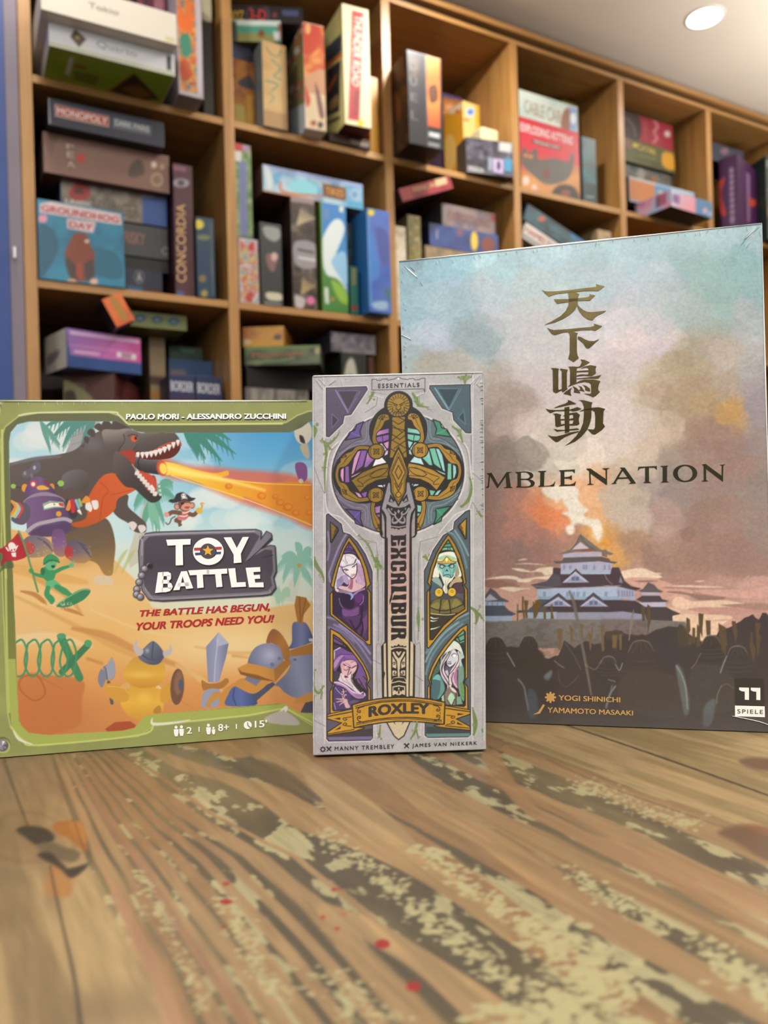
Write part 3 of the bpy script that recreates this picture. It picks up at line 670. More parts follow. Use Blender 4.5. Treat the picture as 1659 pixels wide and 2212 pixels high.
# dinosaur
DB, DB2, DB3, OR = '#544a45', '#6b605a', '#3d3533', '#bf5429'
cv.sp(R7([(330, 700), (480, 720), (560, 640), (640, 600), (760, 570), (800, 590), (700, 640)]), '#4d8a80', alpha=.0)
cv.sp(TA([(390, 700), (480, 690), (560, 660), (600, 700), (620, 800), (610, 900), (600, 960), (560, 960), (520, 900), (440, 870), (330, 800)]), G((200, 1120), (220, 1250), '#5d4f45', '#6f5b44', '#a07a48'), soft=2)
cv.sp(TA([(620, 560), (690, 540), (690, 600), (740, 650), (780, 690), (780, 735), (740, 740), (700, 720), (690, 690), (640, 660), (610, 620)]), DB, soft=1.6); 
for p in ([(690, 690), (715, 680), (735, 700), (715, 730), (700, 715)], [(740, 705), (770, 700), (782, 722), (755, 742)]): cv.sp(TA(p), '#cfc6c0')
cv.sp(TA([(0, 370), (80, 368), (200, 340), (330, 325), (420, 300), (480, 245), (560, 200), (700, 190), (760, 260), (700, 420), (740, 500), (640, 560), (500, 640), (420, 720), (330, 720), (80, 640), (0, 640)]), G((60, 990), (200, 1180), '#5e5450', DB, '#5a4c42'), soft=1.8)
cv.stroke(TA([(80, 376), (220, 345), (340, 335)]), [4, 7, 4], '#75717a', soft=5, alpha=.7); cv.blob(*TA([(510, 270)])[0], 40, 30, '#77757f', .45)
cv.sp(R1([(600, 200), (700, 150), (800, 170), (830, 270), (780, 340), (640, 340), (590, 300)]), G((150, 1015), (195, 1065), '#6e6768', '#4a403d'), soft=2); cv.sp(R1([(580, 370), (660, 310), (740, 340), (800, 420), (880, 430), (880, 500), (800, 520), (700, 480), (600, 430)]), '#574b45', soft=1.6)
cv.sp(TA([(390, 690), (470, 660), (480, 560), (545, 455), (600, 425), (650, 440), (735, 505), (640, 560), (620, 620), (540, 680), (440, 712)]), G(TA([(400, 700)])[0], TA([(650, 450)])[0], '#a9522a', '#bb5428', '#c25a30'), soft=1.6); cv.stroke(TA([(545, 470), (590, 520), (560, 560), (540, 680)]), 1.6, '#8d3f20', alpha=.7); cv.stroke(TA([(600, 540), (735, 510)]), 1.5, '#8d3f20', alpha=.6)
for p in ([(20, 300), (50, 280), (40, 310)], [(45, 250), (55, 215), (90, 230), (75, 280)], [(75, 190), (100, 150), (140, 170), (130, 225)], [(135, 140), (165, 105), (200, 120), (205, 180)], [(200, 110), (235, 75), (280, 110), (285, 165), (205, 165)], [(285, 110), (310, 62), (350, 70), (430, 130), (440, 165), (290, 165)]): cv.sp(R7(p), '#4d433f', soft=1.2)
for p in ([(390, 95), (430, 88), (440, 120), (420, 125)], [(445, 115), (540, 105), (550, 175), (500, 150)]): cv.poly(R7(p), '#6b605c')
cv.sp(R7([(200, 170), (330, 160), (430, 150), (540, 190), (620, 150), (690, 130), (780, 165), (840, 220), (865, 290), (800, 275), (700, 300), (600, 360), (500, 350), (430, 360), (340, 345), (250, 330)]), G(R7([(500, 140)])[0], R7([(540, 350)])[0], '#847a74', '#5b514d', '#4c423f'), soft=1.4)
cv.stroke(R7([(440, 130), (540, 188), (620, 150), (690, 132), (780, 165)]), 2.2, '#a69c95'); cv.sp(R7([(660, 180), (690, 170), (720, 190), (700, 195)]), DB3); cv.stroke(R7([(380, 200), (390, 260), (340, 340), (430, 360), (500, 280)]), 2, DB3); cv.sp(R7([(390, 190), (440, 170), (520, 200), (500, 280), (430, 350), (350, 340), (390, 260)]), '#635955', alpha=.6)
cv.ell(*R7([(470, 238)])[0], 7, 7, '#c9572f'); cv.ell(*R7([(484, 234)])[0], 2.6, 3.4, '#241a17'); cv.stroke(R7([(420, 215), (460, 200), (500, 215)]), 2, DB3)
cv.sp(R7([(490, 340), (600, 370), (740, 290), (840, 270), (862, 310), (830, 370), (760, 410), (600, 420), (500, 400)]), '#5a231c'); cv.stroke(R7([(570, 370), (680, 320), (760, 280), (850, 268), (864, 300)]), 3.5, '#b84a30')
cv.sp(R7([(340, 350), (470, 345), (480, 500), (560, 560), (640, 560), (650, 690), (600, 700), (520, 600), (460, 470), (400, 400)]), '#9a3a2a'); cv.sp(R7([(500, 500), (620, 560), (650, 640), (640, 700), (560, 640)]), '#bb4a33')
cv.sp(R7([(295, 380), (330, 345), (400, 400), (460, 480), (520, 600), (600, 700), (690, 720), (670, 770), (600, 785), (520, 720), (460, 665), (380, 640), (300, 520)]), G(R7([(300, 400)])[0], R7([(600, 760)])[0], '#5f5450', '#463c3a', '#3d3432'), soft=1.4)
for k in range(10):
    t = k / 9; x, y = 500 + 340 * t, 365 + 30 * math.sin(math.pi * (t + .1)) - 85 * t; s_ = 16 + 6 * math.sin(math.pi * t); cv.sp(R7([(x - s_, y - 12), (x, y - 22), (x + s_, y - 14), (x + 4, y + 30), (x - 4, y + 30)]), '#d9d2cc', soft=1)
for k in range(8):
    t = k / 7; x, y = 488 + 150 * t, 530 + 180 * t; cv.sp(R7([(x - 18, y + 16), (x - 8, y - 16), (x + 20, y - 12), (x + 12, y + 20)]), '#d3cbc6', soft=1)
for k in range(5): x, y = 660 + 4 * k, 575 + 36 * k; cv.sp(R7([(x - 8, y), (x + 16, y - 12), (x + 14, y + 14)]), '#c7bdb8', soft=1)
cv.poly(R7([(480, 390), (560, 420), (700, 420), (720, 450), (690, 550), (560, 530), (490, 500), (468, 470)]), G(R7([(560, 400)])[0], R7([(540, 530)])[0], '#6a6266', '#464044', '#332d30')); cv.stroke(R7([(510, 405), (500, 450), (520, 510)]), 2, '#2b2628'); cv.ell(*R7([(700, 492)])[0], 11, 17, '#c1512f', ang=-.2, soft=3); cv.ell(*R7([(712, 496)])[0], 8, 12, '#eec85a', ang=-.2, soft=3); cv.stroke(R7([(610, 640), (630, 670)]), 4, '#ddd5d0')
for c, r_ in (((520, 590), 1), ((480, 595), 1)): c = TA([c])[0]; cv.sp([(c[0] - 5, c[1] + 6), (c[0] - 3, c[1] - 8), (c[0] + 5, c[1] - 8), (c[0] + 7, c[1] + 4), (c[0] + 2, c[1] + 11)], '#d3ccc8')
cv.sp(TC([(500, 90), (530, 60), (590, 70), (605, 110), (560, 110), (520, 108)]), '#cbb79a', soft=1.5); 
# robot
VI, VI2, VI3 = '#634a6f', '#7a6480', '#4d3a58'
cv.sp(R1([(240, 170), (300, 140), (350, 80), (400, 90), (400, 150), (350, 190), (280, 225), (240, 210)]), '#615c68'); cv.ell(*R1([(265, 180)])[0], 3, 4.5, '#8d8372'); cv.ell(*R1([(350, 130)])[0], 3, 4.5, '#9ea2a8'); cv.stroke(R1([(320, 190), (330, 225)]), 4, '#77727c')
cv.ell(*R1([(160, 295)])[0], 5.6, 5, '#8fb35a'); cv.ell(*R1([(580, 272)])[0], 7, 6.5, '#8fb35a'); cv.stroke(R1([(185, 300), (240, 310)]), 2, '#3c363c'); cv.stroke(R1([(510, 305), (555, 285)]), 2, '#3c363c'); cv.ell(*R1([(262, 312)])[0], 7, 9, '#d38f3d'); cv.ell(*R1([(500, 305)])[0], 6, 8, '#c9853a')
cv.sp(R1([(265, 380), (285, 280), (340, 215), (420, 220), (480, 280), (530, 360), (420, 390)]), G(R1([(280, 300)])[0], R1([(520, 300)])[0], '#5f4870', '#6f5679', '#523d5d'), soft=1.2); cv.ell(*R1([(338, 275)])[0], 7.5, 8, '#b64a52'); cv.ell(*R1([(336, 278)])[0], 4, 4.5, '#f0d9cf', soft=2); cv.sp(R1([(430, 245), (460, 250), (480, 290), (450, 275)]), '#8d2f3c'); cv.sp(R1([(370, 300), (420, 288), (480, 320), (420, 330), (375, 325)]), '#d9a23e'); 
cv.sp(R1([(245, 440), (330, 370), (460, 350), (590, 400), (600, 440), (420, 400)]), '#8b8090')
cv.sp(R1([(250, 440), (350, 390), (480, 385), (590, 410), (630, 500), (665, 640), (630, 720), (480, 750), (360, 740), (280, 720), (270, 560)]), G(R1([(250, 560)])[0], R1([(650, 560)])[0], '#74597f', '#6c5076', '#553f60'), soft=1.2)
cv.stroke(R1([(275, 700), (360, 640), (480, 610), (600, 590), (660, 610)]), 8, '#a29a9f'); cv.sp(R1([(300, 720), (420, 650), (640, 640), (660, 660), (600, 720), (480, 745), (360, 745)]), '#55405f')
cv.poly(R1([(415, 455), (480, 425), (600, 440), (612, 490), (520, 490), (425, 512)]), '#6fa77d'); cv.poly(R1([(425, 460), (485, 435), (598, 448), (606, 480), (520, 480), (430, 498)]), '#e2ddd2'); cv.poly(R1([(555, 445), (598, 450), (604, 480), (565, 472)]), '#c13f47'); cv.stroke(R1([(430, 466), (485, 442), (550, 442)]), 1.6, '#6f6a66'); cv.poly(R1([(515, 445), (528, 465), (516, 465)]), '#3a3538'); cv.ell(*R1([(557, 545)])[0], 6, 6, '#cf9136')
cv.sp(R1([(140, 570), (240, 450), (300, 480), (300, 580), (240, 640), (160, 620)]), '#5c5360'); cv.sp(R1([(620, 430), (660, 430), (720, 540), (690, 590), (650, 560)]), '#3b3842')
for (x, y, c) in ((215, 500, '#c0463f'), (190, 500, '#8fb4c4'), (172, 490, '#b5bb62'), (155, 480, '#d28a3d')): cv.stroke(R1([(x - 20, y + 70), (x + 20, y), (x - 10, y - 50)]), 6, c)
cv.stroke(R1([(640, 500), (660, 440)]), 9, '#d6823c'); cv.stroke(R1([(685, 520), (680, 430)]), 9, '#b8323a'); cv.stroke(R1([(735, 490), (712, 425)]), 6, '#7ea6c4'); cv.stroke(R1([(755, 470), (740, 420)]), 6, '#8fae62'); cv.sp(R1([(760, 440), (800, 385), (835, 410), (830, 440), (790, 450)]), '#d38636'); cv.sp(R1([(720, 520), (745, 505), (760, 555)]), '#d9d0c6')
for p in ([(810, 470), (840, 455), (855, 500), (835, 530), (810, 500)], [(850, 430), (885, 430), (898, 480), (875, 510), (855, 470)]): cv.sp(R1(p), '#d8d2ce')
cv.sp(R1([(500, 700), (590, 690), (620, 800), (620, 900), (560, 930), (500, 870)]), G(R1([(520, 720)])[0], R1([(560, 920)])[0], '#6b4d74', '#7c5a80', '#96735f'), soft=1.5)
cv.sp(R1([(240, 780), (320, 735), (440, 760), (500, 830), (490, 900), (400, 930), (280, 930), (220, 860)]), G((70, 1160), (100, 1205), '#6a6170', '#7d7070', '#a3865f'), soft=1.6); cv.ell(*R1([(285, 850)])[0], 13, 14, '#a64a43', soft=2); cv.sp(R1([(630, 810), (690, 780), (800, 820), (840, 920), (780, 985), (660, 970), (620, 900)]), G((160, 1170), (190, 1215), '#5d5466', '#6e6068', '#97795a'), soft=1.6); cv.ell(*R1([(640, 890)])[0], 9, 14, '#a5383c', soft=2)
for k in range(4): cv.stroke(R1([(370 + 30 * k, 760 + 18 * k), (440 + 18 * k, 800 + 26 * k)]), 3, '#56505e', alpha=.8); cv.stroke(R1([(720 + 22 * k, 800 + 24 * k), (790 + 14 * k, 830 + 34 * k)]), 3, '#4c4656', alpha=.8)
r_ = np.random.RandomState(2)
for k in range(160):
    x, y = 60 + r_.randn() * 55, 1215 + r_.randn() * 22; cv.ell(x, y, .9, .9, '#dcc79a', alpha=.7)
cv.blob(90, 1225, 120, 24, '#c79a5c', .55); cv.blob(170, 1215, 60, 22, '#ab814e', .5)
# pirate monkey
mb, mp = '#6f4f3d', '#c98f7c'
cv.stroke(R3([(180, 650), (210, 680), (250, 650), (280, 580), (340, 545)]), 2.6, '#6d5a54'); cv.sp(R3([(330, 590), (390, 560), (450, 600), (440, 660), (455, 690), (400, 720), (380, 660), (330, 640)]), mb); cv.sp(R3([(380, 540), (420, 460), (590, 460), (570, 540), (500, 610), (400, 600)]), '#c97c78')
for k in range(4): cv.stroke(R3([(400 + 10 * k, 560 - 28 * k), (500, 575 - 30 * k), (575, 535 - 24 * k)]), 2, '#e3d9cf' if k % 2 else '#b55f5f')
cv.stroke(R3([(240, 500), (300, 470), (420, 485)]), [9, 9, 10], mb); cv.ell(*R3([(195, 512)])[0], 6, 5.6, '#cf9488'); cv.stroke(R3([(590, 505), (650, 520), (700, 480)]), [9, 9, 8], mb); cv.ell(*R3([(375, 375)])[0], 6.5, 7, mb); cv.ell(*R3([(375, 378)])[0], 4.8, 5.2, mp); cv.ell(*R3([(630, 355)])[0], 6, 7, mb); cv.ell(*R3([(630, 357)])[0], 4.4, 5.2, mp); cv.sp(R3([(400, 300), (500, 250), (590, 270), (600, 380), (560, 450), (460, 450), (410, 390)]), mb); cv.sp(R3([(440, 380), (500, 320), (590, 320), (610, 380), (560, 440), (470, 430)]), mp); cv.sp(R3([(495, 385), (540, 375), (590, 378), (560, 410), (520, 405)]), '#b2382f'); cv.ell(*R3([(468, 320)])[0], 3, 2.8, '#2a2322'); cv.stroke(R3([(420, 410), (470, 330), (530, 260)]), 1, '#3a2a25')
cv.sp(R3([(235, 280), (270, 250), (330, 240), (370, 160), (470, 130), (550, 170), (620, 220), (690, 235), (610, 285), (500, 260), (390, 300), (300, 310)]), '#38333a'); cv.ell(*R3([(490, 185)])[0], 5.2, 4.6, '#e3dfdb'); cv.ell(*R3([(473, 182)])[0], 1.2, 1.2, '#38333a'); cv.ell(*R3([(510, 180)])[0], 1.2, 1.2, '#38333a'); cv.stroke(R3([(455, 245), (545, 215)]), 1.6, '#e3dfdb'); cv.stroke(R3([(455, 215), (550, 242)]), 1.6, '#e3dfdb'); cv.ell(*R3([(750, 448)])[0], 7, 6.4, '#d3ab3c'); cv.stroke(R3([(790, 400), (800, 360), (780, 330), (800, 318), (840, 330)]), [3.5, 4, 3, 3, 1], '#cf9a38')
# plastic soldier with a flag on a board
gs, gs2, gs3 = '#3f8a5b', '#5fa878', '#2f6b47'
cv.stroke(R2([(220, 600), (340, 630), (420, 690), (450, 720)]), [4, 10, 9, 3], '#a8703d', soft=3, alpha=.8); cv.stroke(R2([(600, 760), (700, 790), (790, 830)]), [6, 8, 2], '#a8703d', soft=3, alpha=.8); cv.clip = None
cv.sp(R2([(0, 260), (40, 240), (100, 300), (150, 330), (150, 380), (70, 390), (20, 430), (40, 360)]), '#4c5a3a', alpha=.8); cv.sp(R2([(0, 215), (60, 190), (150, 110), (215, 50), (250, 130), (285, 260), (190, 310), (90, 320), (35, 360), (60, 260)]), G(R2([(20, 240)])[0], R2([(260, 180)])[0], '#93262e', '#ad3036', '#9c2c34')); cv.sp(R2([(110, 160), (145, 140), (180, 170), (180, 220), (150, 230), (120, 215)]), '#ddd5d0'); cv.stroke(R2([(90, 190), (110, 220)]), 3, '#ddd5d0'); cv.stroke(R2([(195, 175), (180, 205)]), 3, '#ddd5d0'); cv.poly(R2([(135, 240), (180, 235), (180, 280), (145, 275)]), '#ddd5d0'); cv.ell(*R2([(140, 215)])[0], 1.6, 2, '#a52f35'); cv.ell(*R2([(168, 210)])[0], 1.6, 2, '#a52f35')
cv.stroke(R2([(208, 40), (250, 140), (310, 350), (375, 605)]), 4.2, '#5d8a58'); cv.clip = a
cv.stroke(R2([(310, 400), (350, 440), (430, 460)]), [5, 6.5, 9], gs); cv.ell(*R2([(318, 410)])[0], 5, 5, gs); cv.sp(R2([(415, 440), (440, 370), (480, 400), (540, 410), (530, 480), (480, 510), (440, 490)]), gs); cv.stroke(R2([(520, 430), (600, 390), (680, 365)]), [8, 8, 5.5], gs); cv.ell(*R2([(690, 360)])[0], 5.5, 4.5, gs2); cv.stroke(R2([(685, 355), (715, 318)]), 2.6, gs2); cv.ell(*R2([(500, 345)])[0], 12.5, 13.5, gs2); cv.sp(R2([(435, 350), (440, 290), (500, 252), (560, 280), (580, 330), (520, 310)]), gs); cv.stroke(R2([(436, 348), (500, 308), (578, 330)]), 3, gs3); cv.sp(R2([(502, 362), (540, 360), (520, 384)]), '#1f4530'); cv.stroke(R2([(500, 322), (515, 318)]), 1.4, gs3); cv.ell(*R2([(425, 415)])[0], 5, 8, gs3)
cv.poly(R2([(450, 510), (530, 490), (595, 545), (500, 575), (450, 570)]), gs2); cv.stroke(R2([(470, 570), (460, 630), (500, 680), (500, 710)]), [10, 12, 14, 6], gs); cv.stroke(R2([(550, 560), (620, 600), (680, 640)]), [11, 14, 8], gs); cv.sp(R2([(540, 735), (640, 660), (760, 590), (840, 580), (860, 610), (800, 680), (680, 740), (600, 752)]), '#3d7a54'); cv.stroke(R2([(545, 730), (650, 660), (780, 592), (850, 590)]), 1.8, '#74b98b')
for k in range(60): x, y = 125 + r_.randn() * 22, 1308 + r_.randn() * 4; cv.ell(x, y, .9, .9, '#e2d2ac', alpha=.8)
# coil and crossed beams
cv.stroke(TC([(330, 390), (420, 600)]), 17, '#3f7d56'); cv.stroke(TC([(465, 430), (330, 570)]), 14, '#3b744f'); cv.ell(*TC([(330, 380)])[0], 10, 6, '#4f9468'); cv.ell(*TC([(468, 420)])[0], 8, 8, '#4f9468')
for k, cx in enumerate((95, 165, 235, 305, 350)): cv.stroke(TC([(cx - 10, 420), (cx + 30, 400), (cx + 55, 470), (cx + 40, 570), (cx, 590), (cx - 30, 520), (cx - 10, 420)]), 4.2, '#44875f')
# duck with a horned helmet
cv.stroke(R5([(215, 420), (240, 600)]), 7, '#555056'); cv.sp(R5([(125, 380), (150, 310), (180, 320), (170, 290), (220, 260), (245, 210), (270, 270), (268, 360), (240, 400), (200, 390), (160, 465), (130, 430)]), '#777a8c'); cv.sp(R5([(190, 300), (245, 215), (268, 270), (265, 360), (240, 395), (205, 380)]), '#9294a4'); cv.stroke(R5([(192, 300), (205, 400)]), 2, '#4d5060')
du = lambda p, c0='#cf9b38', c1='#b5812b': cv.sp(R5(p), G(R5([p[0]])[0], R5([p[len(p) // 2]])[0], c1, c0), soft=1.6)
cv.sp(R5([(310, 590), (340, 470), (420, 440), (560, 440), (660, 480), (680, 600), (650, 690), (520, 720), (460, 750), (360, 690)]), G((0, 1480), (0, 1560), '#c6963a', '#d6a63f', '#c08c34'), soft=1.6); cv.blob(310, 1510, 22, 20, '#dfb955', .6)
cv.sp(R5([(180, 450), (240, 430), (340, 460), (390, 510), (370, 580), (300, 590), (220, 550)]), '#c4923a', soft=1.6); cv.sp(R5([(660, 480), (740, 430), (750, 530), (690, 600), (650, 580)]), '#c4923a', soft=1.6); cv.stroke(R5([(200, 455), (330, 470), (385, 520)]), 1.4, '#d8ae58'); cv.sp(R5([(320, 450), (390, 420), (390, 470), (340, 480)]), '#c99f5c'); cv.sp(R5([(610, 470), (640, 450), (660, 480)]), '#dcb888')
cv.sp(R5([(340, 330), (370, 280), (440, 210), (560, 200), (680, 260), (695, 340), (670, 420), (600, 460), (480, 470), (400, 440), (350, 390)]), G((0, 1430), (0, 1490), '#bd9340', '#d0a040', '#b98430'), soft=1.6); cv.blob(305, 1460, 40, 12, '#deb658', .6); cv.sp(R5([(590, 660), (640, 620), (655, 680), (600, 690)]), '#a97c34')
cv.sp(R5([(470, 200), (510, 140), (560, 90), (600, 70), (650, 110), (690, 180), (680, 220), (640, 265), (570, 272), (500, 240)]), G(R5([(500, 100)])[0], R5([(650, 260)])[0], '#6d7183', '#5d6173', '#474b60'), soft=1.4); cv.stroke(R5([(600, 75), (590, 160), (585, 220)]), 2, '#3d4154'); cv.stroke(R5([(505, 190), (580, 230), (670, 210)]), 3.4, '#4a4e62'); cv.blob(318, 1408, 7, 9, '#a4a8b6', .8)
for p in ([(430, 130), (440, 80), (470, 60), (465, 110), (515, 150), (490, 195), (450, 180)], [(680, 160), (730, 140), (740, 95), (760, 140), (740, 185), (690, 205)]): cv.sp(R5(p), '#b3a9aa', soft=1.3)
cv.ell(*R5([(795, 462)])[0], 14.5, 39, '#6b4a3c', ang=.08, soft=1.5); cv.ell(*R5([(805, 430)])[0], 9, 26, '#835f4c', ang=.08, soft=5); cv.ell(*R5([(825, 445)])[0], 5, 12, '#4d5468', soft=3)
# sword arm and helmets
br, br2, st_, st2 = '#a06c35', '#bb8440', '#777b94', '#8f92a8'
cv.poly(R6([(85, 440), (185, 325), (262, 415), (240, 520), (180, 720), (95, 720)]), G(R6([(90, 500)])[0], R6([(250, 500)])[0], '#7f84a0', '#8f92ac', '#6f738f')); cv.poly(R6([(185, 325), (262, 415), (170, 440), (165, 380)]), '#a2a5ba'); cv.stroke(R6([(180, 380), (155, 560), (145, 715)]), 2, '#b3b5c6', smooth=False)
cv.sp(R6([(45, 705), (100, 730), (180, 725), (235, 690), (258, 715), (200, 770), (90, 780), (55, 780)]), br); cv.sp(R6([(60, 800), (120, 770), (190, 790), (180, 900), (60, 920), (40, 890)]), st2); cv.sp(R6([(75, 900), (130, 810), (190, 800), (200, 830), (120, 880), (110, 915)]), br2); cv.sp(R6([(180, 900), (200, 800), (300, 725), (340, 740), (260, 800), (235, 910)]), br2)
cv.sp(R6([(235, 905), (250, 820), (300, 755), (420, 770), (470, 860), (450, 905)]), G(R6([(240, 850)])[0], R6([(460, 850)])[0], '#4d5c8d', '#55659a', '#3c4a78')); cv.stroke(R6([(300, 770), (290, 840), (310, 900)]), 2.5, '#36446e'); cv.poly(R6([(420, 800), (600, 720), (620, 740), (470, 870)]), '#474c63')
cv.sp(R6([(300, 730), (370, 690), (520, 700), (570, 720), (455, 812), (340, 770)]), br2, soft=1.2); cv.poly(R6([(380, 700), (400, 670), (520, 690), (470, 750)]), '#6d708a')
cv.sp(R6([(410, 590), (430, 500), (480, 440), (560, 415), (660, 440), (690, 540), (620, 640), (500, 620)]), Rd(R6([(590, 510)])[0], 48, '#a9abc0', '#7f839d', '#666a85'), soft=1.4); cv.sp(R6([(555, 410), (580, 330), (620, 302), (680, 350), (730, 450), (745, 560), (730, 580), (690, 540), (660, 450), (600, 415)]), G(R6([(560, 400)])[0], R6([(740, 500)])[0], '#8d5a38', '#a9733a', '#9a6832'), soft=1.3)
cv.poly(R6([(328, 610), (410, 570), (500, 590), (610, 620), (690, 550), (745, 575), (620, 718), (480, 680), (370, 650), (350, 665)]), br2); cv.poly(R6([(610, 622), (690, 552), (745, 575), (620, 718)]), br); cv.poly(R6([(328, 610), (350, 660), (480, 700), (620, 718), (480, 665), (360, 640)]), '#7f5428'); cv.ell(*R6([(598, 582)])[0], 4, 4, '#6a6e88'); cv.ell(*R6([(655, 535)])[0], 4, 3.6, '#6a6e88')
cv.sp(R6([(620, 740), (700, 660), (740, 580), (740, 520), (920, 490), (980, 500), (980, 830), (800, 850), (700, 810), (650, 760)]), G(R6([(680, 700)])[0], R6([(940, 640)])[0], '#666c86', '#868aa2', '#747893'), soft=1.5); cv.poly(R6([(735, 470), (920, 412), (1000, 405), (1000, 490), (745, 520)]), br); cv.sp(R6([(735, 460), (755, 400), (760, 270), (800, 245), (870, 260), (920, 380), (880, 420)]), G(R6([(750, 350)])[0], R6([(910, 350)])[0], '#565d80', '#70769a', '#4d5272'), soft=1.4); cv.poly(R6([(795, 40), (870, 55), (905, 115), (850, 190), (840, 270), (800, 245), (780, 120)]), br); cv.stroke(R6([(820, 50), (825, 250)]), 2, '#7d5026'); cv.stroke(R6([(870, 60), (840, 200)]), 2, '#7d5026'); cv.poly(R6([(755, 890), (780, 850), (900, 800), (1000, 780), (1000, 850), (850, 885)]), br2); cv.poly(R6([(850, 885), (1000, 850), (1000, 1000), (810, 960)]), '#4c4a56'); cv.ell(*R6([(775, 545)])[0], 4, 3, '#5f6480'); cv.poly(R6([(885, 380), (940, 375), (940, 405), (890, 400)]), '#b6b8c6')
# skull-faced toy at the right edge
cv.ell(*R8([(285, 225)])[0], 19, 27, '#c9c0ac', soft=1.6); cv.sp(R8([(265, 310), (310, 300), (320, 380), (300, 388), (275, 350)]), '#b3a68d'); cv.sp(R8([(262, 245), (285, 255), (295, 295), (268, 285)]), '#3b342e'); cv.sp(R8([(235, 420), (280, 415), (305, 450), (300, 520), (260, 530), (235, 470)]), '#7c4f80'); cv.ell(*R8([(265, 530)])[0], 5, 5, '#c9b79a')
# metal name plate
cv.clip = a
PLt = R4([(65, 180), (75, 110), (110, 70), (160, 62), (770, 48), (800, 60), (795, 110), (830, 60), (860, 75), (862, 105), (800, 165), (850, 145), (880, 150), (885, 300), (868, 340), (880, 400), (850, 440), (800, 448), (200, 478), (120, 470), (85, 420), (70, 360)])
cv.poly([(x + 2, y + 3) for x, y in PLt], '#39353a', soft=3); cv.poly(PLt, '#77727a'); cv.stroke(PLt, 1.8, '#2f2b30', closed=True, smooth=False)
cv.poly(R4([(100, 120), (130, 90), (170, 85), (760, 70), (790, 90), (700, 240), (820, 170), (862, 175), (865, 300), (850, 340), (858, 390), (830, 420), (780, 428), (210, 452), (140, 445), (100, 400), (88, 340)]), G((0, 1150), (0, 1290), '#4d4950', '#47434a', '#55515a')); cv.stroke(R4([(85, 200), (90, 120), (130, 78), (760, 60)]), 2.4, '#a39da6'); cv.stroke(R4([(100, 400), (140, 458), (210, 466), (780, 440), (845, 420)]), 2.4, '#918b95'); cv.stroke(R4([(720, 235), (800, 160), (858, 100)]), 2, '#332f34'); cv.stroke(R4([(800, 220), (865, 205)]), 1.8, '#332f34')
for x, y in ((130, 268), (100, 285), (82, 325), (66, 366), (52, 408), (50, 440), (72, 455)): c = R4([(x, y)])[0]; cv.ell(*c, 8.4, 8.4, '#3b373c'); cv.ell(c[0], c[1], 7, 7, Rd((c[0] - 2, c[1] - 3), 9, '#c3bec4', '#8b858c', '#57525a'))
cv.ell(*R4([(133, 268)])[0], 6, 6, '#2c282c')
cv.clip = None
print_face('cover_print', tf, cv, 1.35, m_print_gloss, tb, to_, gain=BGAIN)
m_tw = cmat('#efeeea', .4); m_tsh = cmat('#2d292d', .5)
TT = [[(232, 108), (378, 104), (376, 138), (330, 140), (330, 262), (286, 264), (288, 142), (240, 144)], [(575, 96), (620, 95), (652, 160), (688, 94), (725, 94), (675, 195), (678, 248), (632, 252), (632, 200)], *ringhalf(482, 180, 92, 83, 50, 44)]
BT = [[(180, 305), (215, 303), (205, 425), (160, 430)], [(205, 303), (240, 302), (256, 312), (258, 328), (205, 328)], [(232, 324), (258, 324), (256, 345), (240, 362), (232, 350)], [(203, 350), (244, 350), (246, 374), (202, 374)], [(236, 362), (258, 372), (266, 392), (258, 410), (236, 400)], [(201, 398), (262, 396), (250, 418), (226, 425), (200, 426)], [(318, 300), (352, 298), (388, 402), (345, 406), (326, 330), (306, 412), (268, 414)], [(300, 370), (360, 366), (364, 388), (292, 392)], [(360, 294), (486, 288), (484, 318), (446, 320), (450, 398), (412, 402), (410, 322), (370, 324)], [(470, 290), (592, 284), (592, 314), (556, 316), (562, 394), (526, 397), (520, 318), (470, 320)], [(598, 284), (640, 282), (648, 368), (700, 366), (702, 394), (615, 398)], [(702, 280), (788, 276), (790, 304), (748, 306), (750, 324), (786, 322), (788, 346), (754, 348), (758, 370), (806, 368), (808, 398), (720, 398)]]
PP = [R4(p) for p in TT + BT]
shapes('title_lettering', [[(x + 2.2, y + 2.4) for x, y in p] for p in PP], tf, m_tsh, tb, to_, 0.0005); o_ = shapes('title_lettering', PP, tf, m_tw, tb, to_, 0.0008); tag(o_, 'white capital title lettering')
star = [(480 + (34 if k % 2 == 0 else 15) * math.sin(math.pi * k / 5), 176 - (34 if k % 2 == 0 else 15) * math.cos(math.pi * k / 5)) for k in range(10)]
circ = lambda cx, cy, rx, ry: [(cx + rx * math.cos(t), cy + ry * math.sin(t)) for t in np.linspace(0, 2 * math.pi, 28, endpoint=False)]
shapes('badge_stripe', [R4([(398, 158), (562, 152), (562, 168), (398, 174)])], tf, cmat('#b5343a'), tb, to_, 0.0010); shapes('badge_stripe', [R4([(402, 188), (558, 182), (556, 196), (404, 202)])], tf, cmat('#33436f'), tb, to_, 0.0010); shapes('badge_disc', [R4(circ(480, 177, 46, 45))], tf, cmat('#4a464c'), tb, to_, 0.0012); tag(shapes('badge_star', [R4(star)], tf, cmat('#dca637'), tb, to_, 0.0014), 'yellow star in the letter O')
m_red = cmat('#a8262a', .45)
letters('tagline_lettering', 'THE BATTLE HAS BEGUN,', R4([(66, 534), (846, 494), (842, 545), (64, 578)]), tf, m_red, tb, to_, bold=.045, shear=.2); letters('tagline_lettering', 'YOUR TROOPS NEED YOU!', R4([(44, 610), (868, 564), (864, 610), (42, 656)]), tf, m_red, tb, to_, bold=.045, shear=.2)
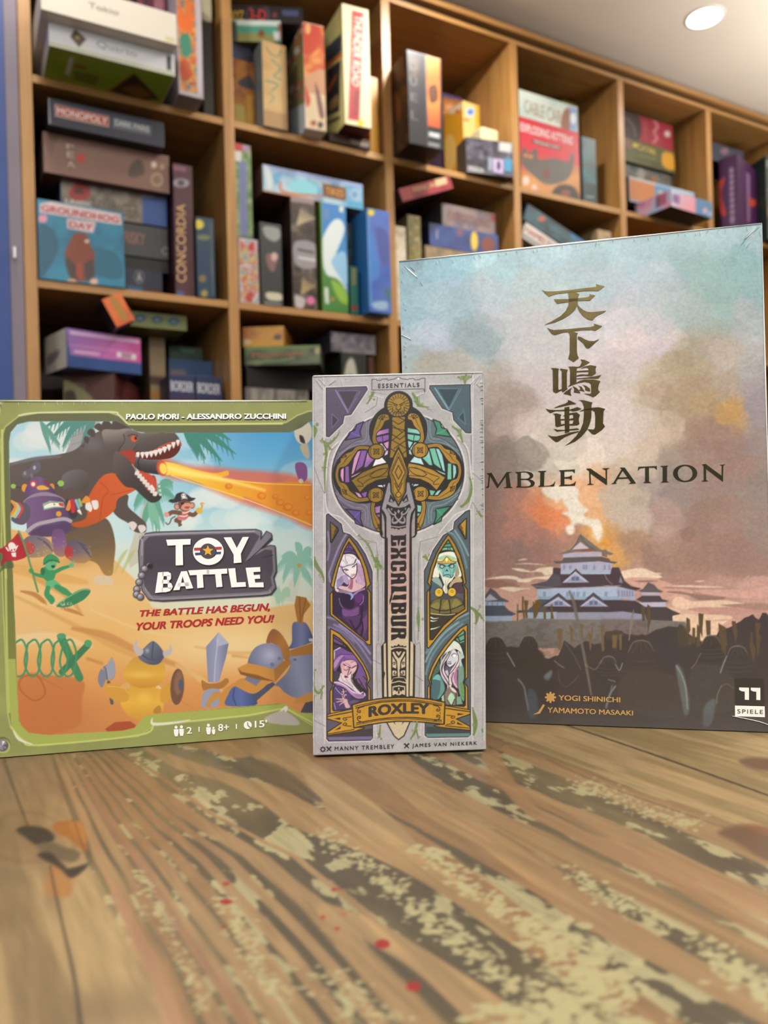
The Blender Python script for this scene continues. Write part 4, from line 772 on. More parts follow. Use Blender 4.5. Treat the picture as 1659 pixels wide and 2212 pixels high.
letters('author_lettering', 'PAOLO MORI - ALESSANDRO ZUCCHINI', TA([(692, 118), (1522, 122), (1522, 150), (690, 148)]), tf, cmat('#35352a'), tb, to_, bold=.05, off=.0004); letters('author_lettering', 'PAOLO MORI - ALESSANDRO ZUCCHINI', TA([(690, 113), (1520, 117), (1520, 145), (688, 143)]), tf, m_tw, tb, to_, bold=.045, off=.0007)
def person(x, y, s): return [circ(x, y, 8 * s, 8 * s), [(x - 12 * s, y + 10 * s), (x + 12 * s, y + 10 * s), (x + 12 * s, y + 30 * s), (x + 7 * s, y + 48 * s), (x - 7 * s, y + 48 * s), (x - 12 * s, y + 30 * s)]]
shapes('player_icons', [TC(p) for p in person(918, 862, 1) + person(946, 860, 1) + person(1086, 852, 1) + person(1112, 866, .7) + [circ(1290, 852, 21, 21)]], tf, m_tw, tb, to_, .0006); shapes('clock_hands', [TC([(1288, 836), (1292, 836), (1293, 852), (1306, 862), (1302, 866), (1288, 854)])], tf, cmat('#7d8448'), tb, to_, .0009)
for s_, q in (('2', [(972, 862), (1000, 860), (1000, 895), (972, 897)]), ('I', [(1034, 860), (1040, 860), (1040, 886), (1034, 886)]), ('8+', [(1136, 846), (1193, 843), (1193, 880), (1136, 884)]), ('I', [(1228, 846), (1234, 846), (1234, 872), (1228, 872)]), ("15'", [(1326, 828), (1390, 824), (1390, 862), (1326, 866)])): letters('info_lettering', s_, TC(q), tf, m_tw, tb, to_, bold=.02, off=.0006)
r = np.random.RandomState(5); lines = [([(0, 867), (200, 868.3), (440, 869.8), (668, 871.4)], 4.0)]
for k in range(30): x = r.rand() * 660; lines.append(([(x, 869 + x * .0075), (x + 1, 873 + x * .0075 + r.rand() * 3)], 1.6))
creases('shrink_wrap_creases', lines, tf, tb, to_, .0005)
# ------------------------------------------------------------------ narrow middle box: golden sword in a stone window
O, U, V, W = stand(-0.03912, 0.38602, 0.02318, 0.08756, 0.19211, 0.026, lean=0.01816, shear=-0.02372)
ex, eo = game_box('board_game_box', O, U, V, W, cmat('#a09c9e', .45), 'narrow grey board game box with a golden sword between four stained glass portraits', bev=0.0016)
ef = Face(O, U, V, [(674.5, 808.5), (1046.5, 812.5), (1051.5, 1629.5), (675.5, 1636)])
cv = Cv(662, 796, 1062, 1648, 0.8, '#a7a3a5')
EA, EB, W1, W2, W3, W4, S1, S2, RXc = crop(660, 800, 4.1475), crop(660, 1200, 4.1475), crop(705, 1150, 9.218), crop(705, 1350, 10.536), crop(915, 1150, 8.19), crop(915, 1350, 10.536), crop(820, 1050, 9.222), crop(820, 1280, 9.222), crop(700, 1490, 5.027)
CX = 836.0
def mir(pts): return [(2 * CX - x, y) for x, y in pts]
INK, GOLD, GOLD2 = '#2b2625', '#9d7a2c', '#6f5420'
LT, MD, DK = '#c3bebf', '#8e8a8c', '#6e6a6d'
cv.field(lambda X, Y: (sstep(861, 900, X) * .35, '#a3a8a0'))
cv.field(lambda X, Y: ((fbm(X / 30, Y / 22, 70, 4) - .35) * .7, '#8b8789')); cv.field(lambda X, Y: ((fbm(X / 24, Y / 30, 75, 4) - .5) * 1.2, '#c2bfc0'))
# stone mouldings
for s in (lambda p: p, mir):
    for x, w_, c in ((62, 2.4, '#b9b6b8'), (80, 1.4, '#93908f'), (166, 2.0, '#c2bebe')): cv.stroke(EA(s([(x, 60), (x + 4, 700), (x, 1300)])) + EB(s([(x, 340), (x - 4, 900), (x + 6, 1690)])), w_, c)
    cv.stroke(EA(s([(185, 620), (190, 1230)])) , 1.4, '#6f6b6c'); cv.stroke(EA(s([(300, 640), (205, 780), (190, 1230), (330, 1330), (470, 1490)])), 2.2, '#c8c4c4'); cv.stroke(EA(s([(310, 655), (215, 790), (200, 1222)])), 1.2, '#7d797a')
    cv.stroke(EA(s([(480, 1520), (640, 1560), (655, 1740)])), 1.2, '#77716f', smooth=False); cv.stroke(EB(s([(655, 0), (658, 780)])), 1.3, '#77716f'); cv.stroke(EB(s([(625, 0), (628, 700), (618, 1300), (640, 1640)])), 2.6, '#bcb8b6'); cv.stroke(EB(s([(690, 20), (692, 760), (640, 830), (650, 1280)])), 1.6, '#8a8583')
    cv.stroke(EA(s([(600, 240), (650, 250), (640, 330), (540, 390)])), 1.2, '#6b6768', smooth=False)
    cv.stroke(EA(s([(590, 205), (720, 235)])), 1.0, '#77726f'); cv.stroke(EA(s([(590, 228), (700, 262)])), 2, '#c4c0c0')
def rim(pts, wl=3.4, c='#bdb8b9'): cv.stroke(pts, wl, c, closed=True, smooth=False); cv.stroke(pts, 1.5, '#5a5557', closed=True, smooth=False)
purp, teal = ('#50475a', '#645679', '#8b7ba6', '#3a353d'), ('#475a62', '#55707a', '#84a3a6', '#33424a')
for pal, tri, t1, t2 in ((purp, [(190, 158), (550, 158), (560, 182), (412, 402), (350, 412), (338, 480), (215, 597), (190, 592)], [(300, 192), (470, 196), (385, 355)], [(240, 392), (302, 450), (240, 520)]), (teal, [(1120, 168), (1478, 170), (1486, 602), (1440, 598), (1332, 480), (1322, 412), (1230, 372), (1116, 192)], [(1190, 202), (1372, 206), (1290, 366)], [(1422, 400), (1436, 522), (1372, 462)])):
    P_ = EA(tri); rim(P_, 7); cv.poly(P_, pal[0]); c0 = np.mean(P_, 0)
    cv.stroke(EA([t1[0], t1[1], t1[2]]), 4, pal[1], closed=True, smooth=False); cv.poly(EA(t1), pal[3]); cv.poly(EA(t2), pal[3]); cv.stroke(EA(t2), 2.2, pal[1], closed=True, smooth=False)
    cv.stroke(EA([(t1[0][0] - 25, t1[0][1] - 10), (t1[2][0], t1[2][1] + 28)]), 3, pal[2], alpha=.8); cv.stroke(EA([(t1[2][0], t1[2][1] + 28), (t1[1][0] + 25, t1[1][1])]), 1.4, pal[2], alpha=.6)
    cv.stroke(P_, 1.6, '#2e2a2d', closed=True, smooth=False)
# rose window disc
cv.ell(*EA([(832, 945)])[0], 612 / 4.1475, 562 / 4.1475, '#c6c2c2', soft=1.5); cv.ell(*EA([(832, 945)])[0], 596 / 4.1475, 546 / 4.1475, '#3a3537')
cv.ell(*EA([(832, 945)])[0], 585 / 4.1475, 537 / 4.1475, ('lin', EA([(240, 0)])[0], EA([(1420, 0)])[0], ['#5f586a', '#6b6874', '#5d6b70', '#52656b']))
for s, c in ((lambda p: p, '#8a8398'), (mir, '#86999c')):
    for pts in ([(300, 760), (420, 690), (560, 650), (575, 480), (640, 430)], [(285, 800), (430, 660), (540, 630), (550, 470)], [(270, 1100), (380, 1180), (550, 1230), (560, 1400)], [(300, 1150), (420, 1230), (530, 1260), (540, 1380)], [(260, 900), (265, 1000), (300, 1120)], [(600, 440), (590, 600)], [(590, 1250), (600, 1420)]): cv.stroke(EA(s(pts)), 1.6, c, alpha=.75)
    for pts in ([(310, 730), (440, 650), (520, 620)], [(300, 1190), (430, 1260), (520, 1290)]): cv.stroke(EA(s(pts)), 2, '#444049', alpha=.8)
for s, c, c2 in ((lambda p: p, '#5b4a86', '#7f6bb0'), (mir, '#3f8467', '#5fae92')):
    for pts in ([(362, 632), (400, 562), (448, 545), (462, 496), (525, 470), (492, 560), (505, 607)], [(362, 1250), (500, 1270), (496, 1340), (520, 1412), (452, 1380), (440, 1330)]):
        cv.poly(EA(s(pts)), c); cv.stroke(EA(s(pts)), 2.4, INK, closed=True, smooth=False); a, b = EA(s(pts))[0], EA(s(pts))[3]; cv.stroke([a, ((a[0] + b[0]) / 2, (a[1] + b[1]) / 2), b], 1.6, INK); cv.stroke(EA(s([pts[1], pts[-1]])), 1.4, c2, alpha=.7)
# quatrefoil: dark ground, glass, gold tracery
for e in ((836, 560, 262, 240), (530, 945, 282, 262), (1142, 945, 282, 262), (836, 1260, 250, 230)): cv.ell(*EA([e[:2]])[0], e[2] / 4.1475, e[3] / 4.1475, INK)
PK, PU, WH, TE, TE2, TE3 = '#c08bb6', '#80539a', '#dcd6dc', '#6db39b', '#8cc3c0', '#a9d3d4'
def glass(pts, cols, seed=0):
    cv.poly(pts, cols[0])
    if len(cols) > 1: cv.poly(pts, ('lin', pts[0], pts[len(pts) // 2], cols), soft=None)
    cv.stroke(pts, 2.0, INK, closed=True, smooth=False)
for s, A_, B_, Cc in ((lambda p: p, PK, PU, WH), (mir, TE2, TE, TE3)):
    glass(EA(s([(755, 535), (640, 560), (632, 605), (755, 580)])), [B_, A_]); glass(EA(s([(755, 590), (632, 612), (628, 660), (700, 660), (755, 640)])), [B_, B_]); glass(EA(s([(755, 648), (700, 668), (730, 720), (752, 720)])), [A_, A_]); glass(EA(s([(690, 668), (660, 672), (720, 760), (735, 730)])), [Cc, Cc]); glass(EA(s([(750, 730), (725, 735), (705, 790), (748, 770)])), [A_, Cc])
    cv.stroke(EA(s([(690, 590), (700, 660)])), 1.4, INK)
    glass(EA(s([(470, 735), (505, 725), (440, 930), (412, 950), (425, 860), (440, 790)])), [A_, A_]); glass(EA(s([(505, 725), (560, 728), (520, 870), (445, 925)])), [B_, B_]); glass(EA(s([(560, 735), (590, 795), (630, 805), (560, 880), (525, 885)])), [A_, B_]); glass(EA(s([(630, 810), (690, 790), (740, 850), (600, 880)])), [Cc, Cc])
    glass(EA(s([(412, 955), (560, 890), (640, 870), (500, 935), (412, 975)])), [A_, A_]); glass(EA(s([(318, 895), (350, 870), (348, 1012), (330, 1000), (314, 950)])), [A_, A_]); glass(EA(s([(358, 866), (395, 864), (400, 1014), (356, 1014)])), [B_, B_])
    glass(EA(s([(440, 1092), (490, 1110), (520, 1155), (480, 1150)])), [A_, A_]); glass(EA(s([(500, 1110), (560, 1095), (550, 1150), (525, 1152)])), [B_, B_]); glass(EA(s([(640, 1045), (690, 1040), (715, 1070), (660, 1060)])), [Cc, Cc]); glass(EA(s([(695, 1040), (745, 1035), (720, 1085)])), [Cc, A_]); glass(EA(s([(560, 1090), (620, 1060), (590, 1110)])), [A_, A_])
    glass(EA(s([(622, 1238), (680, 1225), (690, 1290), (630, 1300)])), [B_, A_]); glass(EA(s([(632, 1306), (690, 1298), (690, 1330), (650, 1335)])), [B_, B_]); glass(EA(s([(680, 1180), (720, 1150), (700, 1220)])), [Cc, Cc])
for s, gl in ((lambda p: p, '#8a6c28'), (mir, '#a27c2f')):
    for pts, w_ in (([(742, 438), (690, 450), (662, 510), (628, 570), (622, 640), (648, 690)], [11, 16, 15, 7, 7, 9]), ([(600, 720), (550, 706), (475, 705), (430, 750), (370, 800), (345, 840), (300, 870), (284, 945), (304, 1015), (345, 1050), (370, 1110), (430, 1150), (480, 1172), (560, 1166), (605, 1150)], [7, 6, 7, 9, 20, 14, 6, 5, 6, 14, 18, 14, 8, 7, 7]), ([(622, 1175), (606, 1240), (616, 1310), (640, 1370), (664, 1430)], [8, 7, 8, 14, 12])):
        cv.stroke(EA(s(pts)), np.array(w_) + 3.5, INK); cv.stroke(EA(s(pts)), w_, gl)
        cv.stroke(EA(s(pts)), np.maximum(np.array(w_) * .12, .7), INK, alpha=.55)
    for x, y in ((640, 742), (636, 1132)):
        c = EA(s([(x, y)]))[0]; cv.ell(*c, 18.5, 17.5, INK); cv.ell(*c, 16, 15, gl); q = [(c[0] + a, c[1] + b) for a, b in ((-6, -6), (0, -4), (6, -6), (4, 0), (6, 6), (0, 4), (-6, 6), (-4, 0))]; cv.stroke(q, 1.5, INK, closed=True, smooth=False); cv.stroke([(c[0] - 3, c[1]), (c[0], c[1] - 3), (c[0] + 3, c[1]), (c[0], c[1] + 3)], 1.2, INK, closed=True, smooth=False)
        cv.stroke([(c[0] - 11, c[1] - 8), (c[0] - 13, c[1]), (c[0] - 11, c[1] + 8)], 1.1, INK); cv.stroke([(c[0] + 11, c[1] - 8), (c[0] + 13, c[1]), (c[0] + 11, c[1] + 8)], 1.1, INK)
    for x, y, an in ((700, 462, -.4), (372, 780, -1.0), (372, 1080, -2.2), (655, 1395, 2.6)):
        c = EA(s([(x, y)]))[0]; sg = -1 if s is mir else 1
        for k in (-.75, -.25, .25, .75):
            d = (math.sin(an + k) * 9 * sg, -math.cos(an + k) * 9); cv.stroke([c, (c[0] + d[0] * .6 + d[1] * .1, c[1] + d[1] * .6), (c[0] + d[0], c[1] + d[1])], 1.1, INK); cv.ell(c[0] + d[0], c[1] + d[1], 1.6, 1.6, INK)
# sword hilt
cv.ell(*EA([(838, 335)])[0], 31, 31, INK); cv.ell(*EA([(838, 333)])[0], 24, 24.5, '#94752c')
for k in range(22):
    a = 2 * math.pi * k / 22; c = EA([(838, 333)])[0]; cv.stroke([(c[0] + 13 * math.cos(a), c[1] - 1 + 13.5 * math.sin(a)), (c[0] + 18 * math.cos(a + .12), c[1] + 18 * math.sin(a + .12)), (c[0] + 24 * math.cos(a + .1), c[1] + 24 * math.sin(a + .1))], [.7, 1.5, 1.1], INK)
LN = lambda pts, w_=1.3: cv.stroke(EA(pts), w_, INK)
LN([(785, 310), (810, 322), (828, 330)], 2); LN([(890, 310), (866, 322), (848, 330)], 2); LN([(795, 330), (815, 338)], 1.6); LN([(880, 330), (862, 338)], 1.6); LN([(820, 365), (838, 378), (858, 365)], 2.2); LN([(838, 378), (838, 392)], 1.4); LN([(805, 395), (822, 398), (838, 390), (856, 398), (872, 395)], 1.5); LN([(812, 412), (838, 405), (866, 412)], 1.2); LN([(822, 335), (815, 365)], 1.2); LN([(856, 335), (862, 365)], 1.2); LN([(790, 350), (785, 385), (805, 415)], 1.2); LN([(888, 350), (893, 385), (872, 415)], 1.2)
cv.poly(EA([(752, 430), (925, 430), (915, 560), (940, 820), (735, 820), (765, 560)]), INK)
cv.poly(EA([(782, 440), (896, 440), (892, 560), (912, 800), (762, 800), (785, 560)]), '#8b6c28')
for a, b in (((785, 470), (840, 505)), ((840, 505), (895, 470)), ((780, 530), (895, 560)), ((782, 510), (870, 575)), ((895, 560), (775, 650)), ((778, 590), (850, 640)), ((850, 640), (905, 600)), ((775, 640), (905, 720)), ((905, 650), (800, 720)), ((765, 720), (850, 770)), ((912, 740), (850, 790)), ((840, 440), (895, 470))): cv.stroke(EA([a, b]), 1.7, INK)
arm = [(408, 992), (520, 918), (650, 868), (748, 848), (762, 930), (738, 988), (640, 1005), (560, 1045), (492, 1112)]
for s, c in ((lambda p: p, '#7f6324'), (mir, '#a37d30')):
    cv.poly(EA(s(arm)), c, smooth=False); cv.stroke(EA(s(arm)), 3.6, INK, closed=True, smooth=False)
    cv.stroke(EA(s([(470, 1048), (520, 1050), (505, 1020), (470, 990), (540, 960), (660, 905), (720, 895)])), 1.4, INK); cv.stroke(EA(s([(580, 960), (640, 915), (740, 895), (700, 950), (620, 975), (580, 960)])), 1.4, INK); cv.stroke(EA(s([(520, 1030), (590, 985), (740, 965)])), 1.2, INK); cv.stroke(EA(s([(540, 1060), (640, 1010), (740, 1000)])), 1.2, INK)
dia = [(838, 712), (878, 790), (928, 935), (908, 1000), (902, 1110), (838, 1232), (774, 1110), (768, 1000), (748, 935), (798, 790)]
# blade
DKB = S1([(130, -20), (650, -20), (768, 480), (760, 1000), (720, 1070), (655, 1088), (662, 2230)]) + S2([(662, 1020), (725, 1110), (712, 2140), (60, 2140), (40, 1110), (110, 1020)]) + S1([(108, 2230), (110, 1088), (50, 1060), (12, 990), (15, 490)])
cv.poly(DKB, INK)
blade_sheen = ('lin', (0, 1050), (0, 1500), ['#85858c', '#8f898d', '#a88f8d', '#ba998f', '#bfa893', '#c2b494', '#c4b795'])  # the foil's reflection, painted in as a vertical gradient
cv.poly(S1([(182, -20), (600, -20), (718, 480), (640, 590), (618, 700), (608, 900), (600, 2230)]) + S2([(592, 1000), (586, 2120), (186, 2120), (172, 1000)]) + S1([(175, 2230), (175, 1085), (150, 1060), (148, 650), (110, 560), (56, 488)]), blade_sheen)
cv.poly(S1([(56, 560), (90, 640), (112, 760), (110, 1062), (66, 1040), (80, 980), (60, 900)]), blade_sheen); cv.poly(S1([(718, 530), (680, 620), (650, 800), (648, 1075), (712, 1030)]), blade_sheen)
cv.poly(S2([(90, 1065), (134, 1040), (140, 1500), (155, 2118), (102, 2118), (100, 1760), (120, 1640), (96, 1600)]), blade_sheen); cv.poly(S2([(628, 1018), (685, 1046), (684, 1400), (670, 2115), (610, 2110)]), blade_sheen)
cv.poly(S1([(230, 200), (190, 350), (280, 380), (320, 330)]), INK); cv.poly(S1([(560, 200), (585, 350), (500, 385), (460, 330)]), INK); cv.poly(S1([(240, 290), (218, 340), (305, 385)]), blade_sheen); cv.poly(S1([(540, 285), (565, 340), (475, 385)]), blade_sheen)
cv.poly(S1([(155, 400), (280, 462), (395, 480), (520, 460), (612, 400), (640, 485), (575, 570), (545, 650), (540, 832), (395, 852), (240, 832), (238, 660), (210, 580), (140, 485)]), INK)
for sg in (1, -1):
    q = lambda pts: S1([(390 + sg * (x - 390), y) for x, y in pts])
    cv.stroke(q([(185, 500), (240, 580), (290, 610), (335, 590), (310, 555)]), [4.5, 3.5, 3, 3, 2], blade_sheen); cv.stroke(q([(330, 580), (320, 640), (350, 690), (390, 730)]), [3, 3.5, 3.5, 4], blade_sheen); cv.stroke(q([(285, 660), (270, 720), (285, 775), (340, 770), (385, 735)]), [1.5, 4, 4, 5, 4], blade_sheen); cv.stroke(q([(275, 740), (320, 720), (310, 700), (290, 715)]), 1.3, INK); cv.poly(q([(250, 470), (268, 500), (252, 530), (236, 500)]), blade_sheen)
cv.poly(S1([(392, 505), (418, 550), (392, 595), (362, 550)]), blade_sheen)
cv.poly(S1([(240, 850), (390, 880), (535, 850), (535, 885), (500, 880), (470, 900), (430, 888), (390, 920), (350, 888), (310, 900), (280, 880), (240, 885)]), INK)
def ink(f, pts, holes=()):
    cv.poly(f(pts), INK)
    for h in holes: cv.poly(f(h), blade_sheen)
ink(S1, [(235, 998), (280, 1030), (500, 1030), (540, 998), (540, 1200), (520, 1242), (440, 1232), (436, 1165), (500, 1152), (500, 1122), (280, 1122), (278, 1152), (345, 1165), (345, 1232), (250, 1242), (238, 1190)]); ink(S1, [(372, 1110), (425, 1110), (408, 1190), (392, 1245), (372, 1200)])
ink(S1, [(235, 1265), (370, 1285), (400, 1345), (435, 1285), (540, 1265), (540, 1362), (440, 1365), (410, 1388), (440, 1410), (545, 1403), (540, 1502), (430, 1480), (400, 1432), (375, 1480), (238, 1502), (235, 1403), (340, 1408), (370, 1388), (340, 1365), (238, 1362)])
ink(S1, [(265, 1530), (400, 1540), (520, 1530), (545, 1580), (545, 1690), (525, 1742), (408, 1736), (415, 1660), (500, 1652), (500, 1615), (278, 1615), (275, 1652), (355, 1662), (355, 1736), (265, 1746), (235, 1690), (232, 1590)])
ink(S1, [(235, 1770), (300, 1787), (500, 1780), (540, 1830), (545, 1930), (500, 1985), (300, 1990), (238, 2010), (238, 1905), (360, 1900), (372, 1865), (238, 1860)], [[(425, 1865), (490, 1862), (506, 1880), (490, 1900), (418, 1900)]])
ink(S1, [(240, 2030), (400, 2050), (545, 2035), (545, 2150), (310, 2142), (272, 2190), (262, 2280), (235, 2340), (215, 2412), (204, 2330), (240, 2200)])
ink(S2, [(300, 90), (400, 100), (545, 75), (540, 195), (420, 180), (255, 195)])
ink(S2, [(240, 240), (420, 255), (545, 240), (540, 400), (520, 462), (440, 456), (385, 430), (350, 466), (260, 466), (240, 400)], [[(278, 352), (300, 338), (398, 335), (375, 374), (285, 374)], [(445, 350), (455, 338), (490, 336), (502, 358), (488, 372), (440, 370)]])
ink(S2, [(260, 500), (400, 506), (545, 490), (545, 585), (292, 585), (272, 603), (292, 621), (545, 621), (545, 725), (400, 706), (260, 716), (235, 650), (232, 560)])
ink(S2, [(240, 740), (400, 756), (540, 756), (545, 880), (520, 966), (430, 966), (375, 935), (330, 966), (240, 1000), (240, 880), (365, 872), (386, 853), (365, 838), (240, 838)], [[(425, 852), (440, 840), (490, 838), (506, 858), (490, 876), (435, 876)]])
cv.poly(S2([(242, 1105), (280, 1125), (310, 1095), (350, 1110), (392, 1068), (430, 1110), (470, 1095), (500, 1125), (542, 1105), (542, 1145), (392, 1125), (242, 1148)]), INK)
cv.poly(S2([(240, 1190), (320, 1156), (395, 1150), (480, 1156), (545, 1190), (542, 1792), (500, 1740), (395, 1722), (290, 1740), (242, 1800)]), INK)
cv.poly(S2([(330, 1218), (370, 1215), (392, 1245), (415, 1215), (452, 1218), (392, 1312)]), blade_sheen)
for sg in (1, -1):
    q = lambda pts: S2([(393 + sg * (x - 393), y) for x, y in pts])
    cv.stroke(q([(285, 1240), (330, 1325), (385, 1420), (394, 1700)]), [4, 5, 6, 4], blade_sheen); cv.poly(q([(266, 1310), (330, 1420), (345, 1480), (340, 1560), (300, 1540), (266, 1530)]), blade_sheen); cv.poly(q([(266, 1600), (310, 1590), (350, 1610), (355, 1690), (266, 1705)]), blade_sheen)
    cv.stroke(q([(275, 1450), (310, 1430), (315, 1470), (290, 1475)]), 1.7, INK); cv.stroke(q([(266, 1545), (310, 1590), (350, 1560), (372, 1600), (350, 1665), (300, 1670), (310, 1630)]), 2.2, INK); cv.stroke(q([(250, 1722), (320, 1706), (360, 1700)]), 2, INK)
cv.poly(S2([(245, 1835), (290, 1750), (395, 1742), (500, 1750), (545, 1835), (395, 1800)]), INK); cv.poly(S2([(245, 1855), (395, 1822), (542, 1860), (545, 2120), (245, 2120)]), INK)
cv.poly(S2([(266, 1915), (395, 1890), (520, 1915), (520, 2090), (266, 2090)]), blade_sheen); cv.poly(S2([(286, 1935), (395, 1915), (500, 1935), (500, 2000), (470, 1985), (440, 2020), (394, 1985), (345, 2020), (315, 1985), (286, 2000)]), INK); cv.poly(S2([(393, 1930), (412, 1962), (393, 1985), (374, 1962)]), blade_sheen); cv.ell(*S2([(393, 2030)])[0], 1.8, 4, INK); cv.poly(S2([(270, 2095), (330, 2065), (393, 2100), (460, 2065), (520, 2095), (520, 2120), (270, 2120)]), INK)
cv.poly(EA(dia), '#9c792c', smooth=False); cv.stroke(EA(dia), 3.4, INK, closed=True, smooth=False)
cv.stroke(EA([(838, 795), (902, 935), (838, 1068), (776, 935)]), 2.0, INK, closed=True, smooth=False); cv.stroke(EA([(838, 872), (870, 935), (838, 995), (808, 935)]), 1.8, INK, closed=True, smooth=False); cv.stroke(EA([(838, 760), (880, 860), (915, 935), (890, 1000), (888, 1105), (838, 1200), (790, 1105), (788, 1000), (762, 935), (796, 860)]), 1.1, INK, closed=True, smooth=False)
cv.stroke(EA([(805, 1030), (838, 1105), (872, 1030)]), 1.8, INK, smooth=False); cv.ell(*EA([(838, 1135)])[0], 6.2, 6.2, INK); cv.ell(*EA([(838, 1135)])[0], 4.8, 4.8, '#a8822f')
# side panels with the four portraits
PL = EA([(190, 1300), (205, 1288), (325, 1385), (340, 1460), (400, 1480), (470, 1550), (540, 1660), (585, 1770)]) + EB([(602, 160), (606, 1650), (585, 1670), (210, 1672), (192, 1650)])
PR = EA([(1475, 1290), (1440, 1302), (1340, 1390), (1330, 1460), (1240, 1510), (1150, 1640), (1092, 1780)]) + EB([(1070, 160), (1076, 1636), (1100, 1655), (1460, 1655), (1482, 1636)])
for P_, c, hl in ((PL, '#554f5e', '#8d7fa5'), (PR, '#4f5a5f', '#7f9ca2')):
    rim(P_, 7, '#c4bfbe'); cv.poly(P_, c); cv.stroke(P_, 2.0, '#2f2b2d', closed=True, smooth=False)
for f, pts, hl in ((W1, [(40, 0), (70, 300), (30, 560)], '#8d7fa5'), (W1, [(90, 1000), (60, 850), (100, 720), (250, 330), (400, 60)], '#9486ad'), (W1, [(30, 1700), (250, 1780), (500, 1950), (760, 2212)], '#8f7fb0'), (W1, [(60, 1900), (300, 1990), (560, 2212)], '#7d7092'), (W2, [(180, 10), (420, 150), (700, 420), (900, 700), (1030, 900)], '#8c7cae'), (W2, [(300, 10), (600, 230), (850, 480), (1010, 690)], '#9a8dbd'), (W2, [(60, 80), (300, 200), (600, 500), (850, 850), (980, 1200)], '#6f6583'), (W3, [(420, 50), (560, 130), (700, 420), (770, 700)], '#6f8f98'), (W3, [(560, 30), (700, 260), (800, 480)], '#83a2a9'), (W3, [(60, 2180), (250, 1900), (500, 1650), (800, 1500)], '#84a6ab'), (W3, [(120, 2180), (330, 1900), (560, 1710), (800, 1580)], '#5f777e'), (W4, [(60, 900), (200, 620), (480, 260), (800, 20)], '#86a9ae'), (W4, [(60, 1180), (200, 780), (500, 380), (900, 60)], '#6f9097'), (W4, [(50, 700), (300, 380), (640, 60)], '#5d7780')):
    cv.stroke(f(pts), 5, hl, soft=3, alpha=.55); cv.stroke(f(pts), 1.3, hl, alpha=.9)
for s, c in ((lambda p: p, '#76602a'), (mir, '#a9842f')):
    cv.poly(EA(s([(222, 1352), (300, 1420), (305, 1440), (240, 1555), (222, 1545)])), INK); cv.poly(EA(s([(230, 1368), (292, 1430), (236, 1540)])), c)
    for k in (0, 18, 36): cv.stroke(EA(s([(240 + k * .6, 1525 - k * 2), (290, 1440 - k)])), 1.3, INK)
gold_sheen = ('lin', (0, 1160), (0, 1540), ['#98742a', '#a97e2a', '#b98a2c', '#bd8e2e'])  # frame gold brightens downwards: foil reflection put into the colour
def lancet(f, outer, inner, bgc, body):
    cv.stroke(f(outer), 4.5, INK, closed=True, smooth=False); cv.poly(f(outer), gold_sheen); cv.stroke(f(inner), 3.2, INK, closed=True, smooth=False); cv.poly(f(inner), bgc)
    w, a = cv.mask_poly(f(inner), w=(slice(None), slice(None))); cv.clip = a; body(f); cv.clip = None
    cv.stroke(f(inner), 1.6, INK, closed=True, smooth=False)
def st(f, pts, w_, c, a=1): cv.stroke(f(pts), w_, c, alpha=a)
def sp(f, pts, c, a=1, soft=None): cv.sp(f(pts), c, soft=soft, alpha=a)
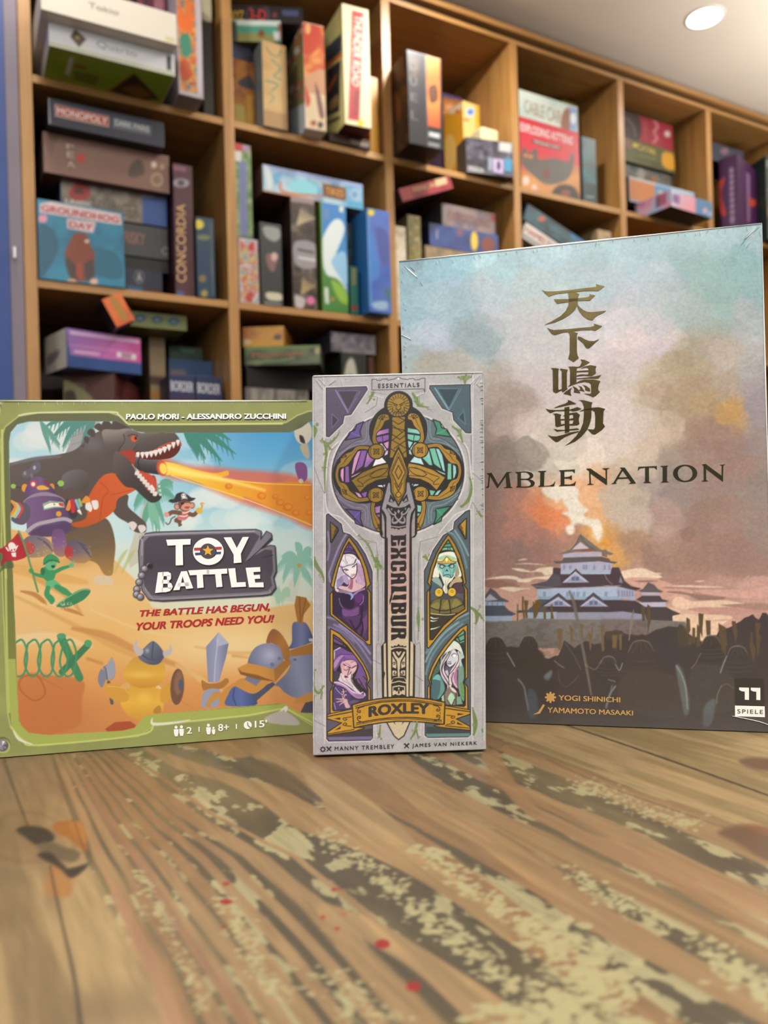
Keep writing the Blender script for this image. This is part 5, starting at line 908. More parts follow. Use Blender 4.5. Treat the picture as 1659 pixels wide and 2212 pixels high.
def body1(f):
    cv.poly(f([(440, 200), (600, 400), (620, 480), (300, 480)]), '#5d3f78'); st(f, [(370, 350), (480, 345), (580, 400)], 1.6, INK); st(f, [(340, 380), (480, 380), (600, 430)], 1.3, INK); st(f, [(460, 240), (450, 345)], 1.4, INK); st(f, [(520, 380), (490, 440)], 1.4, INK); st(f, [(310, 460), (450, 440), (580, 470), (640, 560)], 4, INK)
    sp(f, [(150, 1000), (240, 720), (290, 500), (420, 450), (560, 470), (640, 560), (720, 640), (790, 900), (800, 1090), (640, 1060), (600, 960), (480, 950), (430, 1060), (340, 1000), (250, 1110), (180, 1100)], '#d8d0d6'); sp(f, [(620, 640), (720, 720), (780, 900), (800, 1090), (620, 1030), (610, 850)], '#b796b4'); sp(f, [(190, 1000), (330, 880), (360, 1000), (250, 1110), (190, 1080)], '#8f82a8'); sp(f, [(340, 870), (420, 880), (460, 1000), (430, 1060), (370, 1000)], '#a392b5')
    for k in range(7): st(f, [(300 + k * 10, 700 + 20 * k), (250 + k * 12, 820 + 12 * k), (190 + 20 * k, 960 + 10 * k)], .9, '#75678c', .8); st(f, [(620, 600 + 30 * k), (690, 680 + 40 * k), (770, 800 + 36 * k)], .9, '#8a6f92', .8)
    sp(f, [(490, 900), (600, 880), (600, 1010), (700, 1080), (780, 1090), (700, 1150), (530, 1215), (400, 1180), (250, 1130), (300, 1080), (440, 1090)], '#cba7ae'); sp(f, [(490, 930), (545, 960), (530, 1130), (500, 1160), (440, 1120), (480, 1050)], '#9c5a76')
    sp(f, [(320, 700), (420, 690), (560, 620), (610, 620), (620, 760), (600, 860), (540, 935), (450, 890), (350, 800)], '#e2d6d8'); sp(f, [(330, 760), (400, 860), (480, 900), (440, 830), (380, 780)], '#c9a9b8', .7)
    st(f, [(310, 690), (350, 800), (450, 890), (540, 938), (600, 870), (620, 750), (610, 640)], 1.8, INK); st(f, [(345, 765), (390, 750), (440, 768)], 2.2, '#4a3a50'); st(f, [(525, 715), (570, 680), (600, 660)], 2.2, '#4a3a50'); cv.ell(*f([(405, 775)])[0], 2.4, 1.6, '#6b5a78'); cv.ell(*f([(560, 700)])[0], 2.2, 1.6, '#6b5a78'); st(f, [(500, 850), (540, 862), (560, 840)], 1.1, '#5a4458'); st(f, [(500, 890), (540, 890), (580, 862)], 1.8, '#96546e')
    st(f, [(270, 680), (330, 710), (440, 680), (560, 640), (600, 560)], 3, '#5d5070'); st(f, [(280, 680), (400, 700), (560, 630)], 1.4, '#b3a7bf'); st(f, [(380, 470), (390, 560), (430, 640)], 1, '#55485f'); st(f, [(400, 480), (470, 490), (560, 540)], .9, '#8d8094'); st(f, [(300, 540), (360, 590), (410, 660)], .9, '#8d8094')
    cv.poly(f([(150, 1180), (300, 1230), (260, 1350), (330, 1500), (310, 1700), (140, 1640)]), '#33253d'); sp(f, [(300, 1220), (420, 1200), (540, 1230), (700, 1180), (760, 1300), (700, 1460), (560, 1540), (380, 1510), (260, 1380)], '#43264f'); sp(f, [(300, 1240), (480, 1260), (560, 1400), (540, 1540), (400, 1520), (270, 1380)], '#2e1f36'); sp(f, [(580, 1280), (720, 1240), (740, 1340), (680, 1420), (600, 1420)], '#5a2f69')
    sp(f, [(330, 1530), (480, 1560), (650, 1500), (650, 1640), (540, 1730), (400, 1730), (330, 1650)], '#5f3a6c')
    for k in range(4): st(f, [(335, 1560 + 34 * k), (480, 1600 + 30 * k), (650, 1530 + 36 * k)], 1.2, '#8c659a', .9)
    cv.poly(f([(320, 1700), (640, 1680), (830, 1560), (835, 2180), (790, 2170)]), '#4b3358'); st(f, [(480, 1770), (600, 2000)], 3, '#2c1d33'); st(f, [(720, 1500), (700, 1800), (600, 1960)], 4, '#2c1d33'); st(f, [(690, 1760), (740, 1900), (700, 2100)], 4, '#2c1d33'); cv.poly(f([(740, 1760), (830, 1640), (830, 1900), (760, 2080)]), '#63406f')
    sp(f, [(380, 1235), (470, 1215), (540, 1250), (550, 1310), (490, 1370), (500, 1300), (450, 1250)], '#7a86b6'); st(f, [(420, 1230), (500, 1240), (530, 1310), (500, 1350)], 1, '#b0bbdd'); st(f, [(200, 1150), (280, 1190), (360, 1200), (430, 1220)], 5, '#a794ae'); st(f, [(200, 1150), (280, 1190), (360, 1200), (430, 1220)], 1, INK); st(f, [(560, 1260), (660, 1190), (780, 1150)], 4, '#8f7a99'); st(f, [(190, 1010), (185, 1120), (230, 1180)], 5, '#cfc0bf'); st(f, [(260, 1330), (290, 1450), (340, 1520)], 1.2, '#8d7a99'); st(f, [(750, 1290), (740, 1400), (680, 1470)], 1.2, '#a58ab0')
lancet(W1, [(460, 118), (600, 310), (720, 520), (810, 760), (865, 1000), (880, 1060), (830, 1100), (812, 1150), (880, 1230), (886, 2260), (840, 2260), (800, 2215), (95, 1650), (90, 1240), (150, 1190), (155, 1120), (105, 1070), (150, 880), (230, 620), (340, 340)], [(460, 215), (560, 360), (680, 580), (750, 780), (795, 1050), (790, 1150), (835, 1230), (836, 2170), (800, 2185), (140, 1630), (140, 1210), (178, 1150), (162, 1100), (190, 950), (260, 680), (380, 350)], '#3a2a45', body1)
def body2(f):
    for k in range(3): cv.poly(f([(165, 240 + k * 80), (400, 380 + k * 60), (560, 540 + k * 40), (165, 320 + k * 80)]), ['#5f4578', '#6a4a80', '#4a3a5c'][k])
    st(f, [(170, 300), (400, 460), (600, 620)], 2.2, INK); st(f, [(170, 410), (360, 510)], 2.2, INK); st(f, [(400, 460), (370, 520)], 2.2, INK); st(f, [(200, 450), (360, 510), (620, 640)], 5, INK)
    sp(f, [(165, 900), (200, 620), (320, 530), (480, 620), (640, 690), (800, 900), (890, 1120), (800, 1210), (640, 1250), (700, 1050), (690, 900), (560, 820), (400, 850), (290, 960), (230, 1060), (165, 1060)], '#6b4a8b'); sp(f, [(170, 900), (300, 740), (420, 700), (320, 820), (240, 960), (170, 1010)], '#b58ab0', .8); sp(f, [(400, 700), (620, 690), (780, 880), (640, 800), (480, 790)], '#7f5a9c', .7); st(f, [(240, 740), (330, 700), (620, 700)], 1.6, '#4a2f62'); st(f, [(200, 600), (320, 540)], 2, '#cfc4cf'); cv.poly(f([(165, 560), (205, 640), (200, 760), (165, 860)]), '#b9b58c')
    sp(f, [(290, 960), (400, 850), (560, 815), (700, 880), (740, 980), (690, 1150), (600, 1250), (340, 1100), (240, 1060)], INK)
    sp(f, [(350, 930), (440, 840), (600, 830), (700, 900), (690, 1040), (620, 1140), (520, 1200), (400, 1180), (350, 1060)], '#cfa6ad'); sp(f, [(330, 920), (400, 850), (400, 1000), (350, 1030)], '#c79aa4'); st(f, [(400, 920), (520, 990), (560, 1000)], 2.4, '#4a2e40'); st(f, [(590, 1010), (660, 970), (690, 960)], 2.2, '#4a2e40'); cv.ell(*f([(470, 980)])[0], 2.8, 2.2, '#e9d8dc'); cv.ell(*f([(625, 1045)])[0], 2.6, 2.2, '#e9d8dc'); cv.ell(*f([(475, 982)])[0], 1, 1, INK); cv.ell(*f([(625, 1045)])[0], 1, 1, INK); st(f, [(400, 1040), (460, 1060), (510, 1030)], 1.3, '#5a3a4c'); st(f, [(540, 1010), (500, 1150), (520, 1180), (570, 1100)], 1.8, '#4a2e40'); st(f, [(440, 890), (560, 960)], 1, '#7a5465'); st(f, [(570, 880), (640, 860)], 2, '#9a6a78')
    sp(f, [(270, 1230), (340, 1120), (400, 1160), (480, 1190), (600, 1130), (600, 1290), (680, 1440), (810, 1590), (740, 1600), (560, 1460), (380, 1340), (300, 1300)], '#d3c4c8'); st(f, [(340, 1160), (380, 1280), (500, 1360), (640, 1480)], 1, '#8f7a88'); st(f, [(440, 1220), (500, 1320), (620, 1440)], 1, '#8f7a88'); st(f, [(590, 1150), (580, 1290), (660, 1420), (800, 1580)], 1.6, INK); sp(f, [(420, 1180), (500, 1200), (490, 1240), (440, 1245)], '#5a3444'); st(f, [(430, 1240), (490, 1235)], 1.2, '#e5dde0')
    sp(f, [(170, 1130), (230, 1080), (320, 1140), (280, 1260), (170, 1280)], '#3d3843'); sp(f, [(170, 1330), (260, 1310), (420, 1380), (600, 1520), (780, 1600), (890, 1630), (840, 1700), (700, 1700), (560, 1600), (440, 1470), (300, 1400), (170, 1370)], '#a883ad'); st(f, [(190, 1325), (300, 1340), (450, 1420), (620, 1560), (760, 1600), (860, 1560), (890, 1640)], 2.4, '#d6bfd6'); sp(f, [(640, 1590), (780, 1610), (880, 1640), (800, 1690), (700, 1680)], '#8b6696', .8)
    cv.poly(f([(700, 1230), (880, 1130), (960, 1330), (900, 1540), (720, 1320)]), '#6b4f7c'); st(f, [(740, 1250), (900, 1520)], 2, INK); st(f, [(850, 1200), (950, 1320)], 2, INK); st(f, [(620, 1250), (760, 1440), (900, 1560)], 6, INK); st(f, [(770, 1430), (820, 1360)], 1.6, INK)
    sp(f, [(165, 1390), (300, 1420), (440, 1500), (560, 1640), (540, 1780), (600, 1830), (600, 1960), (165, 1960)], '#4c3a68'); st(f, [(210, 1450), (300, 1560), (380, 1610)], 1.4, '#b7a3c4'); st(f, [(180, 1800), (220, 1950)], 2, '#8f7fae'); sp(f, [(530, 1800), (600, 1740), (760, 1760), (640, 1830)], '#55506a')
    for pts in ([(390, 1480), (405, 1600), (420, 1700)], [(370, 1640), (390, 1700)], [(230, 1705), (330, 1715), (440, 1720)], [(240, 1780), (340, 1760), (440, 1760)], [(310, 1850), (370, 1800), (440, 1790)], [(360, 1550), (450, 1540)], [(355, 1610), (460, 1620)]): st(f, pts, [1.6, 2.6, 3], '#c79f9f')
    sp(f, [(400, 1740), (480, 1720), (500, 1800), (550, 1900), (460, 1920), (420, 1840)], '#c79f9f'); st(f, [(400, 1480), (440, 1560), (390, 1640), (430, 1700)], 1.2, INK)
lancet(W2, [(110, 115), (300, 230), (500, 430), (700, 700), (850, 920), (950, 1120), (995, 1270), (960, 1330), (920, 1390), (998, 1500), (1000, 1760), (960, 1780), (600, 1990), (105, 2030), (100, 1540), (160, 1440), (165, 1370), (100, 1280)], [(170, 238), (300, 330), (480, 500), (680, 760), (820, 960), (900, 1120), (945, 1280), (905, 1390), (955, 1500), (955, 1760), (600, 1945), (170, 1975), (155, 1940), (155, 1500), (200, 1400), (160, 1330)], '#3b3048', body2)
def body3(f):
    cv.poly(f([(440, 200), (560, 400), (300, 400)]), '#4f8f72'); cv.poly(f([(370, 330), (510, 320), (545, 400), (320, 400)]), '#6ab08c'); st(f, [(380, 270), (500, 255)], 2, INK); st(f, [(350, 325), (540, 322)], 2, INK); st(f, [(440, 330), (445, 390)], 1.4, INK); st(f, [(475, 330), (480, 390)], 1.4, INK); st(f, [(290, 415), (420, 390), (600, 420)], 5, INK)
    sp(f, [(160, 830), (240, 600), (270, 460), (420, 405), (560, 430), (610, 600), (680, 830), (560, 860), (500, 700), (300, 700), (280, 850)], '#dadcca'); sp(f, [(260, 520), (420, 460), (590, 540), (420, 560)], '#9cc09c'); sp(f, [(600, 620), (640, 800), (560, 860), (580, 700)], '#7a6f4c', .7)
    cv.poly(f([(250, 560), (340, 560), (380, 520), (418, 480), (460, 520), (510, 560), (600, 570), (590, 600), (420, 610), (255, 600)]), '#cda63c'); st(f, [(250, 580), (350, 570), (418, 490), (500, 568), (600, 580)], 1.2, '#6b5014'); cv.ell(*f([(418, 545)])[0], 2.4, 4, '#e8e6d6'); st(f, [(255, 602), (420, 612), (590, 602)], 1.4, '#6b5014')
    sp(f, [(255, 610), (420, 615), (590, 605), (580, 720), (540, 800), (490, 860), (420, 840), (360, 860), (310, 790), (270, 720)], '#7cb5ae'); sp(f, [(255, 610), (300, 620), (330, 740), (320, 800), (270, 720)], '#93c6bd', .7); sp(f, [(540, 690), (580, 640), (570, 740), (520, 820)], '#4f8a84', .7)
    cv.ell(*f([(335, 660)])[0], 5.6, 5.2, INK); cv.ell(*f([(505, 655)])[0], 5.8, 5.2, INK); cv.ell(*f([(335, 662)])[0], 3.8, 3.4, '#aab5a4'); cv.ell(*f([(508, 660)])[0], 3.8, 3.4, '#aab5a4'); st(f, [(270, 610), (360, 640), (400, 660)], 2.6, '#244a48'); st(f, [(575, 605), (480, 640), (440, 660)], 2.6, '#244a48'); cv.poly(f([(420, 705), (450, 755), (420, 745), (395, 755)]), '#1f2b2a'); st(f, [(360, 830), (390, 815), (425, 810), (470, 815), (490, 860)], 1.8, '#244a48'); st(f, [(390, 690), (360, 780), (350, 850)], 1, '#3d7570'); st(f, [(460, 690), (490, 780), (500, 820)], 1, '#3d7570')
    st(f, [(285, 740), (320, 800), (350, 880), (380, 960)], 4, '#c5d0bc'); sp(f, [(340, 860), (420, 850), (500, 870), (560, 800), (520, 900), (440, 980), (430, 1060), (500, 1180), (530, 1260), (490, 1360), (505, 1260), (420, 1170), (350, 1060), (380, 960)], '#d9d9c6'); st(f, [(400, 900), (400, 1000), (410, 1120), (490, 1230)], 1, '#8f907c'); st(f, [(450, 890), (420, 1000), (440, 1120), (510, 1230)], 1, '#8f907c')
    sp(f, [(150, 880), (260, 850), (330, 960), (330, 1040), (220, 960)], '#8aa298'); sp(f, [(640, 850), (690, 940), (560, 960), (480, 1040), (470, 980), (560, 880)], '#b0a078'); sp(f, [(150, 930), (300, 1010), (330, 1060), (130, 1140)], '#4b5a66'); sp(f, [(540, 1000), (680, 960), (715, 1140), (580, 1140)], '#4d3a44'); cv.poly(f([(130, 1140), (715, 1140), (715, 1290), (130, 1290)]), '#46464a')
    for k in range(4): st(f, [(140, 1160 + 30 * k), (300, 1150 + 12 * k)], 1.2, '#5f6b6c'); st(f, [(580, 1150 + 12 * k), (710, 1170 + 24 * k)], 1.2, '#6b5a60')
    sp(f, [(130, 1340), (240, 1240), (430, 1250), (600, 1230), (700, 1330), (715, 1450), (500, 1500), (130, 1490)], '#6b6236'); sp(f, [(140, 1360), (260, 1290), (300, 1380), (200, 1420)], '#8a8048', .8); sp(f, [(330, 1380), (420, 1260), (470, 1390), (400, 1420)], '#8a8048', .7); sp(f, [(510, 1380), (560, 1240), (660, 1320), (600, 1400)], '#8a8048', .7); st(f, [(320, 1250), (290, 1480)], 2.4, INK); st(f, [(460, 1260), (490, 1500)], 2.4, INK); st(f, [(130, 1380), (300, 1440), (480, 1430), (710, 1340)], 2, INK)
    cv.poly(f([(130, 1500), (715, 1480), (715, 1600), (150, 1960), (120, 1960)]), '#3a352c'); st(f, [(135, 1490), (250, 1505), (420, 1520), (560, 1505)], 1.6, '#c9bd80'); st(f, [(135, 1555), (200, 1580), (280, 1570)], [3, 2, .6], '#cfd6c2'); st(f, [(135, 1615), (190, 1625), (250, 1610)], [3, 2, .6], '#cfd6c2'); st(f, [(135, 1765), (220, 1750), (300, 1720)], [3, 2, .6], '#d6d3b4')
    for x in (280, 510): cv.ell(*f([(x, 1120)])[0], 9.6, 10.2, INK); cv.ell(*f([(x, 1120)])[0], 8.4, 9, '#d3ac3c'); st(f, [(x - 25, 1110), (x, 1080), (x + 25, 1110), (x, 1130), (x - 10, 1110)], 1, '#7a5c18')
lancet(W3, [(450, 112), (560, 280), (650, 480), (710, 700), (748, 960), (705, 1000), (772, 1080), (775, 1450), (600, 1560), (400, 1740), (250, 1900), (100, 2090), (82, 2075), (78, 1110), (132, 1050), (135, 1000), (88, 935), (150, 670), (250, 420), (350, 250)], [(448, 195), (540, 370), (620, 560), (680, 780), (710, 960), (690, 1000), (730, 1080), (735, 1420), (560, 1530), (360, 1700), (170, 1945), (125, 1945), (120, 1090), (150, 1010), (140, 950), (180, 740), (280, 440), (380, 290)], '#2f2d2b', body3)
def body4(f):
    cv.poly(f([(720, 380), (920, 210), (940, 500), (860, 510)]), '#5d9c80'); st(f, [(740, 390), (920, 300)], 2.2, INK); st(f, [(790, 350), (830, 450)], 2.4, INK); st(f, [(830, 460), (940, 420)], 2.2, INK); st(f, [(860, 510), (930, 480)], 2.2, INK); sp(f, [(190, 1240), (260, 1060), (380, 860), (390, 1030), (290, 1230)], '#47614f'); st(f, [(290, 960), (310, 1010)], 1.2, INK)
    sp(f, [(640, 430), (760, 450), (880, 560), (940, 760), (930, 1300), (930, 1900), (180, 1900), (210, 1300), (390, 1100), (370, 820), (480, 600)], INK); sp(f, [(480, 620), (640, 445), (760, 465), (850, 560), (915, 760), (880, 820), (840, 700), (740, 630), (600, 670), (430, 760)], '#cfd8c9'); sp(f, [(430, 730), (400, 820), (410, 950), (450, 780), (600, 680)], '#8fa6b0')
    sp(f, [(620, 690), (720, 640), (800, 760), (790, 880), (700, 980), (600, 1040), (540, 970), (560, 850)], '#c9cad0'); sp(f, [(520, 1000), (600, 1040), (700, 990), (640, 1100), (560, 1200), (490, 1130)], '#5b5468'); sp(f, [(500, 1130), (560, 1110), (580, 1240), (520, 1180)], '#b9bac4')
    st(f, [(650, 770), (690, 730), (750, 740), (770, 765)], 2.2, '#6a7a80'); sp(f, [(670, 770), (720, 745), (760, 770), (710, 810)], '#e5e8e6'); st(f, [(660, 780), (680, 820)], 1.4, '#7c8a90'); st(f, [(580, 905), (610, 920), (630, 905)], 1.5, '#4d4a58'); st(f, [(560, 945), (610, 955), (640, 945)], 1.8, '#3f3b47'); st(f, [(570, 975), (630, 980)], 1, '#8a8a96'); st(f, [(530, 960), (600, 1042), (700, 985), (790, 880)], 1.6, INK)
    for pts, w_, c in (([(640, 680), (560, 820), (470, 920), (430, 1080), (520, 1260), (590, 1400), (590, 1520), (520, 1640), (440, 1720)], [4, 6, 7, 8, 8, 9, 8, 6, 4], '#d6cbd2'), ([(560, 720), (450, 880), (410, 1050), (450, 1250), (560, 1420)], [3, 4, 5, 5, 4], '#c0b3c0'), ([(800, 700), (810, 860), (760, 1000), (660, 1160), (610, 1320), (620, 1420)], [4, 6, 8, 9, 9, 6], '#d9cfd8'), ([(760, 1080), (700, 1250), (720, 1400), (780, 1500)], [8, 14, 12, 5], '#a77291'), ([(740, 1060), (670, 1220), (690, 1380), (770, 1490)], [3, 5, 5, 2], '#d2b5c6')): cv.stroke(f(pts), np.array(w_) * 1.0, c)
    for pts in ([(640, 680), (560, 840), (450, 1010), (440, 1160), (560, 1380), (580, 1520), (490, 1640)], [(600, 700), (480, 890), (420, 1080), (500, 1280), (610, 1440)], [(730, 640), (800, 760), (800, 900), (700, 1080), (590, 1220), (590, 1380)], [(780, 1100), (790, 1300), (790, 1520)], [(690, 1160), (650, 1320), (700, 1450), (780, 1560)], [(500, 1000), (490, 1130), (580, 1300)]): st(f, pts, 1.5, INK)
    sp(f, [(210, 1280), (320, 1190), (400, 1230), (470, 1400), (490, 1560), (420, 1640), (330, 1760), (190, 1740)], '#46636a'); sp(f, [(220, 1290), (320, 1195), (390, 1240), (400, 1330), (290, 1310)], '#6fb0aa'); sp(f, [(400, 1300), (470, 1400), (490, 1560), (370, 1740), (330, 1740), (390, 1560)], '#5f8f84'); sp(f, [(840, 900), (920, 1060), (930, 1400), (930, 1800), (860, 1720), (800, 1500), (800, 1100)], '#6f9080'); sp(f, [(850, 1400), (930, 1500), (930, 1750), (870, 1680)], '#5f8a4c', .8); sp(f, [(840, 700), (915, 760), (930, 830), (870, 870), (880, 1000), (830, 1000)], '#a9bdb4')
    sp(f, [(500, 1640), (600, 1480), (760, 1580), (790, 1700), (760, 1900), (500, 1900)], '#7a6c60'); sp(f, [(610, 1490), (700, 1520), (760, 1610), (680, 1590)], '#d8c9c0'); sp(f, [(640, 1620), (720, 1740), (640, 1890), (560, 1760)], '#a9ceaf'); cv.poly(f([(440, 1700), (490, 1640), (480, 1880), (420, 1780)]), '#9fb9a4'); cv.poly(f([(760, 1720), (850, 1700), (900, 1880), (760, 1890)]), '#6d9a7c'); st(f, [(480, 1650), (490, 1780), (510, 1900)], 1.8, INK); st(f, [(750, 1640), (750, 1900)], 1.8, INK); st(f, [(560, 1780), (620, 1890)], 1.4, INK); st(f, [(720, 1760), (660, 1890)], 1.4, INK)
lancet(W4, [(995, 90), (1000, 1270), (960, 1310), (920, 1390), (1000, 1500), (1005, 1990), (500, 1950), (150, 1740), (115, 1735), (115, 1490), (180, 1400), (125, 1280), (200, 1050), (320, 820), (500, 560), (700, 330), (850, 170)], [(920, 200), (955, 250), (955, 1270), (905, 1390), (955, 1500), (955, 1900), (930, 1930), (510, 1890), (165, 1730), (160, 1480), (200, 1400), (170, 1300), (250, 1080), (370, 850), (560, 590), (760, 350)], '#323835', body4)
# banner with the publisher's name
cv.poly(RXc([(45, 520), (530, 520), (530, 560), (60, 560)]), '#6d6088'); cv.poly(RXc([(30, 490), (525, 440), (525, 525), (45, 525)]), '#3c373b'); cv.poly(RXc([(1110, 505), (1590, 505), (1590, 545), (1125, 545)]), '#5d7f7c'); cv.poly(RXc([(1115, 430), (1600, 470), (1600, 510), (1115, 508)]), '#38403f')
gb = '#bb8a2b'
tip = RXc([(690, 370), (935, 370), (870, 520), (815, 560), (770, 520)]); cv.stroke(tip, 5, INK, closed=True, smooth=False); cv.poly(tip, '#c0b192'); cv.poly(RXc([(755, 370), (780, 405), (770, 370)]), INK); cv.poly(RXc([(862, 370), (850, 405), (878, 370)]), INK)
for tail in ([(42, 282), (312, 228), (330, 430), (438, 432), (330, 464), (42, 502), (44, 474), (205, 372), (42, 322)], [(1588, 262), (1322, 212), (1318, 410), (1205, 422), (1320, 442), (1590, 474), (1586, 442), (1430, 352), (1588, 300)]):
    cv.stroke(RXc(tail), 4.2, INK, closed=True, smooth=False); cv.poly(RXc(tail), gb)
cv.stroke(RXc([(44, 300), (310, 254)]), 2.2, INK); cv.stroke(RXc([(44, 492), (330, 448)]), 1.8, INK); cv.poly(RXc([(105, 325), (180, 315), (178, 340)]), INK); cv.poly(RXc([(120, 452), (185, 412), (182, 438)]), INK); cv.stroke(RXc([(1588, 278), (1322, 236)]), 2.2, INK); cv.stroke(RXc([(1588, 456), (1320, 425)]), 1.8, INK); cv.poly(RXc([(1455, 290), (1530, 302), (1455, 315)]), INK); cv.poly(RXc([(1450, 385), (1520, 425), (1450, 412)]), INK)
for c, sg in ((240, 1), (1395, -1)):
    for y, v in ((330, 1), (392, -1)): cv.stroke(RXc([(c + sg * 60, y - 20 * v), (c + sg * 10, y - 14 * v), (c - sg * 30, y - 4 * v), (c - sg * 10, y + 18 * v), (c + sg * 12, y + 6 * v), (c - sg * 4, y - 2 * v)]), 1.6, INK)
main = [(318, 184), (430, 152), (600, 126), (810, 114), (1000, 121), (1150, 140), (1312, 176), (1300, 402), (1150, 382), (1000, 368), (810, 360), (640, 372), (480, 394), (334, 422)]
cv.stroke(RXc(main), 5.4, INK, closed=True, smooth=False); cv.poly(RXc(main), gb)
cv.stroke(RXc([(340, 196), (600, 145), (810, 133), (1000, 140), (1290, 190)]), 1.5, INK); cv.stroke(RXc([(350, 215), (600, 160), (810, 148), (1000, 156), (1280, 206)]), 2.2, INK); cv.stroke(RXc([(360, 378), (600, 340), (810, 326), (1000, 332), (1280, 366)]), 2.2, INK); cv.stroke(RXc([(352, 398), (600, 354), (810, 342), (1000, 348), (1284, 384)]), 1.4, INK)
for c, sg in ((375, 1), (1255, -1)):
    for y, v in ((242, 1), (330, -1)): cv.stroke(RXc([(c + sg * 60, y - 42 * v), (c + sg * 5, y - 24 * v), (c - sg * 8, y + 14 * v), (c + sg * 22, y + 22 * v), (c + sg * 24, y + 2 * v), (c + sg * 8, y + 4 * v)]), 2.0, INK)
    cv.poly(RXc([(c - sg * 16, 272), (c - sg * 6, 284), (c - sg * 16, 298)]), INK)
# title plaque above the sword
cv.stroke(EA([(600, 95), (640, 95), (642, 105), (685, 105), (690, 95), (740, 95), (745, 108), (800, 98), (835, 82), (870, 98), (925, 108), (930, 100), (975, 100), (985, 112), (1030, 112), (1035, 100), (1076, 100), (1074, 228), (1066, 195), (600, 190)]), 1.6, '#514c4d', closed=True, smooth=False); cv.poly(EA([(838, 82), (850, 96), (838, 110), (826, 96)]), '#d6d2d2')
# moss and cracks
r = np.random.RandomState(12)
def moss(f, path, wd):
    P_ = np.asarray(f(path), float); n = len(P_); w_ = np.interp(np.linspace(0, 1, n), np.linspace(0, 1, len(wd)), wd)
    cv.stroke(P_, w_, '#6a7b4a', soft=1.2)
    for k in range(n * 3):
        i = r.randint(n); cv.ell(P_[i][0] + r.randn() * w_[i] * .6, P_[i][1] + r.randn() * w_[i] * .8, 1 + w_[i] * .3 * r.rand(), 1 + w_[i] * .4 * r.rand(), '#64763f' if k % 2 else '#7b8a5c', alpha=.85)
for f, p, w_ in ((EA, [(65, 490), (90, 530), (80, 600)], [4, 9, 3]), (EA, [(150, 620), (200, 660), (260, 625), (310, 560)], [3, 6, 4, 2]), (EA, [(180, 660), (190, 750), (175, 880), (178, 1100)], [7, 6, 5, 2]), (EA, [(200, 670), (235, 710)], [4, 3]), (EA, [(610, 215), (590, 260), (560, 310)], [7, 5, 2]), (EA, [(965, 235), (1000, 290), (1020, 340), (1100, 360)], [4, 8, 6, 2]), (EA, [(1370, 100), (1430, 110), (1490, 95)], [3, 10, 3]), (EA, [(1320, 540), (1380, 590), (1410, 680)], [3, 6, 3]), (EA, [(1480, 1010), (1490, 1100), (1460, 1200), (1400, 1260)], [3, 5, 7, 4]), (EA, [(1550, 1310), (1580, 1350)], [4, 5]), (EA, [(480, 1490), (560, 1570), (620, 1700)], [2, 4, 3]), (EA, [(640, 1690), (660, 1742)], [3, 6]), (EB, [(600, 10), (650, 90), (690, 120)], [2, 9, 4]), (EB, [(655, 100), (650, 240)], [6, 1]), (EB, [(70, 20), (100, 90), (150, 170), (170, 230)], [7, 9, 6, 2]), (EB, [(1015, 500), (1015, 590), (1020, 700)], [2, 7, 1]), (EB, [(1490, 500), (1540, 560), (1530, 650)], [3, 9, 3]), (EB, [(1560, 560), (1600, 620)], [5, 2]), (EB, [(75, 1050), (70, 1180), (120, 1240), (160, 1180)], [5, 7, 4, 3]), (EB, [(150, 1230), (140, 1290)], [4, 2]), (EB, [(80, 1260), (75, 1350)], [3, 1]), (EB, [(1500, 1400), (1525, 1530), (1510, 1640)], [2, 10, 4]), (EB, [(675, 1540), (665, 1640)], [3, 5]), (EB, [(1005, 1520), (985, 1600), (950, 1660)], [5, 5, 3]), (EB, [(1000, 1600), (1015, 1660)], [3, 3]), (EB, [(1080, 40), (1110, 80)], [6, 3])): moss(f, p, w_)
for f, p in ((EA, [(80, 860), (120, 980), (170, 1100)]), (EA, [(1500, 960), (1590, 1040)]), (EA, [(1500, 1220), (1550, 1310)]), (EB, [(60, 1470), (180, 1540)]), (EB, [(610, 950), (680, 990)]), (EB, [(990, 1100), (1060, 1150)]), (EA, [(1530, 170), (1580, 220)])): cv.stroke(f(p), 1.2, '#6f6b6c')
cv.grain(.05, 3, 3, 81, 2); cv.field(lambda X, Y: (0.05 + 0.05 * np.sin(Y * 2.3), '#d8d4d6'), alpha=.35)
print_face('cover_print', ef, cv, 1.0, m_print_gloss, ex, eo, gain=EGAIN, inset=0.004)
m_ink = cmat('#3a3435', .45)
letters('series_lettering', 'ESSENTIALS', EA([(655, 136), (1026, 138), (1026, 174), (655, 174)]), ef, m_ink, ex, eo, bold=.02, spacing=1.35)
def arc(V): V = V.copy(); V[:, 1] = (V[:, 1] * (0.86 + .0 * V[:, 0]) + 0.17 * (2 * V[:, 0] - 1) ** 2); return V
letters('publisher_lettering', 'ROXLEY', RXc([(488, 178), (1148, 158), (1148, 292), (488, 310)]), ef, m_ink, ex, eo, bold=.05, warp=arc)
letters('artist_lettering', 'MANNY TREMBLEY', RXc([(118, 630), (768, 615), (768, 660), (118, 672)]), ef, m_ink, ex, eo, bold=.02, spacing=1.3)
letters('designer_lettering', 'JAMES VAN NIEKERK', RXc([(962, 612), (1665, 598), (1665, 646), (962, 664)]), ef, m_ink, ex, eo, bold=.02, spacing=1.3)
def cross(cx, cy, r): return [ribbon([(cx - r, cy - r), (cx + r, cy + r)], [r * .7, r * .35], False), ribbon([(cx + r, cy - r), (cx - r, cy + r)], [r * .7, r * .35], False)]
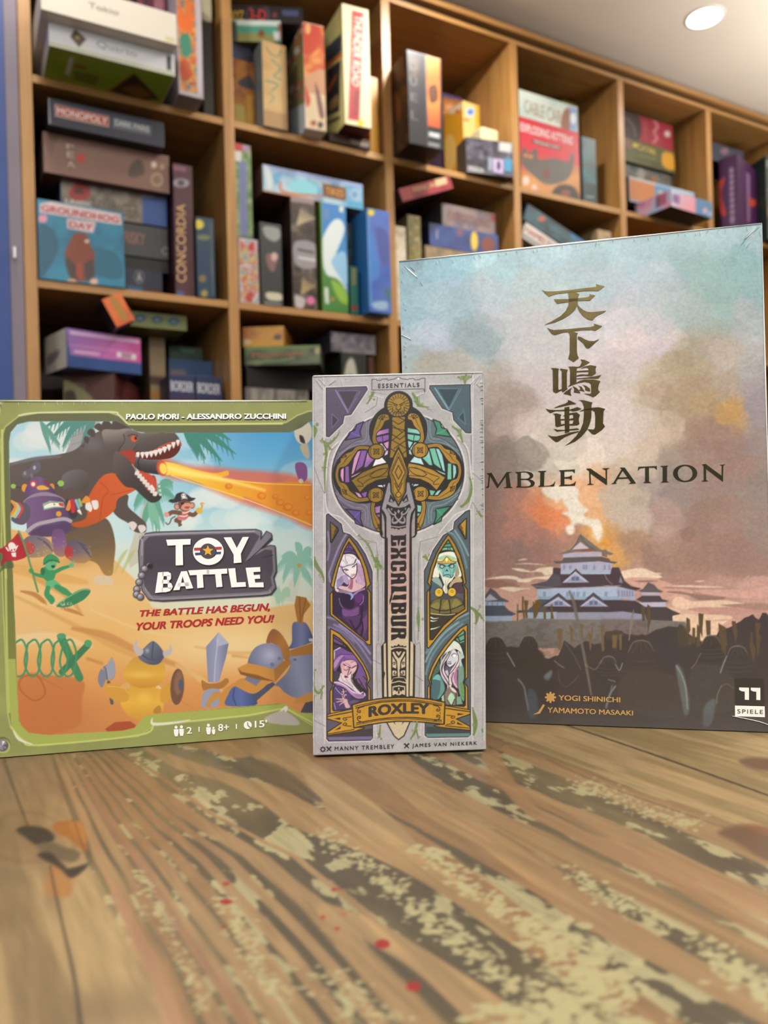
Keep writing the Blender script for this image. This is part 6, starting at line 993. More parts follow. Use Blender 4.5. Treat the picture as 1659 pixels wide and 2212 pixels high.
gear = [(698 + q * math.cos(a), 1620.5 + q * math.sin(a)) for k in range(8) for a, q in ((2 * math.pi * k / 8 - .30, 4.6), (2 * math.pi * k / 8 - .16, 6.6), (2 * math.pi * k / 8 + .16, 6.6), (2 * math.pi * k / 8 + .30, 4.6))]
gh = [(698 + 3 * math.cos(a), 1620.5 + 3 * math.sin(a)) for a in np.linspace(0, 2 * math.pi, 16)]
shapes('tools_mark', cross(711, 1620, 5), ef, m_ink, ex, eo); shapes('tools_mark', cross(879.5, 1616, 5), ef, m_ink, ex, eo)
shapes('gear_mark', [gear[:17] + gh[:9][::-1], gear[16:] + gear[:1] + gh[8:][::-1]], ef, m_ink, ex, eo)
r = np.random.RandomState(8); lines = []
for k in range(70):
    x = 684 + r.rand() * 355; y = 810 + (x - 674) * .011 + 4 + r.rand() * 5; lines.append(([(x, y), (x + .6, y + 2.5 + r.rand() * 3)], .8 + r.rand() * .7))
for k in range(40):
    y = 830 + r.rand() * 280; x = 1046.5 + (y - 812) * .006 - 3; lines.append(([(x - 3 - r.rand() * 5, y), (x, y)], .8))
for k in range(12):
    y = 1140 + r.rand() * 480; lines.append(([(676, y), (678.5, y + 8 + 10 * r.rand())], 1.4))
for p in ([(1044, 818), (1030, 842)], [(1040, 820), (1024, 840)], [(1036, 822), (1016, 842)], [(684, 822), (700, 842)], [(690, 818), (704, 834)], [(726, 822), (712, 832)], [(737, 822), (741, 834)], [(682, 818), (690, 830)]): lines.append((p, 1.2))
lines.append(([(676, 812.5), (800, 813.5), (1044, 816.5)], 1.8)); lines.append(([(1044.5, 816), (1047, 1200), (1049.5, 1625)], 1.2)); lines.append(([(677, 815), (677.5, 1200), (678, 1630)], 1.6))
creases('shrink_wrap_creases', lines, ef, ex, eo, 0.0004)
# ------------------------------------------------------------------ tall box: castle under a burning sky
O, U, V, W = stand(0.01323, 0.4527, -0.23515, 0.19571, 0.26892, 0.062, lean=-0.00801)
hn, ho = game_box('board_game_box', O, U, V, W, cmat('#8fa3a8', .5), 'tall pastel board game box with a castle, four gold Japanese characters and dark soldiers')
hf = Face(O, U, V, [(861.5, 566), (1646, 484), (1672, 1584), (890, 1555)])
cv = Cv(845, 470, 1690, 1600, 1.5)
B5, B6, K1, K2, N1, N2 = crop(860, 480, 2.0764), crop(1040, 1040, 2.68), crop(1150, 600, 9.217), crop(1160, 770, 9.759), crop(1040, 980, 5.925), crop(1290, 980, 5.925)
C5, C6, C7, C8 = crop(1040, 1130, 5.53), crop(1300, 1230, 4.621), crop(1040, 1320, 4.608), crop(1140, 1040, 6.381)
anch = [(880, 580, '#8fabb6'), (960, 570, '#8eb0bb'), (1080, 560, '#a3c0c6'), (1180, 540, '#9cb3b8'), (1300, 530, '#97b0b6'), (1420, 510, '#93abb0'), (1530, 505, '#9db6ba'), (1630, 510, '#93adb0'),
 (880, 680, '#93aeb9'), (960, 660, '#9cb2bd'), (1060, 640, '#adbabf'), (1150, 620, '#a9b7b9'), (1300, 600, '#a3b4b8'), (1400, 590, '#9fb2ba'), (1500, 570, '#8aa5a3'), (1600, 560, '#7fa2a3'), (1640, 620, '#8aa7aa'),
 (880, 760, '#9fb0b6'), (950, 740, '#a9b3bf'), (1030, 730, '#9aa9ab'), (1100, 700, '#b6b9bd'), (1160, 740, '#bab7b7'), (1330, 690, '#b9b7bb'), (1380, 660, '#afb4b9'), (1430, 720, '#c0b4b8'), (1500, 670, '#9aa8a5'), (1560, 640, '#8ea5a2'), (1620, 690, '#a3a9aa'),
 (920, 800, '#a3a097'), (1000, 800, '#b2afaa'), (1080, 830, '#a79c93'), (1110, 850, '#a39187'), (1140, 800, '#bfb7b4'), (1200, 860, '#c6bcba'), (1340, 800, '#c2b9b5'), (1370, 760, '#c6b8b8'), (1420, 800, '#b8ab9a'), (1480, 780, '#a59b88'), (1560, 780, '#a79a8c'), (1630, 790, '#a09d9c'),
 (1060, 900, '#92867d'), (1090, 950, '#a08b85'), (1130, 930, '#b6a49d'), (1190, 950, '#cec3b6'), (1340, 900, '#cabdb8'), (1390, 860, '#c1ae9d'), (1440, 880, '#a8957b'), (1500, 870, '#a48a70'), (1575, 890, '#b39068'), (1560, 840, '#a39080'), (1630, 880, '#948a8c'),
 (1060, 1010, '#90827a'), (1110, 1000, '#96897f'), (1160, 1000, '#cbc5b6'), (1200, 1010, '#d3cabb'), (1260, 990, '#d2c0b4'), (1330, 970, '#d0bfb4'), (1370, 1000, '#c3b29f'), (1420, 960, '#c6b2a0'), (1470, 1000, '#9c8b7f'), (1540, 950, '#95776b'), (1600, 990, '#967d73'), (1640, 960, '#93837e'),
 (1060, 1070, '#92776d'), (1110, 1060, '#a27a70'), (1165, 1060, '#dba57e'), (1290, 1050, '#dcaa80'), (1340, 1060, '#b9a690'), (1390, 1060, '#9f9189'), (1450, 1060, '#94857f'), (1530, 1060, '#947f76'), (1640, 1060, '#91827c'),
 (1060, 1150, '#97756a'), (1110, 1140, '#aa7b6e'), (1150, 1110, '#c98a70'), (1180, 1100, '#d9895f'), (1200, 1130, '#dc8c62'), (1160, 1160, '#a5786d'), (1300, 1110, '#d8a87c'), (1340, 1110, '#c4b3a2'), (1370, 1130, '#c0b0a5'), (1420, 1120, '#a28a80'), (1500, 1120, '#937a6e'), (1580, 1120, '#987d72'), (1640, 1150, '#938078'),
 (1060, 1220, '#937267'), (1120, 1210, '#90736a'), (1190, 1190, '#9c776c'), (1230, 1170, '#a8806c'), (1305, 1160, '#d6a364'), (1330, 1180, '#ca9960'), (1370, 1170, '#a8866c'), (1430, 1190, '#987a6e'), (1520, 1200, '#9a7a6e'), (1600, 1210, '#97796e'), (1640, 1230, '#9a7c72'),
 (1080, 1290, '#b38f80'), (1140, 1280, '#b89281'), (1380, 1260, '#b28d80'), (1480, 1260, '#a38074'), (1560, 1290, '#b18c80'), (1640, 1280, '#bd978b'), (1560, 1340, '#c3998c'), (1640, 1340, '#b88f83'), (1500, 1360, '#d0a898'), (1450, 1370, '#d9b8a2')]
AX = np.array([a[0] for a in anch]); AY = np.array([a[1] for a in anch]); AC = np.array([hx(a[2]) for a in anch])
X, Y = cv.X, cv.Y
wx = X + 70 * (fbm(X / 55, Y / 55, 1, 5) - .5) + 16 * (fbm(X / 9, Y / 9, 2, 3) - .5); wy = Y + 70 * (fbm(X / 55, Y / 55, 11, 5) - .5) + 16 * (fbm(X / 9, Y / 9, 12, 3) - .5)
num = np.zeros(X.shape + (3,)); den = np.zeros(X.shape)
for ax, ay, ac in zip(AX, AY, AC):
    k = 1.0 / ((wx - ax) ** 2 + (wy - ay) ** 2 + 60) ** 2.6
    num += k[..., None] * ac; den += k
cv.A = num / den[..., None]
def cloud(cx, cy, rx, ry, col, a=.8, seed=0, edge=8):
    """water-colour patch with a ragged, partly crisp rim"""
    w = cv._win((cx - rx * 1.4, cy - ry * 1.4), (cx + rx * 1.4, cy + ry * 1.4), 0)
    if w is None: return
    x, y = cv.X[w], cv.Y[w]
    r = np.hypot((x - cx) / rx, (y - cy) / ry) + 0.75 * (fbm(x / 38, y / 38, seed, 5) - .5)
    cv._put(w, sstep(1.0, 1.0 - edge / max(rx, ry) * 1.5, r) * a, col)
for q in [(1205, 930, 110, 60, '#cfc5bb', .5, 3, 30), (1175, 1000, 75, 60, '#d2cabb', .8, 4, 8), (1120, 990, 60, 42, '#8f857b', .85, 5, 6), (1075, 1010, 50, 50, '#8c7a72', .7, 7, 8), (1480, 860, 115, 85, '#a39078', .5, 8, 14), (1540, 960, 80, 70, '#93786c', .55, 9, 12),
          (1430, 640, 60, 90, '#a6b0b3', .5, 10, 20), (1560, 600, 110, 60, '#86a29f', .5, 13, 16), (1030, 735, 55, 45, '#94a5a6', .6, 14, 8), (1100, 865, 65, 40, '#9b8c82', .6, 15, 8), (955, 785, 60, 30, '#a39d92', .6, 16, 8), (1350, 900, 90, 60, '#cdbfba', .5, 17, 20),
          (1440, 930, 40, 40, '#c3b09c', .6, 18, 8), (1572, 893, 34, 30, '#b78f58', .7, 19, 6), (1480, 790, 60, 30, '#a69678', .6, 20, 8), (1230, 800, 90, 60, '#c4bbbb', .4, 21, 25), (1170, 690, 110, 60, '#b7b9bd', .35, 22, 25)]: cloud(*q[:5], a=q[5], seed=q[6], edge=q[7])
rq = np.random.RandomState(77); B0 = cv.A.copy()
for k in range(230):
    x_, y_ = 870 + rq.rand() * 790, 500 + rq.rand() * 730; rr = 10 + 42 * rq.rand() ** 2; i_, j_ = int((y_ - cv.y0) / 1.5), int((x_ - cv.x0) / 1.5)
    c_ = np.clip(B0[min(i_ + 8, B0.shape[0] - 1), min(j_ + 10, B0.shape[1] - 1)] * (1 + .13 * rq.randn()) + .012 * rq.randn(3), 0, 1)
    cloud(x_, y_, rr * 1.3, rr, c_, a=.2, seed=100 + k, edge=3)
# glow and smoke above the roof
cloud(1180, 1112, 42, 34, '#da8458', .8, 31, 10); cloud(1230, 1075, 70, 40, '#dfae84', .75, 32, 14); cloud(1320, 1150, 40, 36, '#d39a52', .6, 33, 26); cloud(1350, 1090, 60, 55, '#bbaa9a', .8, 34, 8); cloud(1375, 1085, 22, 14, '#a79a88', .6, 35, 5)
smoke = C8([(210, 180), (190, 130), (260, 90), (620, 80), (700, 180), (690, 260), (760, 350), (830, 410), (770, 480), (840, 540), (960, 540), (1010, 600), (1015, 720), (995, 840), (960, 850), (925, 760), (880, 660), (800, 610), (700, 590), (640, 620), (640, 720), (570, 750), (525, 700), (530, 640), (600, 590), (560, 510), (470, 455), (560, 420), (490, 320), (470, 250), (400, 315), (360, 270), (290, 245)])
cv.sp(smoke, '#dfd6c6', soft=6)
cv.blob(1290, 1150, 20, 30, '#f0e4d2', .8); cv.blob(1262, 1128, 40, 16, '#e8dccb', .7); cv.blob(1232, 1148, 12, 12, '#efe2c8', .6)
cv.blob(1262, 1150, 22, 14, '#d9a055', .7); cv.blob(1308, 1176, 26, 16, '#d78f3a', .7)
# streaky evening clouds
for pts, c in [([(360, 555), (480, 560), (600, 590), (700, 550), (870, 545), (860, 620), (760, 640), (700, 600), (560, 600), (450, 590)], '#dfccb4'), ([(40, 690), (250, 645), (400, 650), (480, 680), (620, 665), (850, 640), (800, 690), (640, 680), (560, 720), (440, 720), (400, 690), (250, 680)], '#e0cbb3'),
               ([(40, 700), (200, 690), (450, 760), (400, 780), (200, 790), (40, 770)], '#8f6a5e'), ([(210, 790), (340, 775), (460, 790), (580, 795), (480, 810), (380, 835), (290, 815)], '#ddc8ae'), ([(400, 505), (560, 492), (760, 515), (560, 505)], '#dcc6b0'), ([(440, 460), (500, 440), (550, 447), (500, 458)], '#dcc6b0'),
               ([(40, 830), (200, 800), (400, 850), (600, 800), (660, 820), (650, 960), (560, 1040), (500, 1150), (320, 1160), (280, 960), (150, 850)], '#be9685')]: cv.sp(C5(pts), c, soft=2.5)
for pts, c in [([(180, 40), (300, 10), (420, 5), (600, 90), (420, 110), (240, 110)], '#e0c7b0'), ([(230, 110), (450, 95), (700, 160), (600, 200), (900, 220), (820, 330), (640, 330), (380, 220)], '#c79c8c'), ([(320, 130), (450, 120), (560, 130), (430, 142)], '#8f6f65'), ([(480, 52), (560, 47), (600, 55), (540, 62)], '#e0c7b0'), ([(640, 180), (860, 170), (1210, 188), (1000, 195)], '#d8b9a4'),
               ([(920, 130), (1000, 122), (1020, 130), (960, 140)], '#d9baa6'), ([(1280, 215), (1450, 225), (1560, 200), (1659, 195), (1659, 290), (1500, 300), (1250, 290), (900, 225)], '#c79d90'), ([(640, 240), (760, 230), (900, 255), (1240, 295), (1000, 325), (860, 270)], '#8d7166'), ([(750, 280), (900, 330), (1100, 320), (1300, 330), (1460, 380), (1200, 390), (860, 410), (700, 370)], '#ddbda6'),
               ([(850, 410), (1000, 390), (1400, 400), (1500, 430), (1300, 460), (1000, 440)], '#b98e82'), ([(700, 480), (900, 460), (1290, 480), (1200, 560), (1320, 520), (1150, 600), (1160, 700), (1000, 720), (820, 600), (700, 540)], '#dcbda2'), ([(1180, 370), (1500, 350), (1659, 360), (1659, 420), (1420, 400)], '#a17f74'), ([(1090, 520), (1260, 510), (1350, 500), (1200, 525)], '#b98e82')]: cv.sp(C6(pts), c, soft=2.5)
cv.grain(.06, 4, 4, 44, 3); cv.grain(.03, 2.2, 2.2, 45, 2)
roof, roof2, rsh, wall, wall2, trimc, brown = '#57535c', '#6c6660', '#4a3d42', '#a9b0c4', '#c0b3bd', '#8fa5b8', '#4b3a38'
# left turret
cv.poly(C5([(40, 880), (105, 790), (170, 830), (230, 900), (330, 945), (310, 960), (40, 950)]), roof); cv.poly(C5([(45, 920), (100, 860), (190, 930), (50, 945)]), '#a7a5b5'); cv.poly(C5([(45, 955), (285, 955), (270, 1000), (45, 1000)]), '#90a3b8'); cv.poly(C5([(40, 1000), (270, 1000), (330, 1060), (415, 1100), (350, 1125), (40, 1125)]), '#4c505c'); cv.poly(C5([(40, 1125), (355, 1120), (360, 1190), (40, 1190)]), '#93a3b8')
for x in (70, 130, 190, 250): cv.stroke(C5([(x, 960), (x, 996)]), 2.2, '#6f8296')
# main keep, lower tiers first
cv.poly(C5([(420, 1060), (560, 1050), (700, 920), (860, 930), (1659, 930)]) + C6([(0, 310), (330, 325), (400, 360), (640, 390), (700, 420), (780, 455), (690, 475), (700, 520), (0, 450)]) + C5([(900, 1090), (420, 1085)]), '#463a3e')
cv.poly(C5([(700, 920), (880, 925), (760, 1050), (900, 1060), (440, 1085), (560, 1050)]), '#565460')
cv.poly(C5([(520, 1080), (900, 1075), (900, 1165), (520, 1165)]), '#9aa8ba'); cv.poly(C5([(890, 1080), (1659, 1075)]) + C6([(0, 440), (210, 430), (400, 460), (440, 460), (440, 525), (0, 510)]) + C5([(890, 1165)]), '#8d8d9f')
cv.poly(C5([(665, 790), (1659, 760)]) + C6([(0, 185), (150, 185), (150, 315), (0, 300)]) + C5([(1659, 930), (665, 920)]), '#a5b2c8')
cv.poly(C6([(150, 180), (330, 215), (328, 325), (150, 300)]), '#9d9fb6')
cv.poly(C5([(665, 890), (1659, 890), (1659, 930), (665, 925)]), '#8ba3b8')
for x in (750, 1025, 1100, 1150, 1225, 1485): cv.poly(C5([(x - 18, 835), (x + 18, 835), (x + 18, 890), (x - 18, 890)]), '#8291ad')
for x in (165, 200, 225, 250, 275, 305): cv.poly(C6([(x - 7, 225), (x + 7, 228), (x + 7, 285), (x - 7, 282)]), '#7e8098')
cv.poly(C5([(590, 750), (640, 745), (780, 710), (850, 620), (855, 545), (960, 555), (1520, 620), (1560, 545), (1640, 545), (1700, 690)]) + C6([(215, 120), (290, 180), (390, 200), (340, 225), (150, 180), (0, 170)]) + C5([(1500, 770), (660, 800)]), '#4b3c42')
cv.poly(C5([(590, 750), (780, 710), (860, 620), (930, 640), (960, 760), (660, 800)]), '#565058'); cv.stroke(C5([(610, 765), (1000, 790), (1659, 760)]), 1.6, '#8b7f86')
cv.stroke(C5([(1470, 630), (1500, 690), (1560, 750)]), 1.5, '#8d7f86'); cv.poly(C6([(165, 140), (185, 75), (205, 150)]), '#8e8192'); cv.stroke(C6([(165, 145), (185, 70), (210, 150)]), 1.3, '#5b4a50', smooth=False)
for (a, b, c) in (((730, 1005), (920, 855), (1085, 1010)), ((1165, 1010), (1335, 850), (1520, 1010))):
    cv.poly(C5([(a[0] - 20, a[1]), b, (c[0] + 10, c[1]), (c[0] - 40, c[1]), (b[0], b[1] + 55), (a[0] + 40, a[1])]), '#544c55'); cv.poly(C5([(a[0] + 10, a[1]), (b[0] - 5, b[1] + 40), (c[0] - 10, c[1])]), '#b1b4c8'); cv.poly(C5([(a[0] + 45, a[1] - 4), (b[0] - 2, b[1] + 72), (c[0] - 50, c[1] - 4)]), '#8f93ab')
    for dx in (-28, 28): cv.poly(C5([(b[0] + dx - 20, b[1] + 95), (b[0] + dx + 20, b[1] + 95), (b[0] + dx + 20, b[1] + 140), (b[0] + dx - 20, b[1] + 140)]), '#5d6a88')
    cv.stroke(C5([(a[0] - 15, a[1]), b, (c[0] + 10, c[1])]), 2.2, '#403a42', smooth=False)
cv.poly(C5([(945, 495), (1000, 470), (1560, 480), (1540, 620), (945, 620)]), '#a9a6bb'); cv.poly(C5([(945, 590), (1540, 590), (1535, 625), (945, 625)]), '#9fb0c0')
for x in (985, 1060, 1220, 1250, 1345, 1470, 1525): cv.poly(C5([(x - 14, 515), (x + 14, 515), (x + 14, 570), (x - 14, 570)]), '#838fae')
cv.poly(C5([(945, 725), (1125, 560), (1300, 725), (1250, 720), (1120, 600), (990, 725)]), '#433a42'); cv.poly(C5([(960, 728), (1120, 590), (1285, 722)]), '#b2b3c6'); cv.poly(C5([(1000, 722), (1120, 630), (1240, 718)]), '#9297ae')
for dx in (-25, 25): cv.poly(C5([(1118 + dx - 20, 655), (1118 + dx + 20, 655), (1118 + dx + 20, 700), (1118 + dx - 20, 700)]), '#5d6a88')
cv.poly(C5([(855, 470), (960, 465), (985, 425), (1430, 415), (1520, 440), (1540, 470), (1620, 480), (1590, 500), (1400, 470), (980, 495), (890, 500)]), '#5d5356'); cv.poly(C5([(970, 375), (1430, 355), (1430, 410), (975, 428)]), '#aea7bb')
cv.poly(C5([(905, 380), (980, 360), (1060, 330), (1120, 260), (1180, 145), (1250, 200), (1340, 270), (1420, 330), (1500, 350), (1580, 378), (1530, 400), (1430, 360), (1200, 340), (980, 385)]), '#756a64'); cv.poly(C5([(1070, 335), (1180, 240), (1290, 325), (1180, 325)]), '#c3b3be'); cv.poly(C5([(1060, 335), (1300, 320), (1400, 345), (1200, 360)]), '#7d5a52'); cv.poly(C5([(1430, 340), (1490, 330), (1500, 420), (1440, 410)]), '#7b6a60')
cv.stroke(C5([(1070, 330), (1130, 260), (1180, 160), (1210, 220), (1290, 300), (1340, 320)]), 1.8, '#5a5350')
# right turret
cv.poly(C6([(360, 225), (410, 205), (460, 140), (520, 165), (560, 210), (615, 235), (570, 245), (400, 240)]), '#5e5559'); cv.poly(C6([(395, 240), (570, 243), (570, 275), (395, 272)]), '#b0a6b4'); cv.poly(C6([(340, 315), (400, 275), (575, 275), (600, 310), (665, 325), (630, 340), (400, 340)]), '#4d4248'); cv.poly(C6([(365, 345), (635, 338), (635, 390), (430, 385)]), '#b3b0c3'); cv.poly(C6([(420, 390), (640, 388), (700, 430), (780, 455), (700, 475), (705, 540), (440, 520)]), '#4a3f40')
# stone rampart, trees and banners
cv.poly(C5([(40, 1190), (440, 1180), (500, 1150), (900, 1162), (1659, 1165)]) + C6([(440, 515), (700, 525), (830, 535), (850, 640), (850, 800), (0, 800)]) + C5([(40, 1500)]), ('lin', (1060, 1340), (1060, 1470), ['#77716c', '#6c6560', '#585450']))
cv.poly(C6([(0, 500), (440, 515), (450, 660), (200, 700), (0, 720)]), '#6f5f5e', soft=8, alpha=.6)
cv.field(lambda X, Y: ((fbm(X / 10, Y / 7, 50, 3) > .56) * sstep(1340, 1350, Y) * sstep(1440, 1400, Y) * sstep(1500, 1450, X) * .35, '#57504d'))
def jag(pts, seed, amp):
    r = np.random.RandomState(seed); out = []
    for (a, b), (c, d) in zip(pts[:-1], pts[1:]):
        n = max(2, int(math.hypot(c - a, d - b) / 9))
        for k in range(n): out.append((a + (c - a) * k / n + r.randn() * amp * .5, b + (d - b) * k / n - abs(r.randn()) * amp))
    return out + [pts[-1]]
DARK = '#463e3a'
cv.poly(jag(C6([(0, 690), (60, 660), (150, 630), (220, 670), (340, 680), (420, 690), (500, 640), (620, 600), (700, 580), (780, 600), (850, 660), (950, 720), (1000, 740), (1060, 680), (1140, 680), (1200, 600), (1290, 600), (1340, 560), (1420, 520), (1500, 470), (1560, 520), (1600, 450), (1659, 470)]), 1, 3.0) + [(1690, 1620), (1280, 1620)], '#433a3a')
cv.poly(jag(C7([(40, 330), (150, 330), (250, 380), (330, 385), (500, 385), (600, 480), (640, 500), (760, 460), (830, 320), (920, 380), (1030, 310), (1120, 350), (1220, 350), (1300, 220), (1400, 230), (1500, 260), (1640, 260)]), 2, 2.2) + [(1420, 1620), (1040, 1620)], '#413936')
for pts in (C6([(30, 640), (90, 630), (150, 615), (220, 660), (150, 720), (50, 700)]), C6([(760, 570), (830, 600), (850, 760), (760, 760)])): cv.sp(pts, '#4a4137', soft=3)
flag = '#6d5a40'
for pts in ([(640, 940), (700, 920), (710, 1000), (650, 1150), (620, 1150)], [(485, 880), (505, 900), (500, 1000), (520, 1150), (500, 1150), (480, 1020)], [(505, 935), (560, 940), (545, 1050), (550, 1150), (525, 1150)], [(610, 950), (630, 960), (640, 1150), (620, 1150)], [(740, 1010), (765, 1010), (770, 1160), (740, 1160)], [(825, 985), (850, 990), (845, 1060), (865, 1160), (825, 1160)], [(425, 980), (438, 985), (438, 1180), (422, 1180)]): cv.poly(C5(pts), '#66532f')
for pts in ([(750, 180), (805, 190), (800, 320), (790, 400), (765, 400)], [(870, 140), (910, 180), (905, 340), (890, 340)], [(975, 140), (1010, 140), (1005, 300), (985, 290)], [(1060, 190), (1085, 240), (1100, 140), (1110, 190), (1085, 400), (1075, 400)], [(1180, 155), (1228, 150), (1215, 250), (1220, 410), (1195, 410)], [(1300, 250), (1350, 250), (1340, 380), (1300, 380)], [(1365, 250), (1395, 240), (1390, 400), (1375, 400)]): cv.poly(C7(pts), flag)
for pts in ([(840, 490), (875, 510), (880, 620), (850, 690), (835, 600)], [(960, 450), (1012, 455), (1000, 600), (1000, 700), (965, 600)], [(1032, 520), (1080, 520), (1082, 665), (1042, 670)], [(945, 555), (980, 600), (975, 780), (940, 780)], [(900, 590), (928, 600), (925, 760), (900, 740)], [(1160, 550), (1230, 590), (1250, 780), (1170, 760)], [(1290, 525), (1330, 530), (1350, 640), (1330, 760), (1300, 600)], [(1525, 540), (1585, 545), (1560, 640), (1585, 700), (1550, 890), (1530, 640)], [(1480, 640), (1500, 630), (1500, 740), (1530, 800), (1510, 960), (1470, 780)], [(390, 380), (425, 380), (430, 525), (400, 530)], [(450, 360), (482, 380), (485, 520), (455, 660)], [(1195, 680), (1240, 690), (1230, 880), (1190, 800)], [(860, 680), (900, 700), (890, 770), (850, 760)]): cv.poly(C6(pts), '#594a36')
cv.poly(C6([(290, 470), (315, 400), (318, 440), (275, 720), (262, 720)]), '#7f7868', alpha=.8)
cv.stroke(C5([(1050, 830), (1100, 960), (1140, 1160)]) + C7([(990, 300), (1040, 560), (1090, 840)]), [5, 7, 7, 6, 6, 4], '#6b6459', alpha=.85)
# soldiers seen from behind
def helmet(f, cx, cy, r, c='#3f3733', rim='#8b8577', skirt=1.0):
    cv.sp(f([(cx - r * 1.7, cy + r * 1.9), (cx - r * 1.15, cy + r * .8), (cx - r, cy - r * .1), (cx - r * .6, cy - r * .8), (cx, cy - r), (cx + r * .6, cy - r * .8), (cx + r, cy - r * .1), (cx + r * 1.15, cy + r * .8), (cx + r * 1.7, cy + r * 1.9)]), c, soft=2)
    cv.stroke(f([(cx - r, cy - r * .05), (cx - r * .62, cy - r * .8), (cx, cy - r), (cx + r * .62, cy - r * .8), (cx + r * .95, cy - r * .2)]), [1.2, 2.2, 2.6, 2.2, 1], rim, alpha=.6)
    for k in (0.5, 0.95, 1.35): cv.stroke(f([(cx - r * (1.0 + .3 * k), cy + r * k), (cx, cy + r * (k + .13)), (cx + r * (1.0 + .3 * k), cy + r * k)]), 1.4, '#5c524a', alpha=.5)
    for k in (-.45, 0, .45): cv.stroke(f([(cx + k * r * .4, cy - r * .95), (cx + k * r * 1.5, cy)]), 1.0, '#6b6359', alpha=.45)
helmet(C7, 140, 370, 105); helmet(C7, 470, 340, 85, '#423932'); helmet(C7, 1262, 540, 78); helmet(C6, 388, 850, 130, '#443a36'); helmet(C6, 1085, 760, 90, '#3e3734'); helmet(C6, 1350, 880, 105, '#403a37')
for f, pts, c in [(C7, [(40, 600), (330, 620), (430, 800), (460, 1040), (40, 1060)], '#453b38'), (C7, [(230, 390), (560, 390), (640, 520), (600, 620), (300, 600)], '#40372f'), (C7, [(640, 560), (760, 510), (830, 580), (980, 590), (1020, 680), (960, 800), (700, 780)], '#413733'), (C7, [(460, 800), (540, 830), (560, 1040), (470, 1060)], '#4b5157'), (C7, [(690, 600), (700, 640), (660, 700), (620, 660)], '#6d7478'), (C6, [(230, 1060), (600, 1040), (760, 1150), (800, 1480), (200, 1400)], '#4a413b'), (C6, [(900, 1000), (1180, 980), (1330, 1160), (1330, 1400), (900, 1400)], '#4a433e'),
                  (C6, [(1020, 1380), (1120, 1300), (1120, 1430), (1080, 1560), (1010, 1560)], '#5d6468'), (C6, [(735, 965), (790, 1000), (850, 1200), (870, 1420), (820, 1460), (780, 1250), (750, 1100)], '#5f6665')]: cv.sp(f(pts), c, soft=5, alpha=.9)
for f, pts, w_, c in [(C7, [(255, 430), (290, 490), (330, 560)], 3, '#8e9290'), (C7, [(365, 690), (420, 760), (440, 860), (465, 990)], 4, '#6f7b80'), (C7, [(725, 505), (770, 545), (820, 575)], 2, '#8d857a'), (C7, [(830, 330), (920, 460), (985, 590)], 1.6, '#6b6154'), (C7, [(1030, 545), (1130, 590), (1190, 500)], 1.5, '#8d8577'), (C7, [(1330, 540), (1370, 600), (1400, 530)], 2.5, '#8d8a80'), (C7, [(1330, 760), (1270, 850), (1240, 970)], 4, '#76827f'), (C7, [(760, 600), (780, 720), (850, 760), (960, 660)], 1.5, '#64594c'), (C6, [(740, 975), (780, 1040), (830, 1180), (850, 1400)], 3.2, '#8a918c'), (C6, [(985, 850), (960, 890), (930, 950), (890, 1000)], 2, '#79736a'), (C6, [(1240, 880), (1210, 950), (1180, 1040)], 3, '#8b9088'), (C6, [(1200, 1170), (1250, 1155), (1310, 1200)], 1.8, '#6d675e'), (C6, [(1190, 1170), (1150, 1260), (1140, 1350)], 2.2, '#7a786f'), (C6, [(130, 1130), (60, 1110)], 2, '#8d8577'), (C6, [(100, 1170), (80, 1260), (40, 1370)], 3, '#707a76')]: cv.stroke(f(pts), w_, c, alpha=.75)
cv.field(lambda X, Y: (sstep(1500, 1590, Y) * .55, '#55524f'))
cv.grain(.05, 6, 4, 61, 3)
# publisher's black and white square
cv.poly(C6([(1318, 1095), (1612, 1100), (1620, 1378), (1322, 1370)]), '#33302c')
print_face('cover_print', hf, cv, 1.6, m_print_gloss, hn, ho, gain=HGAIN)
m_foil = mat('dark_gold_foil', '#6b5d3c', 0.3, metal=1.0, noise=.25, nscale=140)
kan = [K1(p) for p in ([(180, 262), (230, 290), (300, 300), (500, 295), (800, 265), (1000, 238), (1200, 218), (1275, 205), (1262, 150), (1330, 172), (1437, 195), (1305, 293), (1200, 285), (1000, 292), (800, 318), (650, 330), (500, 345), (400, 375), (325, 400), (250, 335)],
 [(425, 455), (560, 455), (700, 450), (900, 435), (1090, 415), (1145, 390), (1130, 355), (1252, 378), (1140, 485), (1050, 480), (920, 488), (700, 512), (560, 530), (500, 545), (455, 500)],
 [(700, 320), (780, 300), (860, 320), (935, 355), (912, 390), (900, 560), (850, 660), (760, 750), (620, 840), (450, 915), (230, 968), (400, 885), (560, 790), (660, 690), (715, 580), (722, 450), (720, 370)],
 [(898, 555), (950, 620), (1020, 675), (1090, 705), (1200, 710), (1330, 698), (1475, 680), (1410, 725), (1300, 775), (1240, 820), (1195, 877), (1100, 855), (1000, 785), (930, 690), (890, 600)],
 [(288, 1018), (350, 1050), (430, 1068), (700, 1050), (1000, 1020), (1150, 1010), (1235, 985), (1220, 940), (1390, 992), (1250, 1085), (1180, 1065), (1000, 1070), (800, 1095), (600, 1120), (520, 1145), (440, 1168), (380, 1140)],
 [(700, 1108), (800, 1098), (905, 1130), (885, 1170), (885, 1500), (900, 1580), (923, 1624), (819, 1704), (710, 1638), (740, 1540), (745, 1200), (735, 1140)],
 [(905, 1195), (960, 1205), (1050, 1255), (1120, 1285), (1220, 1290), (1335, 1248), (1250, 1320), (1150, 1415), (1105, 1438), (1060, 1415), (1010, 1330), (900, 1240)])]
